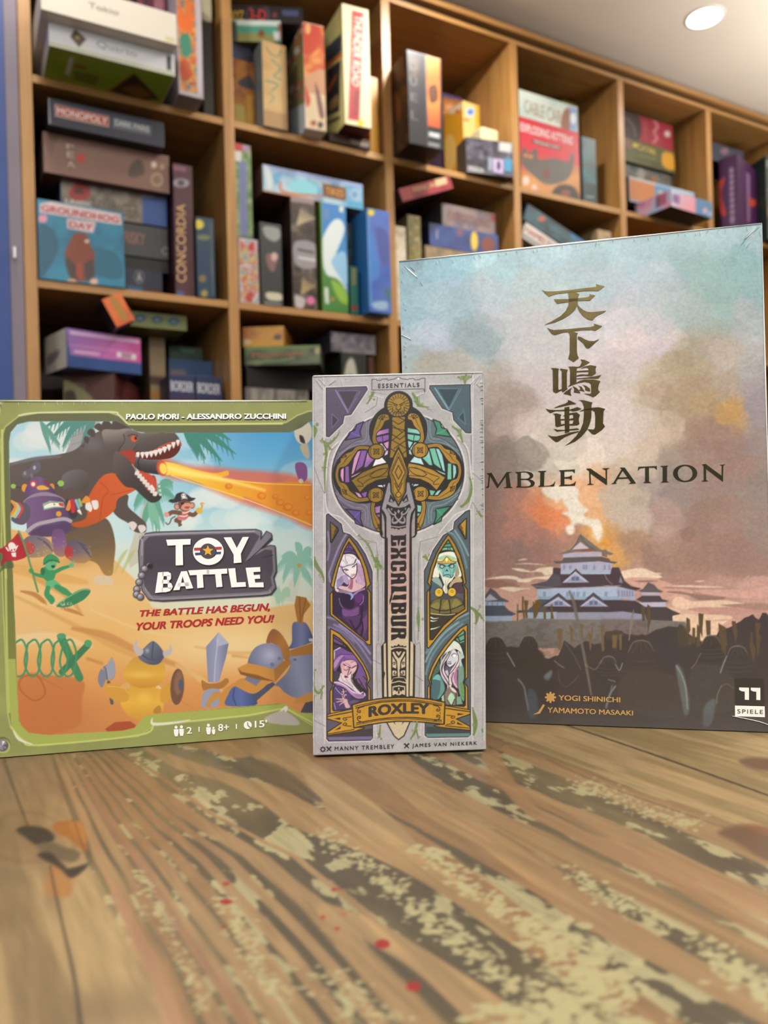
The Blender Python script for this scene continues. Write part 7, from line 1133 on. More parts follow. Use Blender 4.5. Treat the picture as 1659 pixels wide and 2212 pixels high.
kan += [K2(p) for p in ([(285, 275), (400, 275), (462, 290), (448, 345), (448, 690), (455, 735), (520, 715), (520, 740), (400, 802), (335, 765), (330, 350), (325, 300)], [(478, 310), (500, 282), (650, 310), (628, 370), (628, 690), (645, 712), (550, 780), (520, 760), (520, 350), (500, 315)],
 [(650, 245), (760, 240), (870, 248), (835, 290), (830, 580), (900, 540), (1000, 515), (1200, 515), (1335, 550), (1300, 620), (1285, 700), (1295, 750), (1325, 775), (1240, 855), (1175, 888), (1120, 855), (975, 810), (1120, 818), (1140, 790), (1135, 620), (1100, 580), (1000, 565), (880, 585), (760, 625), (648, 672), (695, 620), (695, 330), (680, 265)],
 [(915, 90), (1000, 100), (1112, 152), (1050, 190), (960, 240), (905, 262), (870, 268), (850, 262), (905, 225), (945, 150)], [(900, 290), (1000, 240), (1120, 210), (1250, 235), (1230, 300), (1240, 385), (1160, 440), (1080, 440), (980, 435), (835, 450), (835, 428), (920, 405), (1060, 410), (1085, 390), (1085, 350), (835, 362), (835, 335), (1085, 318), (1080, 280), (1040, 262), (960, 275)],
 [(835, 490), (1000, 478), (1200, 450), (1355, 420), (1285, 495), (1100, 490), (950, 500), (835, 505)], [(740, 680), (710, 740), (705, 800), (725, 858), (640, 830), (555, 815), (600, 770)], [(745, 650), (830, 690), (880, 740), (915, 805), (850, 795), (770, 785), (785, 720)], [(860, 640), (940, 670), (1005, 775), (950, 755), (870, 740), (910, 725), (905, 680)], [(940, 622), (1040, 650), (1115, 710), (1120, 760), (1080, 760), (1010, 735), (1015, 690), (985, 650)],
 [(645, 945), (700, 960), (832, 1028), (720, 1040), (520, 1085), (340, 1120), (460, 1065), (600, 1020), (650, 985)], [(178, 1125), (250, 1150), (400, 1160), (575, 1150), (700, 1145), (850, 1095), (940, 1135), (840, 1172), (770, 1185), (680, 1165), (560, 1180), (400, 1178), (275, 1220), (215, 1170)], [(575, 1105), (680, 1085), (680, 1620), (585, 1645)],
 [(320, 1235), (420, 1230), (510, 1255), (495, 1300), (490, 1350), (585, 1345), (585, 1370), (495, 1375), (505, 1460), (580, 1450), (580, 1475), (415, 1515), (385, 1490), (375, 1280), (360, 1250)], [(680, 1225), (830, 1205), (905, 1260), (880, 1330), (880, 1400), (895, 1450), (840, 1480), (680, 1480), (680, 1455), (750, 1445), (770, 1370), (680, 1375), (680, 1345), (760, 1330), (762, 1280), (745, 1250), (680, 1262)],
 [(535, 1290), (600, 1255), (600, 1280)], [(340, 1550), (440, 1575), (585, 1575), (850, 1540), (890, 1570), (700, 1585), (580, 1590), (415, 1612)], [(220, 1680), (300, 1710), (400, 1715), (550, 1680), (700, 1630), (880, 1600), (885, 1615), (700, 1675), (560, 1740), (450, 1820), (400, 1832), (350, 1800)],
 [(855, 950), (980, 950), (1165, 1000), (1145, 1060), (1145, 1300), (1120, 1420), (1060, 1570), (940, 1710), (800, 1820), (585, 1912), (700, 1830), (820, 1710), (910, 1580), (970, 1430), (985, 1290), (985, 1080), (950, 990), (910, 960)],
 [(885, 1190), (960, 1150), (1145, 1110), (1300, 1098), (1435, 1135), (1400, 1190), (1390, 1440), (1430, 1505), (1360, 1580), (1215, 1675), (1150, 1655), (1060, 1560), (1190, 1570), (1220, 1530), (1225, 1300), (1210, 1190), (1160, 1160), (1000, 1170)])]
tag(shapes('character_lettering', kan, hf, m_foil, hn, ho, 0.0005), 'four gold foil Japanese characters in a column')
lat = [N1(p) for p in ([(65, 268), (130, 262), (215, 410), (320, 252), (400, 250), (350, 265), (375, 440), (405, 452), (275, 455), (320, 440), (310, 310), (205, 460), (110, 300), (95, 450), (55, 450), (80, 430), (95, 290)], [(430, 250), (505, 250), (505, 448), (440, 448), (460, 425), (460, 275)], ribbon([(480, 256), (580, 252), (640, 295), (600, 338), (500, 343)], [10, 14, 46, 14, 10]), ribbon([(500, 345), (600, 350), (656, 395), (610, 438), (480, 443)], [10, 16, 52, 16, 10]),
 [(715, 240), (835, 235), (805, 255), (800, 430), (870, 425), (915, 405), (945, 365), (930, 432), (720, 440), (750, 420), (752, 260)], [(985, 230), (1195, 218), (1192, 270), (1165, 240), (1060, 245), (1060, 318), (1120, 312), (1155, 290), (1155, 355), (1120, 335), (1060, 335), (1060, 410), (1130, 412), (1180, 395), (1210, 365), (1195, 425), (985, 432), (1012, 415), (1012, 250)],
 [(1335, 210), (1390, 205), (1588, 340), (1585, 225), (1535, 205), (1640, 200), (1605, 220), (1605, 412), (1590, 412), (1395, 270), (1400, 400), (1440, 412), (1345, 415), (1380, 400), (1375, 240)])]
lat += [N2(p) for p in ([(285, 195), (350, 195), (495, 398), (395, 402), (430, 385), (310, 215)], [(315, 205), (330, 225), (235, 385), (250, 400), (170, 405), (205, 388)], [(262, 322), (395, 318), (400, 334), (258, 340)], [(515, 240), (525, 185), (760, 175), (762, 225), (730, 195), (660, 195), (660, 375), (700, 390), (580, 390), (610, 375), (610, 195), (545, 205)], [(800, 175), (910, 170), (890, 185), (890, 370), (920, 382), (805, 385), (835, 370), (835, 190)],
 [(1335, 155), (1385, 150), (1588, 300), (1590, 170), (1560, 160), (1640, 155), (1610, 170), (1605, 375), (1390, 210), (1390, 355), (1425, 368), (1325, 372), (1360, 355), (1358, 170)], *ringhalf(1122, 268, 155, 110, 95, 96))]
tag(shapes('title_lettering', lat, hf, mat('dark_green_foil', '#4d4a38', 0.33, metal=.85, noise=.2, nscale=90), hn, ho, 0.0005), 'dark metallic title lettering')
m_gold = cmat('#c79a58', .4)
letters('designer_lettering', 'Yogi Shinichi'.upper(), C7([(765, 845), (1378, 868), (1378, 918), (765, 898)]), hf, m_gold, hn, ho, bold=.018)
letters('artist_lettering', 'Yamamoto Masaaki'.upper(), C7([(655, 965), (1505, 1000), (1505, 1048), (655, 1020)]), hf, m_gold, hn, ho, bold=.018)
gear = [(685 + r * math.cos(a), 868 + r * math.sin(a)) for k in range(8) for a, r in ((2 * math.pi * k / 8 - .30, 38), (2 * math.pi * k / 8 - .15, 56), (2 * math.pi * k / 8 + .15, 56), (2 * math.pi * k / 8 + .30, 38))]
shapes('gear_and_brush_marks', [C7(gear), C7([(612, 935), (630, 945), (580, 1030), (510, 1040), (560, 1015)])], hf, m_gold, hn, ho)
m_white = cmat('#efebe4', .45)
shapes('publisher_mark', [C6(p) for p in ([(1364, 1188), (1462, 1190), (1462, 1312), (1420, 1310), (1420, 1228), (1390, 1226), (1364, 1212)], [(1480, 1190), (1575, 1192), (1575, 1314), (1535, 1312), (1535, 1230), (1505, 1228), (1480, 1216)], [(1322, 1368), (1618, 1376), (1620, 1484), (1324, 1474)])], hf, m_white, hn, ho)
letters('publisher_lettering', 'SPIELE', C6([(1346, 1402), (1600, 1410), (1600, 1450), (1346, 1444)]), hf, cmat('#3a3733'), hn, ho, spacing=1.25, off=0.0007)
r = np.random.RandomState(3)
lines = [([(873, 577), (890, 592), (902, 603)], 3), ([(886, 578), (896, 588)], 2), ([(871, 580), (876, 590)], 2), ([(868, 583), (872, 593)], 2), ([(908, 610), (914, 620)], 1.6), ([(865, 726), (880, 732), (888, 737)], 2), ([(1636, 489), (1620, 508), (1606, 520)], 2), ([(1640, 492), (1628, 504)], 2.2), ([(1630, 496), (1608, 516)], 1.6), ([(1620, 526), (1610, 540)], 1.8), ([(1641, 500), (1643, 514)], 3), ([(1618, 510), (1600, 532)], 1.3), ([(1580, 1548), (1640, 1561), (1668, 1572)], 1.2)]
for k in range(34):
    t = r.rand() ** 1.0; x = 880 + t * 750; y = 566 + (484 - 566) * (x - 861.5) / 784.5 + 3 + r.rand() * 5; lines.append(([(x, y), (x + 1 + r.rand() * 2, y + 3 + r.rand() * 5)], 1.0 + r.rand()))
for k in range(10):
    y = 600 + 200 * r.rand(); x = 863 + (y - 566) * .0285 + 3 + r.rand() * 6; lines.append(([(x, y), (x + 3, y + 4)], 1.2))
EDGE = [([(862, 567.5), (1000, 553), (1200, 532), (1400, 511), (1645, 485.5)], 4.0), ([(1645.5, 486), (1650, 700), (1655, 900), (1664, 1250)], 3.0)]
lines += EDGE; creases('shrink_wrap_creases', lines, hf, hn, ho)
# ================================================================== board games on the shelf
SGAIN = 0.82
LEVEL = {'A': ZA, 'B': ZB, 'C': ZC}
def uv(P): d = np.asarray(P) - SO; return d @ SU, d @ SV
def vhit(px, P0, yaw):
    """where the ray of a photo pixel meets the upright plane through P0 turned by yaw from the shelf front"""
    n = -SU * math.sin(yaw) + SV * math.cos(yaw); return hit(px[0], px[1], P0, n)
def zhit(px, z): return hit(px[0], px[1], np.array([0, 0, z]), np.array([0, 0, 1.0]))
m_side = {}
def finish(name, P, col, label, group=None, cat='board game box', bev=0.0013, rough=.45):
    org = sum(P[:4]) / 4
    b = bevel_hex(name, P, cmat(col, rough, gain=SGAIN), None, org, bev, 2); tag(b, label, cat, group); b['_org'] = 0; del b['_org']; return b, org
GRP = 'board games on the cube shelf'
def decorate(b, org, F, art, texts, nm='cover_print', res=2.4):
    if art:
        q = F.quad; lo, hi = q.min(0) - 6, q.max(0) + 6
        cv = Cv(lo[0], lo[1], hi[0], hi[1], 1.6, art[0]); cv.soft = 2.2
        if len(art) > 1: art[1](cv)
        print_face(nm, F, cv, res, m_print, b, org, off=.0003, gain=SGAIN, inset=.006)
    for t in texts: letters('title_lettering', t[0], t[1], F, cmat(t[2], .5, gain=SGAIN), b, org, bold=t[3] if len(t) > 3 else .02, off=.0007, spacing=1.0, shear=t[4] if len(t) > 4 else 0)
def gb(label, quad, col, art=None, texts=(), v=None, rest=None, depth=.26, yaw=0.0, name='board_game_box', tilt=False, bev=0.0013, cat='board game box'):
    TL, TR, BR, BL = [np.array(q, float) for q in quad]
    z0 = LEVEL.get(rest, rest) if rest is not None else None
    if v is None: v = uv(zhit((BL + BR) / 2, z0))[1]
    P0 = vhit(BL, sh(0, v, 0), 0.0)
    if yaw == 'auto':
        lo, hi = -.75, .6
        f = lambda a: vhit(TR, P0, a)[2] - vhit(TL, P0, a)[2]
        if f(lo) * f(hi) > 0: lo = hi = 0.0
        for _ in range(50):
            mid = (lo + hi) / 2
            if (f(lo) > 0) == (f(mid) > 0): lo = mid
            else: hi = mid
        yaw = (lo + hi) / 2
    a, b_, c, d = [vhit(q, P0, yaw) for q in (TL, TR, BR, BL)]
    e = SU * math.cos(yaw) + SV * math.sin(yaw); n = -SU * math.sin(yaw) + SV * math.cos(yaw)
    s = lambda p: (p - P0) @ e
    if tilt:
        ang = math.atan2((b_[2] - a[2]) + (c[2] - d[2]), s(b_) - s(a) + s(c) - s(d))
    else: ang = 0.0
    ca, sa = math.cos(ang), math.sin(ang)
    r2 = lambda p: (s(p) * ca + p[2] * sa, -s(p) * sa + p[2] * ca)
    A_, B_, C_, D_ = r2(a), r2(b_), r2(c), r2(d)
    x0, x1, y0, y1 = (A_[0] + D_[0]) / 2, (B_[0] + C_[0]) / 2, (D_[1] + C_[1]) / 2, (A_[1] + B_[1]) / 2
    if z0 is not None and not tilt: y0 = z0 + .0008
    W2 = lambda x, y: P0 * np.array([1, 1, 0]) + e * (x * ca - y * sa) + np.array([0, 0, x * sa + y * ca])
    O_ = W2(x0, y0); U_ = W2(x1, y0) - O_; V_ = W2(x0, y1) - O_
    if z0 is not None and tilt: O_ = O_ + np.array([0, 0, z0 + .0008 - min(O_[2], (O_ + U_)[2])])
    dep = min(depth, (SDEP - .006 - max(uv(O_)[1], uv(O_ + U_)[1])) / max(.3, math.cos(yaw))) if depth > .0 else -depth
    dep = max(dep, .012); D3 = n * dep
    P = [O_, O_ + U_, O_ + U_ + D3, O_ + D3, O_ + V_, O_ + U_ + V_, O_ + U_ + V_ + D3, O_ + V_ + D3]
    b, org = finish(name, P, col, label, GRP, cat, bev)
    F = Face(O_, U_, V_, None if rest is None and not tilt else None)
    F = Face(O_, U_, V_, quad)
    decorate(b, org, F, art, texts)
    return dict(o=b, org=org, F=F, top=max(O_[2] + V_[2], (O_ + U_ + V_)[2]), O=O_, U=U_, V=V_, D=D3, v=v)
def gc(label, edge, rt, lt, col, rest, artR=None, textsR=(), artL=None, textsL=(), v=None, quadR=None, quadL=None, wl=None):
    """box with an upright edge towards the camera: edge=(xtop,ytop,xbot,ybot) in photo pixels, rt / lt = far top corners of its right and left face"""
    z0 = LEVEL.get(rest, rest) + .0008
    B = zhit(edge[2:], z0) if v is None else vhit(edge[2:], sh(0, v, 0), 0); B = np.array([B[0], B[1], z0])
    T = vhit(edge[:2], B, 0); z1 = T[2]; T = np.array([B[0], B[1], z1])
    Rr = zhit(rt, z1); d = Rr - T; yaw = math.atan2(d @ SV, d @ SU); wr = math.hypot(d @ SU, d @ SV)
    e = SU * math.cos(yaw) + SV * math.sin(yaw); n = -SU * math.sin(yaw) + SV * math.cos(yaw)
    if wl is None:
        lo, hi = .005, .4
        for _ in range(40):
            m_ = (lo + hi) / 2
            if project(T + n * m_)[0][0] > lt[0]: lo = m_
            else: hi = m_
        wl = lo
        while wl > .03 and (uv(T + n * wl)[1] > SDEP - .008 or uv(T + n * wl + e * wr)[1] > SDEP - .008): wl -= .004
    H3 = np.array([0, 0, z1 - z0])
    P = [B, B + e * wr, B + e * wr + n * wl, B + n * wl]; P = P + [p + H3 for p in P]
    b, org = finish('board_game_box', P, col, label, GRP)
    FR = Face(B, e * wr, H3, quadR); FL = Face(B + n * wl, -n * wl, H3, quadL)
    decorate(b, org, FR, artR, textsR); decorate(b, org, FL, artL, textsL, 'side_print')
    return dict(o=b, org=org, top=z1, O=B, yaw=yaw)
def patches(*items):
    def f(cv):
        for it in items:
            k = it[0]
            if k == 'p': cv.poly(it[1], it[2])
            elif k == 's': cv.sp(it[1], it[2])
            elif k == 'e': cv.ell(it[1], it[2], it[3], it[4], it[5])
            elif k == 'l': cv.stroke(it[1], it[2], it[3])
            elif k == 'n':
                seed, sc, cols = it[1:4]; m = fbm(cv.X / sc, cv.Y / sc, seed, 3); cv.A[:] = ramp(np.clip((m - .25) * 2, 0, 1), cols)
            elif k == 'nb':
                seed, sc, cols, quad = it[1:5]; w_, a_ = cv.mask_poly(quad)
                m = fbm(cv.X[w_] / sc, cv.Y[w_] / sc, seed, 3); cv._put(w_, a_, (lambda mm: (lambda X, Y: ramp(np.clip((mm - .25) * 2, 0, 1), cols)))(m))
    return f
def Q(x0, y0, x1, y1, sl=.0): return [(x0, y0), (x1, y0 + (x1 - x0) * sl), (x1, y1 + (x1 - x0) * sl), (x0, y1)]
# ---- first column, top
q1 = gb('white flat box with a small dark diamond, under the larger white box', [(104, 43), (379, 122), (377, 172), (105.5, 93)], '#e4e6e8', ('#d9dde2', patches(('p', [(158, 59), (181, 82), (166, 99), (148, 76)], '#5a4a3f'), ('e', 163, 78, 4, 4, '#b59a5c'), ('l', [(106, 88), (377, 167)], 2.2, '#9fb32f'), ('p', [(360, 122), (370, 125), (368, 158), (358, 155)], '#3d4048'))), [('Quarto', [(203, 84), (290, 110), (289, 128), (202, 101)], '#8f959c', .0)], rest='A', depth=.34)
F = Face(q1['O'] + q1['D'] * .42, q1['U'], -q1['D'] * .42)
cvb = patches(('p', [(92, 155), (107, 96), (377, 172), (362, 225)], '#86a82c'), ('p', [(150, 122), (160, 124), (150, 164), (140, 160)], '#cfd4c4'), ('p', [(162, 138), (185, 143), (183, 150), (160, 145)], '#8a5a20'), ('p', [(235, 196), (290, 158), (345, 215), (300, 215)], '#3a2a16'), ('l', [(232, 198), (290, 157)], 4, '#9c7a34'), ('p', [(262, 190), (300, 182), (330, 206), (300, 212)], '#7a5a26'), ('p', [(160, 152), (215, 165), (205, 185), (160, 172)], '#6f7f28'))
decorate(q1['o'], q1['org'], F, ('#8fb32f', cvb), (), 'underside_print')
q2 = gb('large plain white box with a faint handwritten word, topmost at the shelf upper left', [(86, -54), (383, 33), (381, 97), (89, 22)], '#d8d2c6', ('#e2dccf', patches(('p', [(358, 78), (376, 82), (376, 92), (358, 88)], '#d3c69a'))), [('Tokio', [(196, 6), (262, 24), (261, 36), (196, 19)], '#8d8a80', -.004)], rest=q1['top'], depth=.36)
gb('dark pink-spotted box lying on the large plain white box', [(296, -34), (358, -18), (358, 20), (296, 4)], '#4a2a38', ('#5c3040', patches(('n', 3, 12, ['#33222c', '#6e3348', '#a06a78']))), rest=q2['top'], depth=.1, v=.02)
gb('tall silver-edged box with fiery comic artwork in the upper left cell', [(387, -60), (432, -48), (441, 217), (379, 202)], '#8f878f', ('#b9b0b8', patches(('nb', 5, 9, ['#3f6f86', '#c9a23a', '#b5402a', '#e0b84a', '#7a3f68'], [(386, -50), (421, -44), (425, 200), (384, 190)]), ('s', [(384, 30), (392, -10), (400, 20), (410, -20), (418, 40), (400, 48)], '#d9692a'), ('s', [(388, 60), (408, 55), (412, 95), (394, 104)], '#3d7f6a'), ('s', [(384, 130), (400, 110), (412, 150), (390, 165)], '#b04a26'), ('e', 404, 182, 5, 5, '#3f7fa8'), ('l', [(437, -40), (439, 212)], 3, '#8d8490'))), rest='A', depth=.2)
gb('cream-topped dark box at the back of the upper left cell', [(434, -60), (455, -55), (462, 236), (441, 230)], '#3a3330', ('#2c2622', patches(('p', [(430, -60), (458, -60), (458, 40), (436, 34)], '#cfc9a8'))), rest='A', v=.03, depth=.1)
# ---- first column, middle
n1 = gb('small navy box with a white ring emblem at the bottom of a dark stack', [(170, 566), (352, 589), (350, 632), (170, 608)], '#1f2638', ('#232a40', patches(('e', 298, 594, 11, 11, '#8d949c'), ('e', 298, 594, 9, 9, '#2a3146'), ('p', [(271, 606), (304, 610), (304, 628), (271, 624)], '#2f5e8a'), ('p', [(306, 612), (350, 618), (350, 632), (306, 628)], '#4a2320'))), [('A', [(293, 587), (303, 588), (303, 601), (293, 600)], '#c4c9cc')], v=.05, rest='B', depth=.2)
n2 = gb('thin black box between the navy box and the dark grey box', [(160, 537), (364, 566), (364, 588), (160, 560)], '#0f0f12', ('#121216',), v=.055, rest=n1['top'], depth=.2)
n3 = gb('dark grey box with red lettering below a map-covered box', [(150, 459), (364, 497), (362, 565), (150, 534)], '#3c3e40', ('#43474a', patches(('e', 357, 545, 8, 9, '#9aa0a0'), ('e', 357, 545, 5, 6, '#43474a'))), [('RISKY', [(272, 500), (316, 507), (313, 533), (272, 526)], '#9c6f68')], v=.05, rest=n2['top'], depth=.22)
n4 = gb('grey-brown box with a red round dinosaur emblem and a blue end label', [(130, 378), (362, 439), (360, 493), (130, 430)], '#24365c', ('#7d726a', patches(('n', 8, 14, ['#6a5f58', '#84796f', '#978c80']), ('s', [(146, 404), (162, 388), (182, 394), (190, 412), (165, 418)], '#a8302c'), ('s', [(155, 402), (170, 396), (178, 408)], '#4a2320'), ('p', [(304, 430), (362, 440), (360, 495), (302, 478)], '#2f58a0'), ('l', [(128, 378), (130, 430)], 5, '#2a4a8a'))), [('JURASSIC', [(137, 410), (194, 424), (193, 434), (136, 420)], '#e4dcd6'), ('DANGER', [(206, 422), (296, 444), (294, 466), (204, 442)], '#5d534c', 0)], v=.045, rest=n3['top'], depth=.25)
n5 = gb('brown box with a red dot and upright characters in the left column', [(93, 274), (368, 346), (364, 426), (92, 365)], '#5e4238', ('#7d5b50', patches(('e', 177, 340, 10, 10, '#b5342c'), ('s', [(286, 360), (306, 350), (314, 380), (280, 386)], '#4a382c'), ('e', 339, 395, 13, 14, '#b09a80'), ('e', 339, 395, 10, 11, '#7d6450'), ('e', 335, 363, 6, 7, '#c9bba8'), ('e', 352, 368, 4, 6, '#a08c78'), ('p', [(90, 268), (130, 290), (110, 330), (90, 290)], '#6a4a40'))), [('F', [(146, 306), (163, 310), (163, 320), (146, 316)], '#b9a698'), ('E', [(146, 322), (163, 326), (163, 340), (146, 336)], '#b9a698'), ('A', [(146, 343), (163, 347), (163, 360), (146, 356)], '#b9a698')], v=.02, rest=n4['top'], depth=.26)
gb('navy box with a red-and-white title plate on top of the brown box', [(104, 203), (357, 273), (353, 324), (103, 256)], '#12182a', ('#1b2338', patches(('p', [(118, 217), (234, 251), (232, 272), (118, 241)], '#d9c4bf'), ('p', [(120, 219.5), (232, 252), (230, 269.5), (120, 239)], '#b5453e'), ('p', [(241, 252), (327, 277), (325, 297), (240, 274)], '#59606c'), ('p', [(103, 203), (107, 204), (107, 256), (102, 255)], '#c3c9cc'))), [('MONOPOLY', [(123, 224), (230, 254), (228, 267), (122, 237)], '#f0e6e2', .02), ('DARK PARIS', [(246, 257), (322, 279), (321, 290), (245, 269)], '#c3c8cc', .02)], v=-.012, rest=n5['top'], depth=.26)
gb('tall maroon box with a gold vertical title leaning in the left column', [(381, 351), (421, 358), (415, 641), (372, 635)], '#3f1c24', ('#4c2530', patches(('e', 396, 392, 17, 9, '#9a96a0'), ('e', 396, 392, 8, 6, '#4a3a48'), ('e', 382, 632, 9, 7, '#3d5a8c'), ('p', [(378, 356), (408, 361), (408, 370), (378, 365)], '#84506a'))), [('CONCORDIA', [(375, 604), (384, 434), (403, 436), (397, 606)], '#d0a870', .0)], v=.01, rest='B', tilt=True, depth=.25)
gb('navy box with gold trim and a yellow sticker beside the maroon box', [(424, 468), (462, 472), (465, 644), (426, 639)], '#16283c', ('#1d3a56', patches(('e', 431, 485, 10, 10, '#d6c43a'), ('l', [(423, 480), (424, 630)], 1.4, '#8a7a4a'), ('l', [(456, 482), (459, 634)], 1.4, '#8a7a4a'), ('e', 440, 512, 14, 6, '#6f7452'), ('e', 437, 600, 8, 8, '#7d6a3c'), ('e', 440, 632, 7, 8, '#a08c46'))), v=.0, rest='B', depth=.22)
gb('square teal box showing a brown groundhog under red lettering', [(80, 429), (268, 457), (270, 621), (83, 602)], '#1f3a4a', ('#23708f', patches(('n', 12, 40, ['#1f6686', '#27799a', '#2d86a5']), ('s', [(85, 490), (115, 500), (125, 540), (85, 600)], '#205a72'), ('s', [(190, 540), (250, 545), (262, 600), (200, 590)], '#1f6480'), ('s', [(152, 520), (160, 506), (178, 503), (190, 510), (196, 530), (204, 550), (200, 590), (190, 604), (158, 604), (142, 570), (140, 545)], '#7d3a24'), ('s', [(142, 555), (160, 570), (172, 600), (155, 604), (143, 580)], '#44342e'), ('s', [(178, 575), (200, 560), (202, 600), (186, 604)], '#44343a'), ('e', 172, 585, 9, 18, '#943f26'), ('e', 188, 521, 5, 4, '#c9bfae'), ('e', 154, 607, 10, 5, '#d2a07c'), ('e', 202, 607, 9, 7, '#d9b0a4'), ('e', 93, 473, 10, 9, '#d990ac'), ('p', [(87, 441), (110, 436), (262, 462), (264, 485), (250, 484), (86, 460)], '#d8c0c4'), ('p', [(145, 472), (208, 480), (202, 503), (146, 494)], '#d8c0c4'))), [('GROUNDHOG', [(90, 443), (259, 468), (257, 481), (90, 457)], '#b52a38', .022), ('DAY', [(150, 478), (203, 485), (198, 498), (150, 491)], '#b52a38', .022)], v=-.002, rest='B', depth=.045)
# ---- first column, bottom
k1 = gc('brown box with cream painted figures, corner forward, low in the left column', (247, 805, 249, 905), (313, 843), (101, 814), '#4a2c28', 'C', ('#5c2f30', patches(('n', 4, 16, ['#4a2628', '#6a3838', '#7d4440']), ('s', [(268, 835), (300, 850), (300, 880), (270, 870)], '#8f4a4c'))), (), ('#5f4038', patches(('s', [(118, 830), (150, 822), (190, 850), (205, 880), (130, 880)], '#8d8a66'), ('s', [(140, 848), (160, 845), (165, 875), (145, 880)], '#4a4038'), ('s', [(160, 825), (185, 830), (180, 842)], '#77605a'))), v=.03, wl=.11)
k2 = gc('box with a pink and violet back panel and white end, above the brown painted box', (139, 707, 145, 776), (304, 731), (96, 751), '#22407a', k1['top'], ('#2a4a86', patches(('p', [(140, 708), (306, 732), (318, 786), (152, 767)], ('lin', (140, 720), (316, 770), ['#8a6ab0', '#b56aae', '#d0509a'])), ('p', [(150, 714), (300, 736), (302, 742), (152, 722)], '#d6b8dc'), ('l', [(152, 745), (308, 765)], 1.4, '#dba0cc'), ('p', [(252, 760), (294, 766), (294, 778), (252, 771)], '#e6dfe2'), ('p', [(262, 762), (284, 765), (284, 775), (262, 772)], '#a08c98'), ('p', [(160, 756), (215, 763), (215, 768), (160, 762)], '#dfb0d4'))), (), ('#cfcfcc', patches(('s', [(104, 770), (126, 755), (128, 768), (106, 790)], '#8d8490'))), v=.0)
k3 = gb('tan upright box with a dark band and a bottle picture', [(322, 725), (357, 728), (359, 905), (326, 901)], '#7a6248', ('#a08a68', patches(('p', [(300, 772), (362, 778), (362, 788), (300, 782)], '#4a2f2c'), ('p', [(306, 790), (356, 795), (356, 803), (306, 798)], '#c08436'), ('p', [(312, 806), (350, 808), (352, 900), (314, 900)], '#c9bb94'), ('e', 333, 840, 5, 8, '#b5643c'))), v=.13, rest='C', depth=.15)
gb('olive-green box with three dark blue circles lying near the lower left shelf board', [(271, 667), (404, 686), (404, 733), (276, 714)], '#6f7440', ('#7a8450', patches(*[('e', x, y, 13, 13, '#3a5a6a') for x, y in ((301, 691), (338, 697), (374, 702))], *[('e', x, y, 5, 4, '#7a8f96') for x, y in ((301, 692), (338, 698), (374, 703))], ('l', [(280, 716), (404, 731)], 3, '#9a9a5a'))), v=.055, rest=k3['top'], depth=.2)
gb('orange box tipped over on its edge above the pink and violet box', [(223, 686), (262, 669), (291, 731), (251, 748)], '#2a2018', ('#cf5f2c', patches(('n', 6, 30, ['#c4562a', '#d6682e', '#dd7434']), ('s', [(240, 686), (252, 681), (276, 726), (262, 730)], '#a87a30'))), [], v=-.035, rest=k2['top'], tilt=True, depth=.08)
k4 = gb('blue box behind two small navy and maroon boxes', [(364, 774), (459, 780), (463, 905), (368, 900)], '#223a5e', ('#2f4c78', patches(('p', [(366, 785), (400, 787), (400, 793), (366, 791)], '#7a6a6a'), ('e', 381, 798, 6, 5, '#a09a7a'), ('p', [(394, 796), (430, 798), (430, 804), (394, 802)], '#7a90b0'))), v=.13, rest='C', depth=.14)
gb('dark green slim box lying on the blue box in the left column', [(366, 747), (437, 752), (437, 777), (366, 772)], '#1d3a2c', ('#1f4030', patches(('p', [(390, 752), (420, 755), (420, 762), (390, 759)], '#3d6450'))), v=.14, rest=k4['top'], depth=.13)
for i, (x0, x1, d, lab) in enumerate(((365, 421, 0, 'small navy and maroon box, left one of a pair low in the left column'), (423, 479, 4, 'small navy and maroon box, right one of a pair low in the left column'))):
    gb(lab, [(x0, 807 + d), (x1, 812 + d), (x1 + 3, 910), (x0 + 3, 905)], '#26263e', ('#2b3258', patches(('p', [(x0, 828 + d), (x1, 832 + d), (x1 + 3, 912), (x0, 910)], '#4a2340'), ('p', [(x0, 846 + d), (x1, 850 + d), (x1, 858 + d), (x0, 854 + d)], '#9c2c3a' if i else '#3a2a48'), ('e', x0 + (18 if i == 0 else 14), 862, 9, 6, '#c9a03a'))), [('BORDER', [(x0 + 3, 813 + d), (x1 - 4, 818 + d), (x1 - 4, 827 + d), (x0 + 3, 822 + d)], '#c9ccd6'), ('SHUT', [(x0 + 7, 836 + d), (x1 - 8, 840 + d), (x1 - 8, 848 + d), (x0 + 7, 844 + d)], '#a07a92')], v=.03, rest='C', depth=.095)
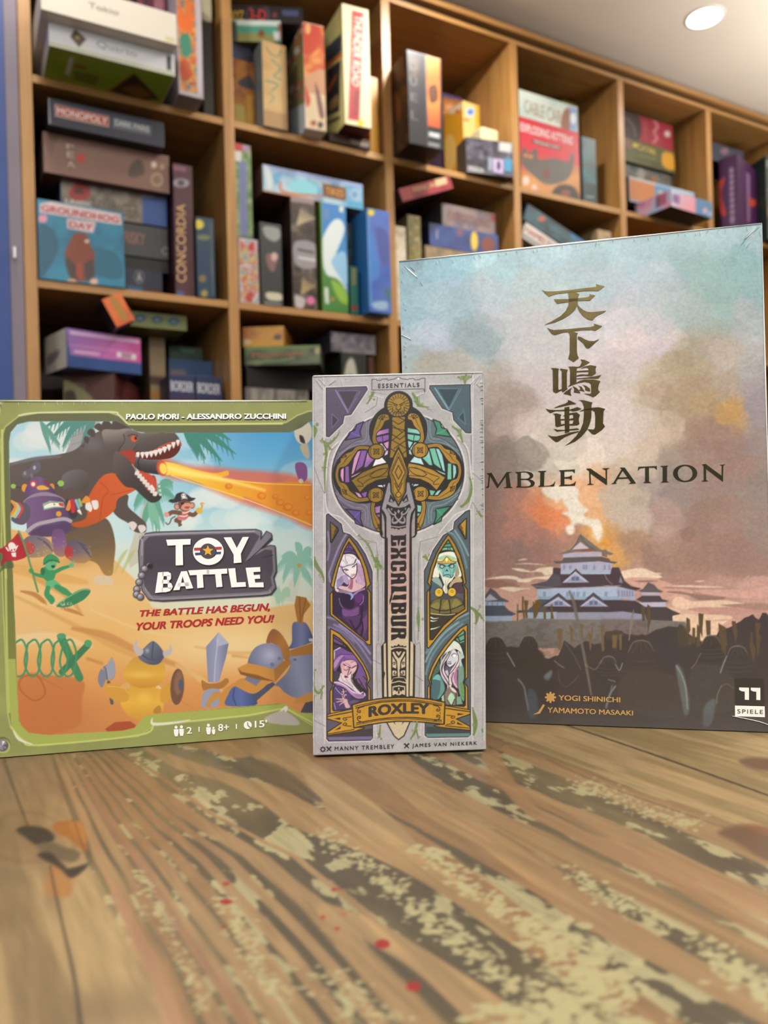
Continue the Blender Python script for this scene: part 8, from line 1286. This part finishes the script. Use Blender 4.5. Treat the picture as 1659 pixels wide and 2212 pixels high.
# ---- second column, top
t1 = gb('brown-orange box with yellow-green lettering on the left of the second top cell', [(500, 125), (548, 135), (551, 272), (504, 262)], '#4a1f18', ('#a8692a', patches(('n', 9, 20, ['#8a521f', '#b0712c', '#b98034']), ('s', [(515, 170), (540, 160), (548, 185), (520, 180)], '#3a3a44'), ('p', [(505, 212), (528, 216), (530, 262), (508, 258)], '#b5a650'), ('p', [(532, 196), (544, 198), (546, 262), (534, 260)], '#c49a3a'))), v=.05, rest='A', depth=.15)
t2 = gb('dark blue slim box lying on the brown-orange box', [(499, 92), (546, 102), (541, 135), (500, 126)], '#141a30', ('#1c2440',), v=.06, rest=t1['top'], depth=.15)
t3 = gb('tall tan box with a dark green brush-script title', [(562, 88), (616, 95), (623, 284), (573, 273)], '#5f6a70', ('#b5925e', patches(('n', 10, 50, ['#a8854f', '#b99762', '#c0a06c']), ('p', [(571, 240), (622, 250), (622, 284), (573, 273)], '#a07c50'), ('l', [(572, 105), (585, 120), (600, 122), (604, 108)], 3, '#5a7a60'), ('l', [(586, 132), (604, 150), (592, 168), (606, 175)], 3.4, '#557a64'), ('l', [(574, 180), (600, 186), (588, 200)], 3.4, '#557a64'), ('l', [(582, 205), (592, 215), (584, 226)], 2.6, '#6a8468'))), rest='A', depth=.24)
t4 = gb('teal landscape box lying across the tall tan box', [(496, 42), (606, 45), (608, 86), (497, 80)], '#5a5040', ('#4a9a86', patches(('p', [(496, 42), (640, 44), (640, 56), (497, 52)], '#d4e2e0'), ('p', [(496, 64), (600, 70), (600, 86), (496, 82)], '#8a8a52'), ('p', [(497, 44), (510, 46), (512, 82), (499, 80)], '#3a4a44'), ('s', [(555, 66), (565, 60), (570, 72), (558, 74)], '#7a4a2c'), ('s', [(600, 50), (612, 60), (620, 80), (604, 78)], '#8a4a3a'), ('e', 618, 55, 9, 8, '#e0d6d2'), ('e', 624, 65, 8, 4, '#d98aa6'), ('p', [(588, 64), (604, 66), (604, 82), (592, 80)], '#c9d0d6'))), v=.06, rest=max(t2['top'], t3['top']), yaw='auto', depth=.12)
gb('black box with a red 3-D badge on top of the teal landscape box', [(493, 10), (652, 16), (655, 45), (493, 43)], '#1c161a', ('#221a20', patches(('e', 561, 30, 26, 22, '#5a5a6a'), ('e', 561, 30, 23, 19, '#1f1a20'), ('p', [(612, 20), (645, 22), (645, 32), (614, 30)], '#46527a'), ('e', 598, 30, 5, 5, '#7a3f44'))), [('3-D', [(542, 18), (580, 20), (580, 40), (542, 39)], '#c42c30', .022), ('XYZ', [(499, 22), (530, 22), (530, 41), (499, 40)], '#c9b02c', .02)], v=.07, rest=t4['top'], yaw='auto', depth=.12)
t6 = gc('box with red fire artwork on its spine beside the cream box', (646, 44, 660, 277), (699, 57), (619, 85), '#e0d4c6', 'A', ('#b5703a', patches(('n', 15, 22, ['#a83f22', '#c06030', '#d09050']), ('s', [(650, 50), (690, 60), (690, 100), (660, 120), (652, 90)], '#b5402a'), ('e', 665, 62, 6, 12, '#d9a06a'), ('s', [(656, 170), (700, 150), (704, 200), (660, 200)], '#b98a68'), ('p', [(658, 200), (704, 205), (707, 285), (661, 277)], '#c9b292'), ('s', [(656, 180), (670, 215), (662, 230)], '#b0402a'), ('e', 677, 266, 6, 6, '#8a4436'), ('e', 692, 270, 6, 7, '#3a3432'), ('l', [(647, 50), (661, 276)], 3.4, '#d8d0ce'), ('s', [(680, 180), (690, 200), (700, 250), (690, 250)], '#6f4a44'))), (), ('#5a7a86', patches(('n', 16, 16, ['#3f6a86', '#b08a48', '#6a8a5a', '#b5653a', '#c9c9c4']), ('p', [(624, 240), (662, 220), (662, 290), (626, 290)], '#c6ccd2'))))
t7 = gb('dark brown box with pale lettering lying under the cream and red box', [(712, 288), (800, 300), (799, 322), (712, 306)], '#33211a', ('#3a241c',), [('GIANT', [(752, 300), (797, 309), (796, 317), (752, 308)], '#b09a8c')], rest='A', depth=.2)
t8 = gc('cream box with a red vertical banner on its spine, corner pushed forward', (749, 9, 745, 268), (795.5, 21), (700, 56), '#5a1c1a', t7['top'] + .001, ('#e2d9b0', patches(('p', [(760, 22), (786, 28), (776, 262), (752, 258)], '#ad3438'), ('e', 779, 266, 7, 7, '#e0c02c'), ('l', [(770, 45), (767, 180)], 0.1, '#ad3438'))), [('THUNDER ROAD', [(783, 36), (776, 188), (759, 184), (765, 34)], '#e6d6c4', .02, .2), ('VENDETTA', [(778, 194), (773, 250), (762, 248), (766, 192)], '#5a2028', .0)], ('#ddd690', patches(('p', [(703, 105), (738, 72), (738, 112), (704, 140)], '#3f4452'), ('p', [(703, 140), (738, 112), (738, 122), (704, 150)], '#cf6a2c'), ('p', [(706, 152), (736, 130), (733, 240), (706, 252)], '#34343e'), ('s', [(708, 190), (728, 160), (724, 175), (710, 200)], '#c4602e'), ('s', [(712, 220), (730, 205), (730, 225), (712, 240)], '#a8865a'), ('p', [(708, 262), (734, 250), (734, 258), (709, 270)], '#4a4a3a'))), wl=.26)
gb('narrow yellow box standing at the right end of the second top cell', [(797, 165), (816, 168), (818, 330), (800, 326)], '#b07a14', ('#b98318',), v=.012, rest='A', depth=.1)
# ---- second column, middle
b2 = gb('small white and red comic box standing below a green garden box', [(513, 513), (556, 517), (562, 650), (519, 643)], '#8f8d96', ('#b5b3b8', patches(('nb', 21, 11, ['#8a8c9a', '#c4c2c6', '#b05048', '#c9b86a', '#7d8ca6'], [(514, 516), (556, 520), (560, 646), (520, 640)]), ('s', [(533, 535), (545, 520), (548, 540)], '#b5322c'), ('s', [(534, 628), (544, 622), (545, 644), (534, 642)], '#a8402f'))), v=.004, rest='B', depth=.2)
gb('upright green box with a lavender stripe and a red top', [(504, 309), (543, 313), (545, 511), (513, 508)], '#2f4a28', ('#5f7a4c', patches(('n', 22, 10, ['#4a6a3a', '#6f8a58', '#8f9a78']), ('p', [(516, 352), (532, 354), (534, 506), (520, 505)], '#6a70a0'), ('p', [(502, 306), (523, 310), (522, 330), (504, 328)], '#b02c34'), ('p', [(504, 330), (521, 331), (520, 356), (506, 354)], '#c9c9c4'), ('e', 532, 322, 8, 8, '#a07aa0'))), v=.006, rest=b2['top'], depth=.2)
gb('black box with white title and a pale label at its foot', [(559, 480), (606, 485), (612, 654), (566, 649)], '#1c1e1e', ('#2e3233', patches(('s', [(568, 490), (600, 492), (604, 512), (590, 520), (572, 510)], '#8f9492'), ('s', [(574, 550), (584, 545), (600, 548), (596, 570), (590, 584), (578, 572)], '#7d5a5c'), ('e', 592, 552, 7, 9, '#c9a8a0'), ('s', [(576, 626), (606, 628), (608, 642), (580, 640)], '#c4bda6'), ('p', [(572, 645), (608, 649), (608, 653), (572, 650)], '#8d8f8c'))), rest='B', v=.0, depth=.2)
b5 = gb('brown box with pale feather fans standing in the second middle cell', [(626, 424), (678, 432), (687, 663), (634, 660)], '#2a1c18', ('#3e322c', patches(*[('l', [(640, 470), (628 + 10 * k, 440 + abs(k - 3) * 3)], 4, '#a09478') for k in range(6)], ('n', 23, 14, ['#2e2420', '#463a34', '#6a5f56']), *[('l', [(642, 482 + 0 * k), (650 + 7 * k, 452 + 4 * k)], 4, '#a89c7c') for k in range(5)], ('s', [(636, 520), (680, 522), (684, 570), (640, 568)], '#8f8a90'), ('l', [(644, 535), (676, 540)], 5, '#4a4448'), ('l', [(646, 552), (680, 556)], 5, '#c9c4c8'), *[('l', [(652, 628), (656 + 6 * k, 598 + 3 * k)], 4, '#a08c60') for k in range(5)], ('e', 672, 642, 9, 9, '#d0709c'), ('s', [(638, 632), (660, 640), (654, 660), (640, 656)], '#b5aeb0'), ('p', [(626, 424), (676, 430), (676, 440), (628, 436)], '#8d7a7c'))), rest='B', v=.004, depth=.22)
b6 = gb('box with a blue sky and green hillside on its spine', [(692, 435), (748, 444), (752, 671), (697, 665)], '#5a7a2c', ('#3f86c4', patches(('p', [(690, 432), (752, 442), (752, 520), (690, 500)], '#3a7cc0'), ('s', [(696, 520), (716, 480), (736, 474), (744, 500), (722, 560), (738, 600), (748, 620), (720, 610), (700, 580)], '#d6e2e4'), ('s', [(716, 560), (740, 540), (750, 560), (750, 610), (730, 590)], '#8fbfe0'), ('s', [(694, 570), (706, 590), (730, 600), (750, 630), (752, 672), (696, 668)], '#3f7a34'), ('s', [(715, 600), (745, 620), (750, 650), (730, 640)], '#86b03c'), ('p', [(700, 615), (708, 616), (710, 650), (702, 648)], '#cfd4d6'), ('e', 718, 640, 4, 4, '#b57a4a'), ('l', [(693, 436), (697, 664)], 4, '#5f8a34'), ('p', [(700, 450), (712, 452), (710, 476), (700, 474)], '#5f7fae'), ('p', [(734, 445), (742, 446), (742, 458), (734, 457)], '#d6d9c4'))), rest='B', v=.004, depth=.22)
b7 = gb('dark teal box with pale marks standing behind the small teal-green box', [(742, 480), (760, 483), (765, 671), (746, 668)], '#122428', ('#16282e', patches(('n', 24, 12, ['#101e24', '#1c343a', '#28464a']), ('s', [(762, 490), (778, 484), (780, 510), (766, 512)], '#5f7a7c'))), rest='B', v=.035, depth=.2)
gb('small teal-green box with a red spot in front of the dark teal box', [(755, 574), (771, 576), (776, 673), (759, 671)], '#144a44', ('#1f6a60', patches(('p', [(760, 578), (768, 579), (768, 612), (760, 611)], '#8a8452'), ('e', 766, 658, 8, 6, '#8a3a30'))), rest='B', v=.0, depth=.03)
gb('tall blue box with yellow dots at the right of the second middle cell', [(790, 449), (838, 457), (849, 679), (799, 676)], '#2766a8', ('#3f62b0', patches(('n', 25, 40, ['#3a5cb0', '#4a66b4', '#4f70c0']), ('s', [(800, 500), (812, 540), (820, 590), (800, 600)], '#3f78c4'), ('s', [(810, 490), (835, 500), (840, 560), (826, 570), (815, 530)], '#46549a'), ('e', 800, 459, 7, 7, '#d2c23a'), ('e', 787, 466, 4, 6, '#a8a23c'), ('s', [(806, 655), (836, 650), (838, 668), (812, 668)], '#8fb0cc'), ('s', [(832, 620), (846, 625), (848, 650), (836, 640)], '#3a6a7a'), ('l', [(794, 470), (802, 660)], 5, '#4a8ac6'))), rest='B', depth=.2)
gb('light blue box with a small brown title plate lying across the standing boxes', [(566, 362), (785, 391), (784, 444), (567.5, 416)], '#6a4a3a', ('#7aa6c0', patches(('n', 26, 18, ['#5f9ac0', '#8fb4c8', '#a9c0ce']), ('p', [(564, 360), (790, 388), (790, 400), (564, 372)], '#8fa2cc'), ('s', [(620, 400), (650, 388), (680, 400), (676, 418), (630, 412)], '#7fc4d0'), ('l', [(604, 398), (612, 416), (690, 420)], 5, '#b5704a'), ('p', [(694, 393), (746, 400), (745, 427), (694, 420)], '#6a4220'), ('e', 765, 413, 11, 11, '#a9bccc'), ('e', 765, 413, 8, 8, '#6a93bc'), ('p', [(748, 425), (786, 430), (786, 444), (748, 440)], '#4f9ac0'), ('s', [(570, 368), (582, 372), (588, 400), (578, 412)], '#c4ccd0'), ('l', [(568, 415), (690, 431)], 4, '#a8664a'))), [('TIKES', [(700, 400), (740, 405), (740, 420), (700, 415)], '#c98a3c', .02)], v=.012, rest=max(b5['top'], b6['top'], b7['top']), depth=.2)
# ---- second column, bottom
p1 = gb('grey box with a streaked side at the bottom of the second column', [(531, 842), (667, 838), (667, 905), (531, 905)], '#5a5654', ('#77726e', patches(('n', 27, 8, ['#5f5b58', '#8a8580', '#a39d96']),)), v=.03, rest='C', depth=.2)
p2 = gb('black box under the green fantasy box', [(534, 800), (690, 794), (690, 838), (534, 842)], '#131213', ('#191717',), v=.03, rest=p1['top'], depth=.2)
p3 = gb('green fantasy box with a brown arched title', [(526, 749), (690, 745), (694, 793), (530, 801)], '#2a2e20', ('#42482e', patches(('n', 28, 20, ['#34381f', '#4c5434', '#5a6a3c']), ('p', [(524, 748), (700, 744), (700, 752), (526, 758)], '#5f7a34'), ('l', [(535, 792), (600, 786), (640, 780)], 4, '#6a8f3c'), ('e', 686, 760, 6, 9, '#a39a6a'), ('e', 700, 778, 5, 5, '#7a4a4c'))), [('Mageknight', [(545, 765), (658, 757), (660, 776), (548, 785)], '#8a5a34', .02)], v=.03, rest=p2['top'], yaw='auto', depth=.2)
gb('orange and yellow box lying on the green fantasy box', [(524.6, 707), (609, 704), (617.5, 746), (524.6, 749)], '#8a5a1c', ('#b5762e', patches(('n', 29, 20, ['#a86a2c', '#b98034', '#c4923a']), ('e', 600, 727, 9, 6, '#5a4a4a'), ('p', [(524, 734), (618, 734), (618, 747), (524, 748)], '#c4902c'), ('e', 534, 737, 9, 6, '#cbb89a'))), v=.04, rest=p3['top'], yaw='auto', depth=.18)
p5 = gb('dark box with a white blob figure low in the second column', [(737, 762), (791, 763), (795, 905), (741, 905)], '#20221f', ('#2a2d28', patches(('s', [(746, 778), (758, 768), (768, 778), (772, 808), (744, 806)], '#c4c4b4'), ('e', 756, 792, 4, 6, '#3a3c34'), ('l', [(728, 786), (742, 788)], 2, '#6f7268'), ('l', [(772, 788), (786, 789)], 2, '#6f7268'))), v=.03, rest='C', depth=.2)
gb('grey-lilac box lying on the dark box with the white figure', [(716, 715), (810, 727), (812, 752), (713, 752)], '#3a3842', ('#6d6a78', patches(('n', 30, 10, ['#55525f', '#77747f', '#8f8c96']),)), v=.035, rest=p5['top'], depth=.18)
gb('narrow brown box at the right end of the second bottom cell', [(796, 770), (806, 771), (811, 905), (800, 905)], '#4a2f24', ('#5a3a2c',), v=.04, rest='C', depth=.18)
# ---- third column
gc('black box with an orange photograph strip, corner jutting out of the bright cell', (874, 105, 884, 309), (952.5, 127), (845, 138), '#2a1e18', 'A', ('#26262a', patches(('p', [(919, 116), (950, 124), (951, 278), (924, 272)], ('lin', (930, 120), (940, 270), ['#d9904a', '#c4682c', '#d9803c', '#b5502c'])), ('s', [(926, 190), (942, 184), (946, 215), (930, 222)], '#5a3a24'), ('p', [(920, 272), (954, 280), (955, 336), (922, 328)], '#1e2022'), ('p', [(926, 284), (950, 289), (950, 300), (926, 294)], '#b9bcbc'), ('p', [(924, 306), (950, 311), (950, 320), (924, 315)], '#7a7e80'), ('s', [(885, 125), (905, 130), (902, 160), (890, 165)], '#4a3a32'), ('l', [(872, 106), (952, 128)], 2, '#8f8f92'), ('l', [(918, 118), (925, 320)], 2, '#55565a'))), [('D', [(884, 130), (900, 134), (900, 156), (885, 152)], '#4a4a4e'), ('U', [(884, 164), (900, 168), (901, 188), (886, 184)], '#4a4a4e'), ('E', [(886, 200), (902, 204), (902, 222), (887, 218)], '#4a4a4e'), ('L', [(887, 238), (903, 242), (903, 262), (888, 258)], '#4a4a4e')], ('#281c16', patches(('n', 31, 10, ['#1a1310', '#2e1f18', '#5a3320']), ('s', [(852, 200), (864, 215), (866, 250), (856, 260)], '#7a4420'))))
gb('purple and orange box at the back of the bright third cell', [(955, 202), (998, 209), (1002, 372), (962, 364)], '#5a4a6a', ('#b5743c', patches(('p', [(952, 200), (1000, 206), (1000, 214), (954, 210)], '#5f5078'), ('e', 970, 224, 10, 5, '#d9a070'), ('p', [(956, 230), (1000, 236), (1004, 372), (960, 366)], '#c98a3a'))), v=.2, rest='A', depth=.1)
gc('yellow box with a blue round logo, corner forward in the bright third cell', (998, 216, 1003, 372), (1035, 228), (958, 236), '#c98a1c', 'A', ('#d9c07a', patches(('e', 1016, 242, 10, 10, '#b9c9dc'), ('e', 1016, 242, 6, 6, '#4a78b8'), ('p', [(1000, 256), (1012, 258), (1012, 262), (1000, 260)], '#c9503a'), ('p', [(1026, 226), (1036, 229), (1038, 300), (1028, 300)], '#d0a42c'))), (), ('#d2962a', patches(('s', [(960, 236), (996, 222), (996, 236), (976, 246)], '#dfc9a8'), ('e', 988, 241, 4, 4, '#c05040'), ('e', 972, 330, 14, 40, '#d9b464'))), v=.095)
ms = gc('grey photo-covered box in front of the yellow box, bright third cell', (1004, 294.5, 1008, 371), (1107.7, 309), (985.6, 316), '#3c3428', 'A', ('#3f3d48', patches(('nb', 33, 10, ['#2e2c36', '#4a4854', '#6a6878'], [(1004, 294), (1110, 308), (1108, 394), (1006, 372)]), ('p', [(1078, 306), (1106, 310), (1105, 330), (1078, 326)], '#b5b9b9'), ('p', [(1066, 342), (1088, 345), (1087, 376), (1066, 372)], '#b9a8d0'), ('e', 1077, 358, 4, 10, '#3a3644'), ('p', [(1090, 342), (1106, 344), (1106, 372), (1090, 370)], '#4a90b4'), ('p', [(1054, 340), (1065, 342), (1064, 370), (1054, 368)], '#8f94a6'), ('p', [(1008, 366), (1106, 386), (1106, 392), (1008, 374)], '#8f9096'))), [('MISSION', [(1011, 358), (1044, 364), (1044, 374), (1011, 367)], '#c4c4c4')], ('#5a4c34',))
gb('small cream paper packet resting on the grey photo-covered box', [(1040, 272), (1076, 280), (1080, 312), (1038, 302)], '#d9cfa4', None, v=.03, rest=ms['top'], depth=.05, bev=.008, name='paper_packet', cat='packet')
m52a = gb('cream spine box standing at the left of the third middle cell', [(853, 487), (875, 490), (882, 700), (859, 697)], '#b5aa94', ('#c4b8a0', patches(('n', 34, 14, ['#a89c88', '#c9bda6', '#d6ccb8']),)), v=.006, rest='B', depth=.2)
m52 = gb('map-patterned box standing behind the cream spine box', [(880, 463), (908, 467), (914, 700), (886, 697)], '#7a6f4a', ('#8f8a60', patches(('n', 35, 12, ['#6a7a5f', '#a89c5a', '#7a6a3a', '#c4c0a4']),)), v=.04, rest='B', depth=.2)
gb('red box tipped up at an angle under the bright cell', [(862, 408), (970, 379), (981, 407), (868, 436)], '#3a1a1a', ('#8a2630', patches(('n', 36, 30, ['#7d1f2a', '#942c36', '#a03a40']), ('p', [(856, 412), (884, 404), (890, 428), (862, 436)], '#a04048'), ('p', [(936, 388), (962, 381), (966, 396), (940, 404)], '#d0b48a'))), [('PANIC IN', [(890, 406), (936, 394), (938, 404), (892, 416)], '#c9a878')], v=-.012, tilt=True, depth=.2)
g1 = gb('beige striped box at the bottom of the stack in the third middle cell', [(919, 532), (1076, 553), (1078, 700), (922, 690)], '#7a6850', ('#9a8468', patches(('n', 37, 5, ['#7a6850', '#a08c6c']),)), v=.03, rest='B', depth=.2)
g2 = gb('blue space box with a yellow emblem and a reddish planet', [(927, 483), (1077, 506), (1077, 551), (928, 530)], '#161c36', ('#26386e', patches(('n', 38, 26, ['#1c2850', '#2c4280', '#38508f']), ('e', 1054, 526, 15, 16, '#7a4038'), ('e', 993, 502, 7, 8, '#7a5060'), ('e', 1024, 519, 8, 20, '#d9b43a'), ('e', 1024, 519, 4, 14, '#e2c85a'), ('l', [(944, 498), (944, 516)], 3, '#a09aa0'))), v=.03, rest=g1['top'], depth=.2)
gb('grey-lilac box with brown lettering on top of the blue space box', [(954, 438.7), (1070, 461), (1070, 503), (954, 485)], '#4a4448', ('#77686c', patches(('n', 39, 16, ['#6a6070', '#84767a', '#8f7a70']), ('p', [(1063, 462), (1072, 464), (1072, 478), (1063, 476)], '#b5242c'), ('p', [(956, 444), (964, 446), (964, 484), (956, 482)], '#a8a09c'))), [('EXPEDITIONS', [(968, 455), (1058, 474), (1058, 490), (968, 472)], '#7a4a48', .02)], v=.035, rest=g2['top'], depth=.2)
# ---- fourth column
c1 = gb('red box with a dark cat cartoon in the fourth top cell', [(1121, 252), (1251, 284.6), (1253, 422), (1125, 400)], '#6a1c20', ('#c0263a', patches(('p', [(1120, 320), (1255, 350), (1256, 424), (1124, 402)], ('lin', (1180, 310), (1190, 410), ['#b5283a', '#a84a3a', '#c48a4c', '#b57a44'])), ('s', [(1126, 330), (1132, 314), (1142, 326), (1160, 318), (1164, 340), (1200, 336), (1226, 342), (1232, 328), (1240, 330), (1236, 360), (1220, 380), (1180, 388), (1150, 370), (1128, 350)], '#55504e'), ('e', 1136, 332, 5, 4, '#c0703a'), ('e', 1147, 334, 5, 4, '#c0703a'), ('e', 1180, 368, 7, 10, '#6a3430'), ('s', [(1192, 405), (1210, 388), (1240, 392), (1250, 420), (1210, 418)], '#2e2420'), ('e', 1222, 404, 10, 7, '#7a3f30'), ('e', 1136, 382, 7, 9, '#d6bcb4'), ('e', 1154, 396, 6, 7, '#d0b4ac'), ('p', [(1150, 299), (1211, 313), (1210, 320), (1150, 306)], '#3f2420'))), [('EXPLODING KITTENS', [(1124, 266), (1238, 294), (1237, 310), (1124, 283)], '#e6d4d4', .02), ('THE BOARD GAME', [(1153, 300), (1208, 313), (1208, 318), (1153, 306)], '#d9d0cc')], rest='A', v=.02, depth=.2)
c2 = gb('white-green box with a brown outlined title lying on the red cat box', [(1119.6, 196), (1248, 227), (1248, 270), (1119.6, 242)], '#2e2628', ('#b9c9c0', patches(('n', 41, 40, ['#aebfb8', '#c0cec6', '#cbd6cc']), ('s', [(1214, 240), (1228, 228), (1236, 250), (1226, 268), (1212, 262)], '#8a5640'), ('p', [(1231, 226), (1246, 230), (1245, 268), (1231, 264)], '#7a94c0'), ('e', 1238, 246, 6, 9, '#d6dee6'))), [('CABLE CAR', [(1133, 214), (1212, 234), (1211, 256), (1132, 235)], '#94705f', .0)], rest=c1['top'], v=.025, depth=.11)
gb('small yellow box behind the white-green box in the fourth top cell', [(1215, 216), (1250, 224), (1250, 262), (1215, 255)], '#8a7a2c', ('#9a8a34',), v=.14, rest=c1['top'], depth=.08)
gb('dark teal sea-picture box standing beside the red cat box', [(1257, 294), (1287, 302), (1289, 430), (1259, 421)], '#1f3a3e', ('#21505c', patches(('n', 42, 26, ['#173a44', '#24606c', '#3a7a80']), ('p', [(1254, 380), (1290, 388), (1290, 430), (1256, 422)], '#16323c'), ('l', [(1266, 408), (1282, 411)], 3, '#8a9a98'))), rest='A', v=.02, depth=.2)
gb('dark teal box leaning diagonally in the fourth middle cell', [(1136, 438), (1275, 528), (1266, 564), (1134, 474)], '#1c3440', ('#1f4452', patches(('n', 43, 20, ['#18323e', '#245060', '#2a5c6c']), ('e', 1165, 470, 7, 7, '#a85a4a'), ('p', [(1225, 494), (1275, 526), (1268, 552), (1230, 520)], '#1f6a9a'))), [('VANTAGES', [(1182, 478), (1240, 516), (1235, 528), (1178, 490)], '#4f7480')], v=.02, tilt=True, depth=.2)
gb('white box with red lettering leaning under the diagonal teal box', [(1133, 478), (1268, 568), (1262, 604), (1129, 512)], '#8f8a88', ('#c4bebb', patches(('n', 44, 30, ['#b5aeac', '#cbc6c2', '#d6d2ce']), ('l', [(1130, 506), (1262, 598)], 5, '#6a7078'))), [('HAMELTON', [(1136, 488), (1205, 534), (1200, 546), (1133, 500)], '#a04a44', .02)], v=.022, tilt=True, depth=.2)
gb('beige box standing deep in the fourth middle cell', [(1291, 496), (1320, 500), (1326, 722), (1296, 716)], '#8f7a5a', ('#a8926c', patches(('n', 45, 8, ['#8a7452', '#b39c76']),)), v=.02, rest='B', depth=.2)
# ---- fifth column
d1 = gb('dark picture-covered box at the bottom of the stack in the fifth top cell', [(1350.6, 353), (1452, 378), (1454, 478), (1353, 455)], '#1c2228', ('#26323a', patches(('n', 46, 12, ['#1a2228', '#34464e', '#6a6a6a', '#5a3a2c']), ('e', 1384, 374, 9, 12, '#8a8a88'), ('e', 1412, 384, 8, 8, '#8a5a3c'))), v=.095, rest='A', depth=.2)
d2 = gb('olive box with a gold title and a yellow end in the fifth top cell', [(1349, 302.6), (1461, 322), (1454, 379), (1350.6, 352)], '#2c2c1c', ('#474a28', patches(('n', 47, 30, ['#3c3f20', '#4f522c', '#5a5a34']), ('s', [(1428, 330), (1446, 326), (1456, 335), (1454, 368), (1426, 360)], '#c9922a'), ('e', 1369, 318, 5, 5, '#d0b83a'), ('s', [(1348, 304), (1360, 306), (1362, 328), (1350, 322)], '#7a5a48'), ('p', [(1376, 336), (1412, 344), (1412, 349), (1376, 341)], '#6a6a44'))), [('CATAN', [(1374, 313), (1410, 322), (1409, 336), (1373, 327)], '#c4a850', .02)], v=.085, rest=d1['top'], depth=.2)
gb('red and black box on top of the olive box in the fifth top cell', [(1349, 247), (1453.6, 265), (1453.6, 312), (1349, 299)], '#3a2030', ('#96283a', patches(('s', [(1346, 240), (1378, 248), (1386, 280), (1376, 304), (1346, 298)], '#37282a'), ('l', [(1352, 260), (1368, 272), (1374, 294)], 3, '#7a6a68'), ('e', 1442, 281, 6, 6, '#c9bcbc'), ('l', [(1414, 258), (1422, 270), (1414, 280), (1420, 292), (1412, 300)], 4, '#c98a92'), ('p', [(1394, 262), (1398, 263), (1398, 296), (1394, 295)], '#a84a54'))), v=.09, rest=d2['top'], depth=.2)
e1 = gc('pastel picture box jutting out low in the fifth top cell', (1448, 409, 1449, 445), (1538, 438), (1371, 437), '#2a2a30', 'A', ('#b58aa0', patches(('p', [(1448, 408), (1500, 424), (1500, 470), (1448, 446)], ('lin', (1450, 420), (1500, 440), ['#b9c4dc', '#c49ab0', '#d68a9a'])), ('p', [(1503, 424), (1540, 438), (1540, 482), (1503, 466)], '#4f78a4'), ('p', [(1452, 418), (1468, 422), (1468, 442), (1452, 436)], '#7a5a94'), ('e', 1523, 455, 5, 6, '#c4a0b4'), ('e', 1533, 462, 4, 6, '#8fa8cc'))), (), ('#c48aa0', patches(('n', 48, 20, ['#b57a9a', '#c9a0b4', '#9aa8cc']), ('p', [(1416, 424), (1440, 414), (1440, 440), (1418, 450)], '#a05a74'), ('p', [(1418, 428), (1424, 426), (1424, 446), (1418, 448)], '#5a5a5a'))))
gb('blue and yellow slanted box resting on the pastel picture box', [(1356, 424), (1497, 374), (1503, 396), (1362, 446)], '#3a4a5c', ('#4f86b4', patches(('n', 49, 24, ['#4a7fae', '#6a9cc4', '#8fb8d0']), ('p', [(1358, 424), (1410, 406), (1414, 426), (1362, 444)], '#b5703c'), ('e', 1487, 389, 8, 7, '#c9c06a'), ('l', [(1358, 424), (1497, 374)], 2, '#c4d4dc'))), [('Yukatan', [(1418, 408), (1468, 391), (1470, 401), (1420, 419)], '#d9c46a', .02)], rest=e1['top'], v=.04, yaw='auto', depth=.035)
# ---- sixth column
f1 = gc('purple box with upright lettering and red swords, corner forward at the right', (1594, 333, 1596, 500), (1634, 369), (1542, 344), '#2c1230', 'A', wl=.06, artR=('#4a2252', patches(('p', [(1612, 372), (1620, 376), (1620, 480), (1614, 480)], '#8a6a90'), ('s', [(1618, 430), (1632, 432), (1632, 444), (1620, 446)], '#c44a34'))), artL=('#3f1a46', patches(('s', [(1552, 400), (1562, 384), (1566, 388), (1558, 420), (1568, 460), (1560, 466), (1552, 440)], '#b03a38'), ('l', [(1580, 366), (1582, 478)], 9, '#8f7a94'), *[('l', [(1576, 376 + 13 * k), (1586, 372 + 13 * k)], 3, '#4a2252') for k in range(8)])))
gb('dark navy slanted box behind the purple box', [(1538, 308), (1606, 327), (1606, 360), (1538, 342)], '#1c2436', ('#252f46', patches(('e', 1565, 326, 10, 6, '#7a5a6c'),)), v=.04, rest=f1['top'], depth=.1)
gb('dark green upright box at the right edge of the photograph', [(1654, 343), (1690, 331), (1693, 511), (1658, 504)], '#22302a', ('#2c3c34', patches(('n', 50, 18, ['#222e28', '#34463c', '#4a5044']), ('e', 1655, 452, 10, 10, '#7a5a3a'), ('e', 1650, 480, 6, 10, '#7a3430'), ('l', [(1640, 420), (1670, 405)], 2, '#6a7a70'))), [('RID', [(1656, 352), (1676, 346), (1676, 362), (1656, 368)], '#8f9a90')], v=-.02, rest='A', yaw=-.3, depth=.2)
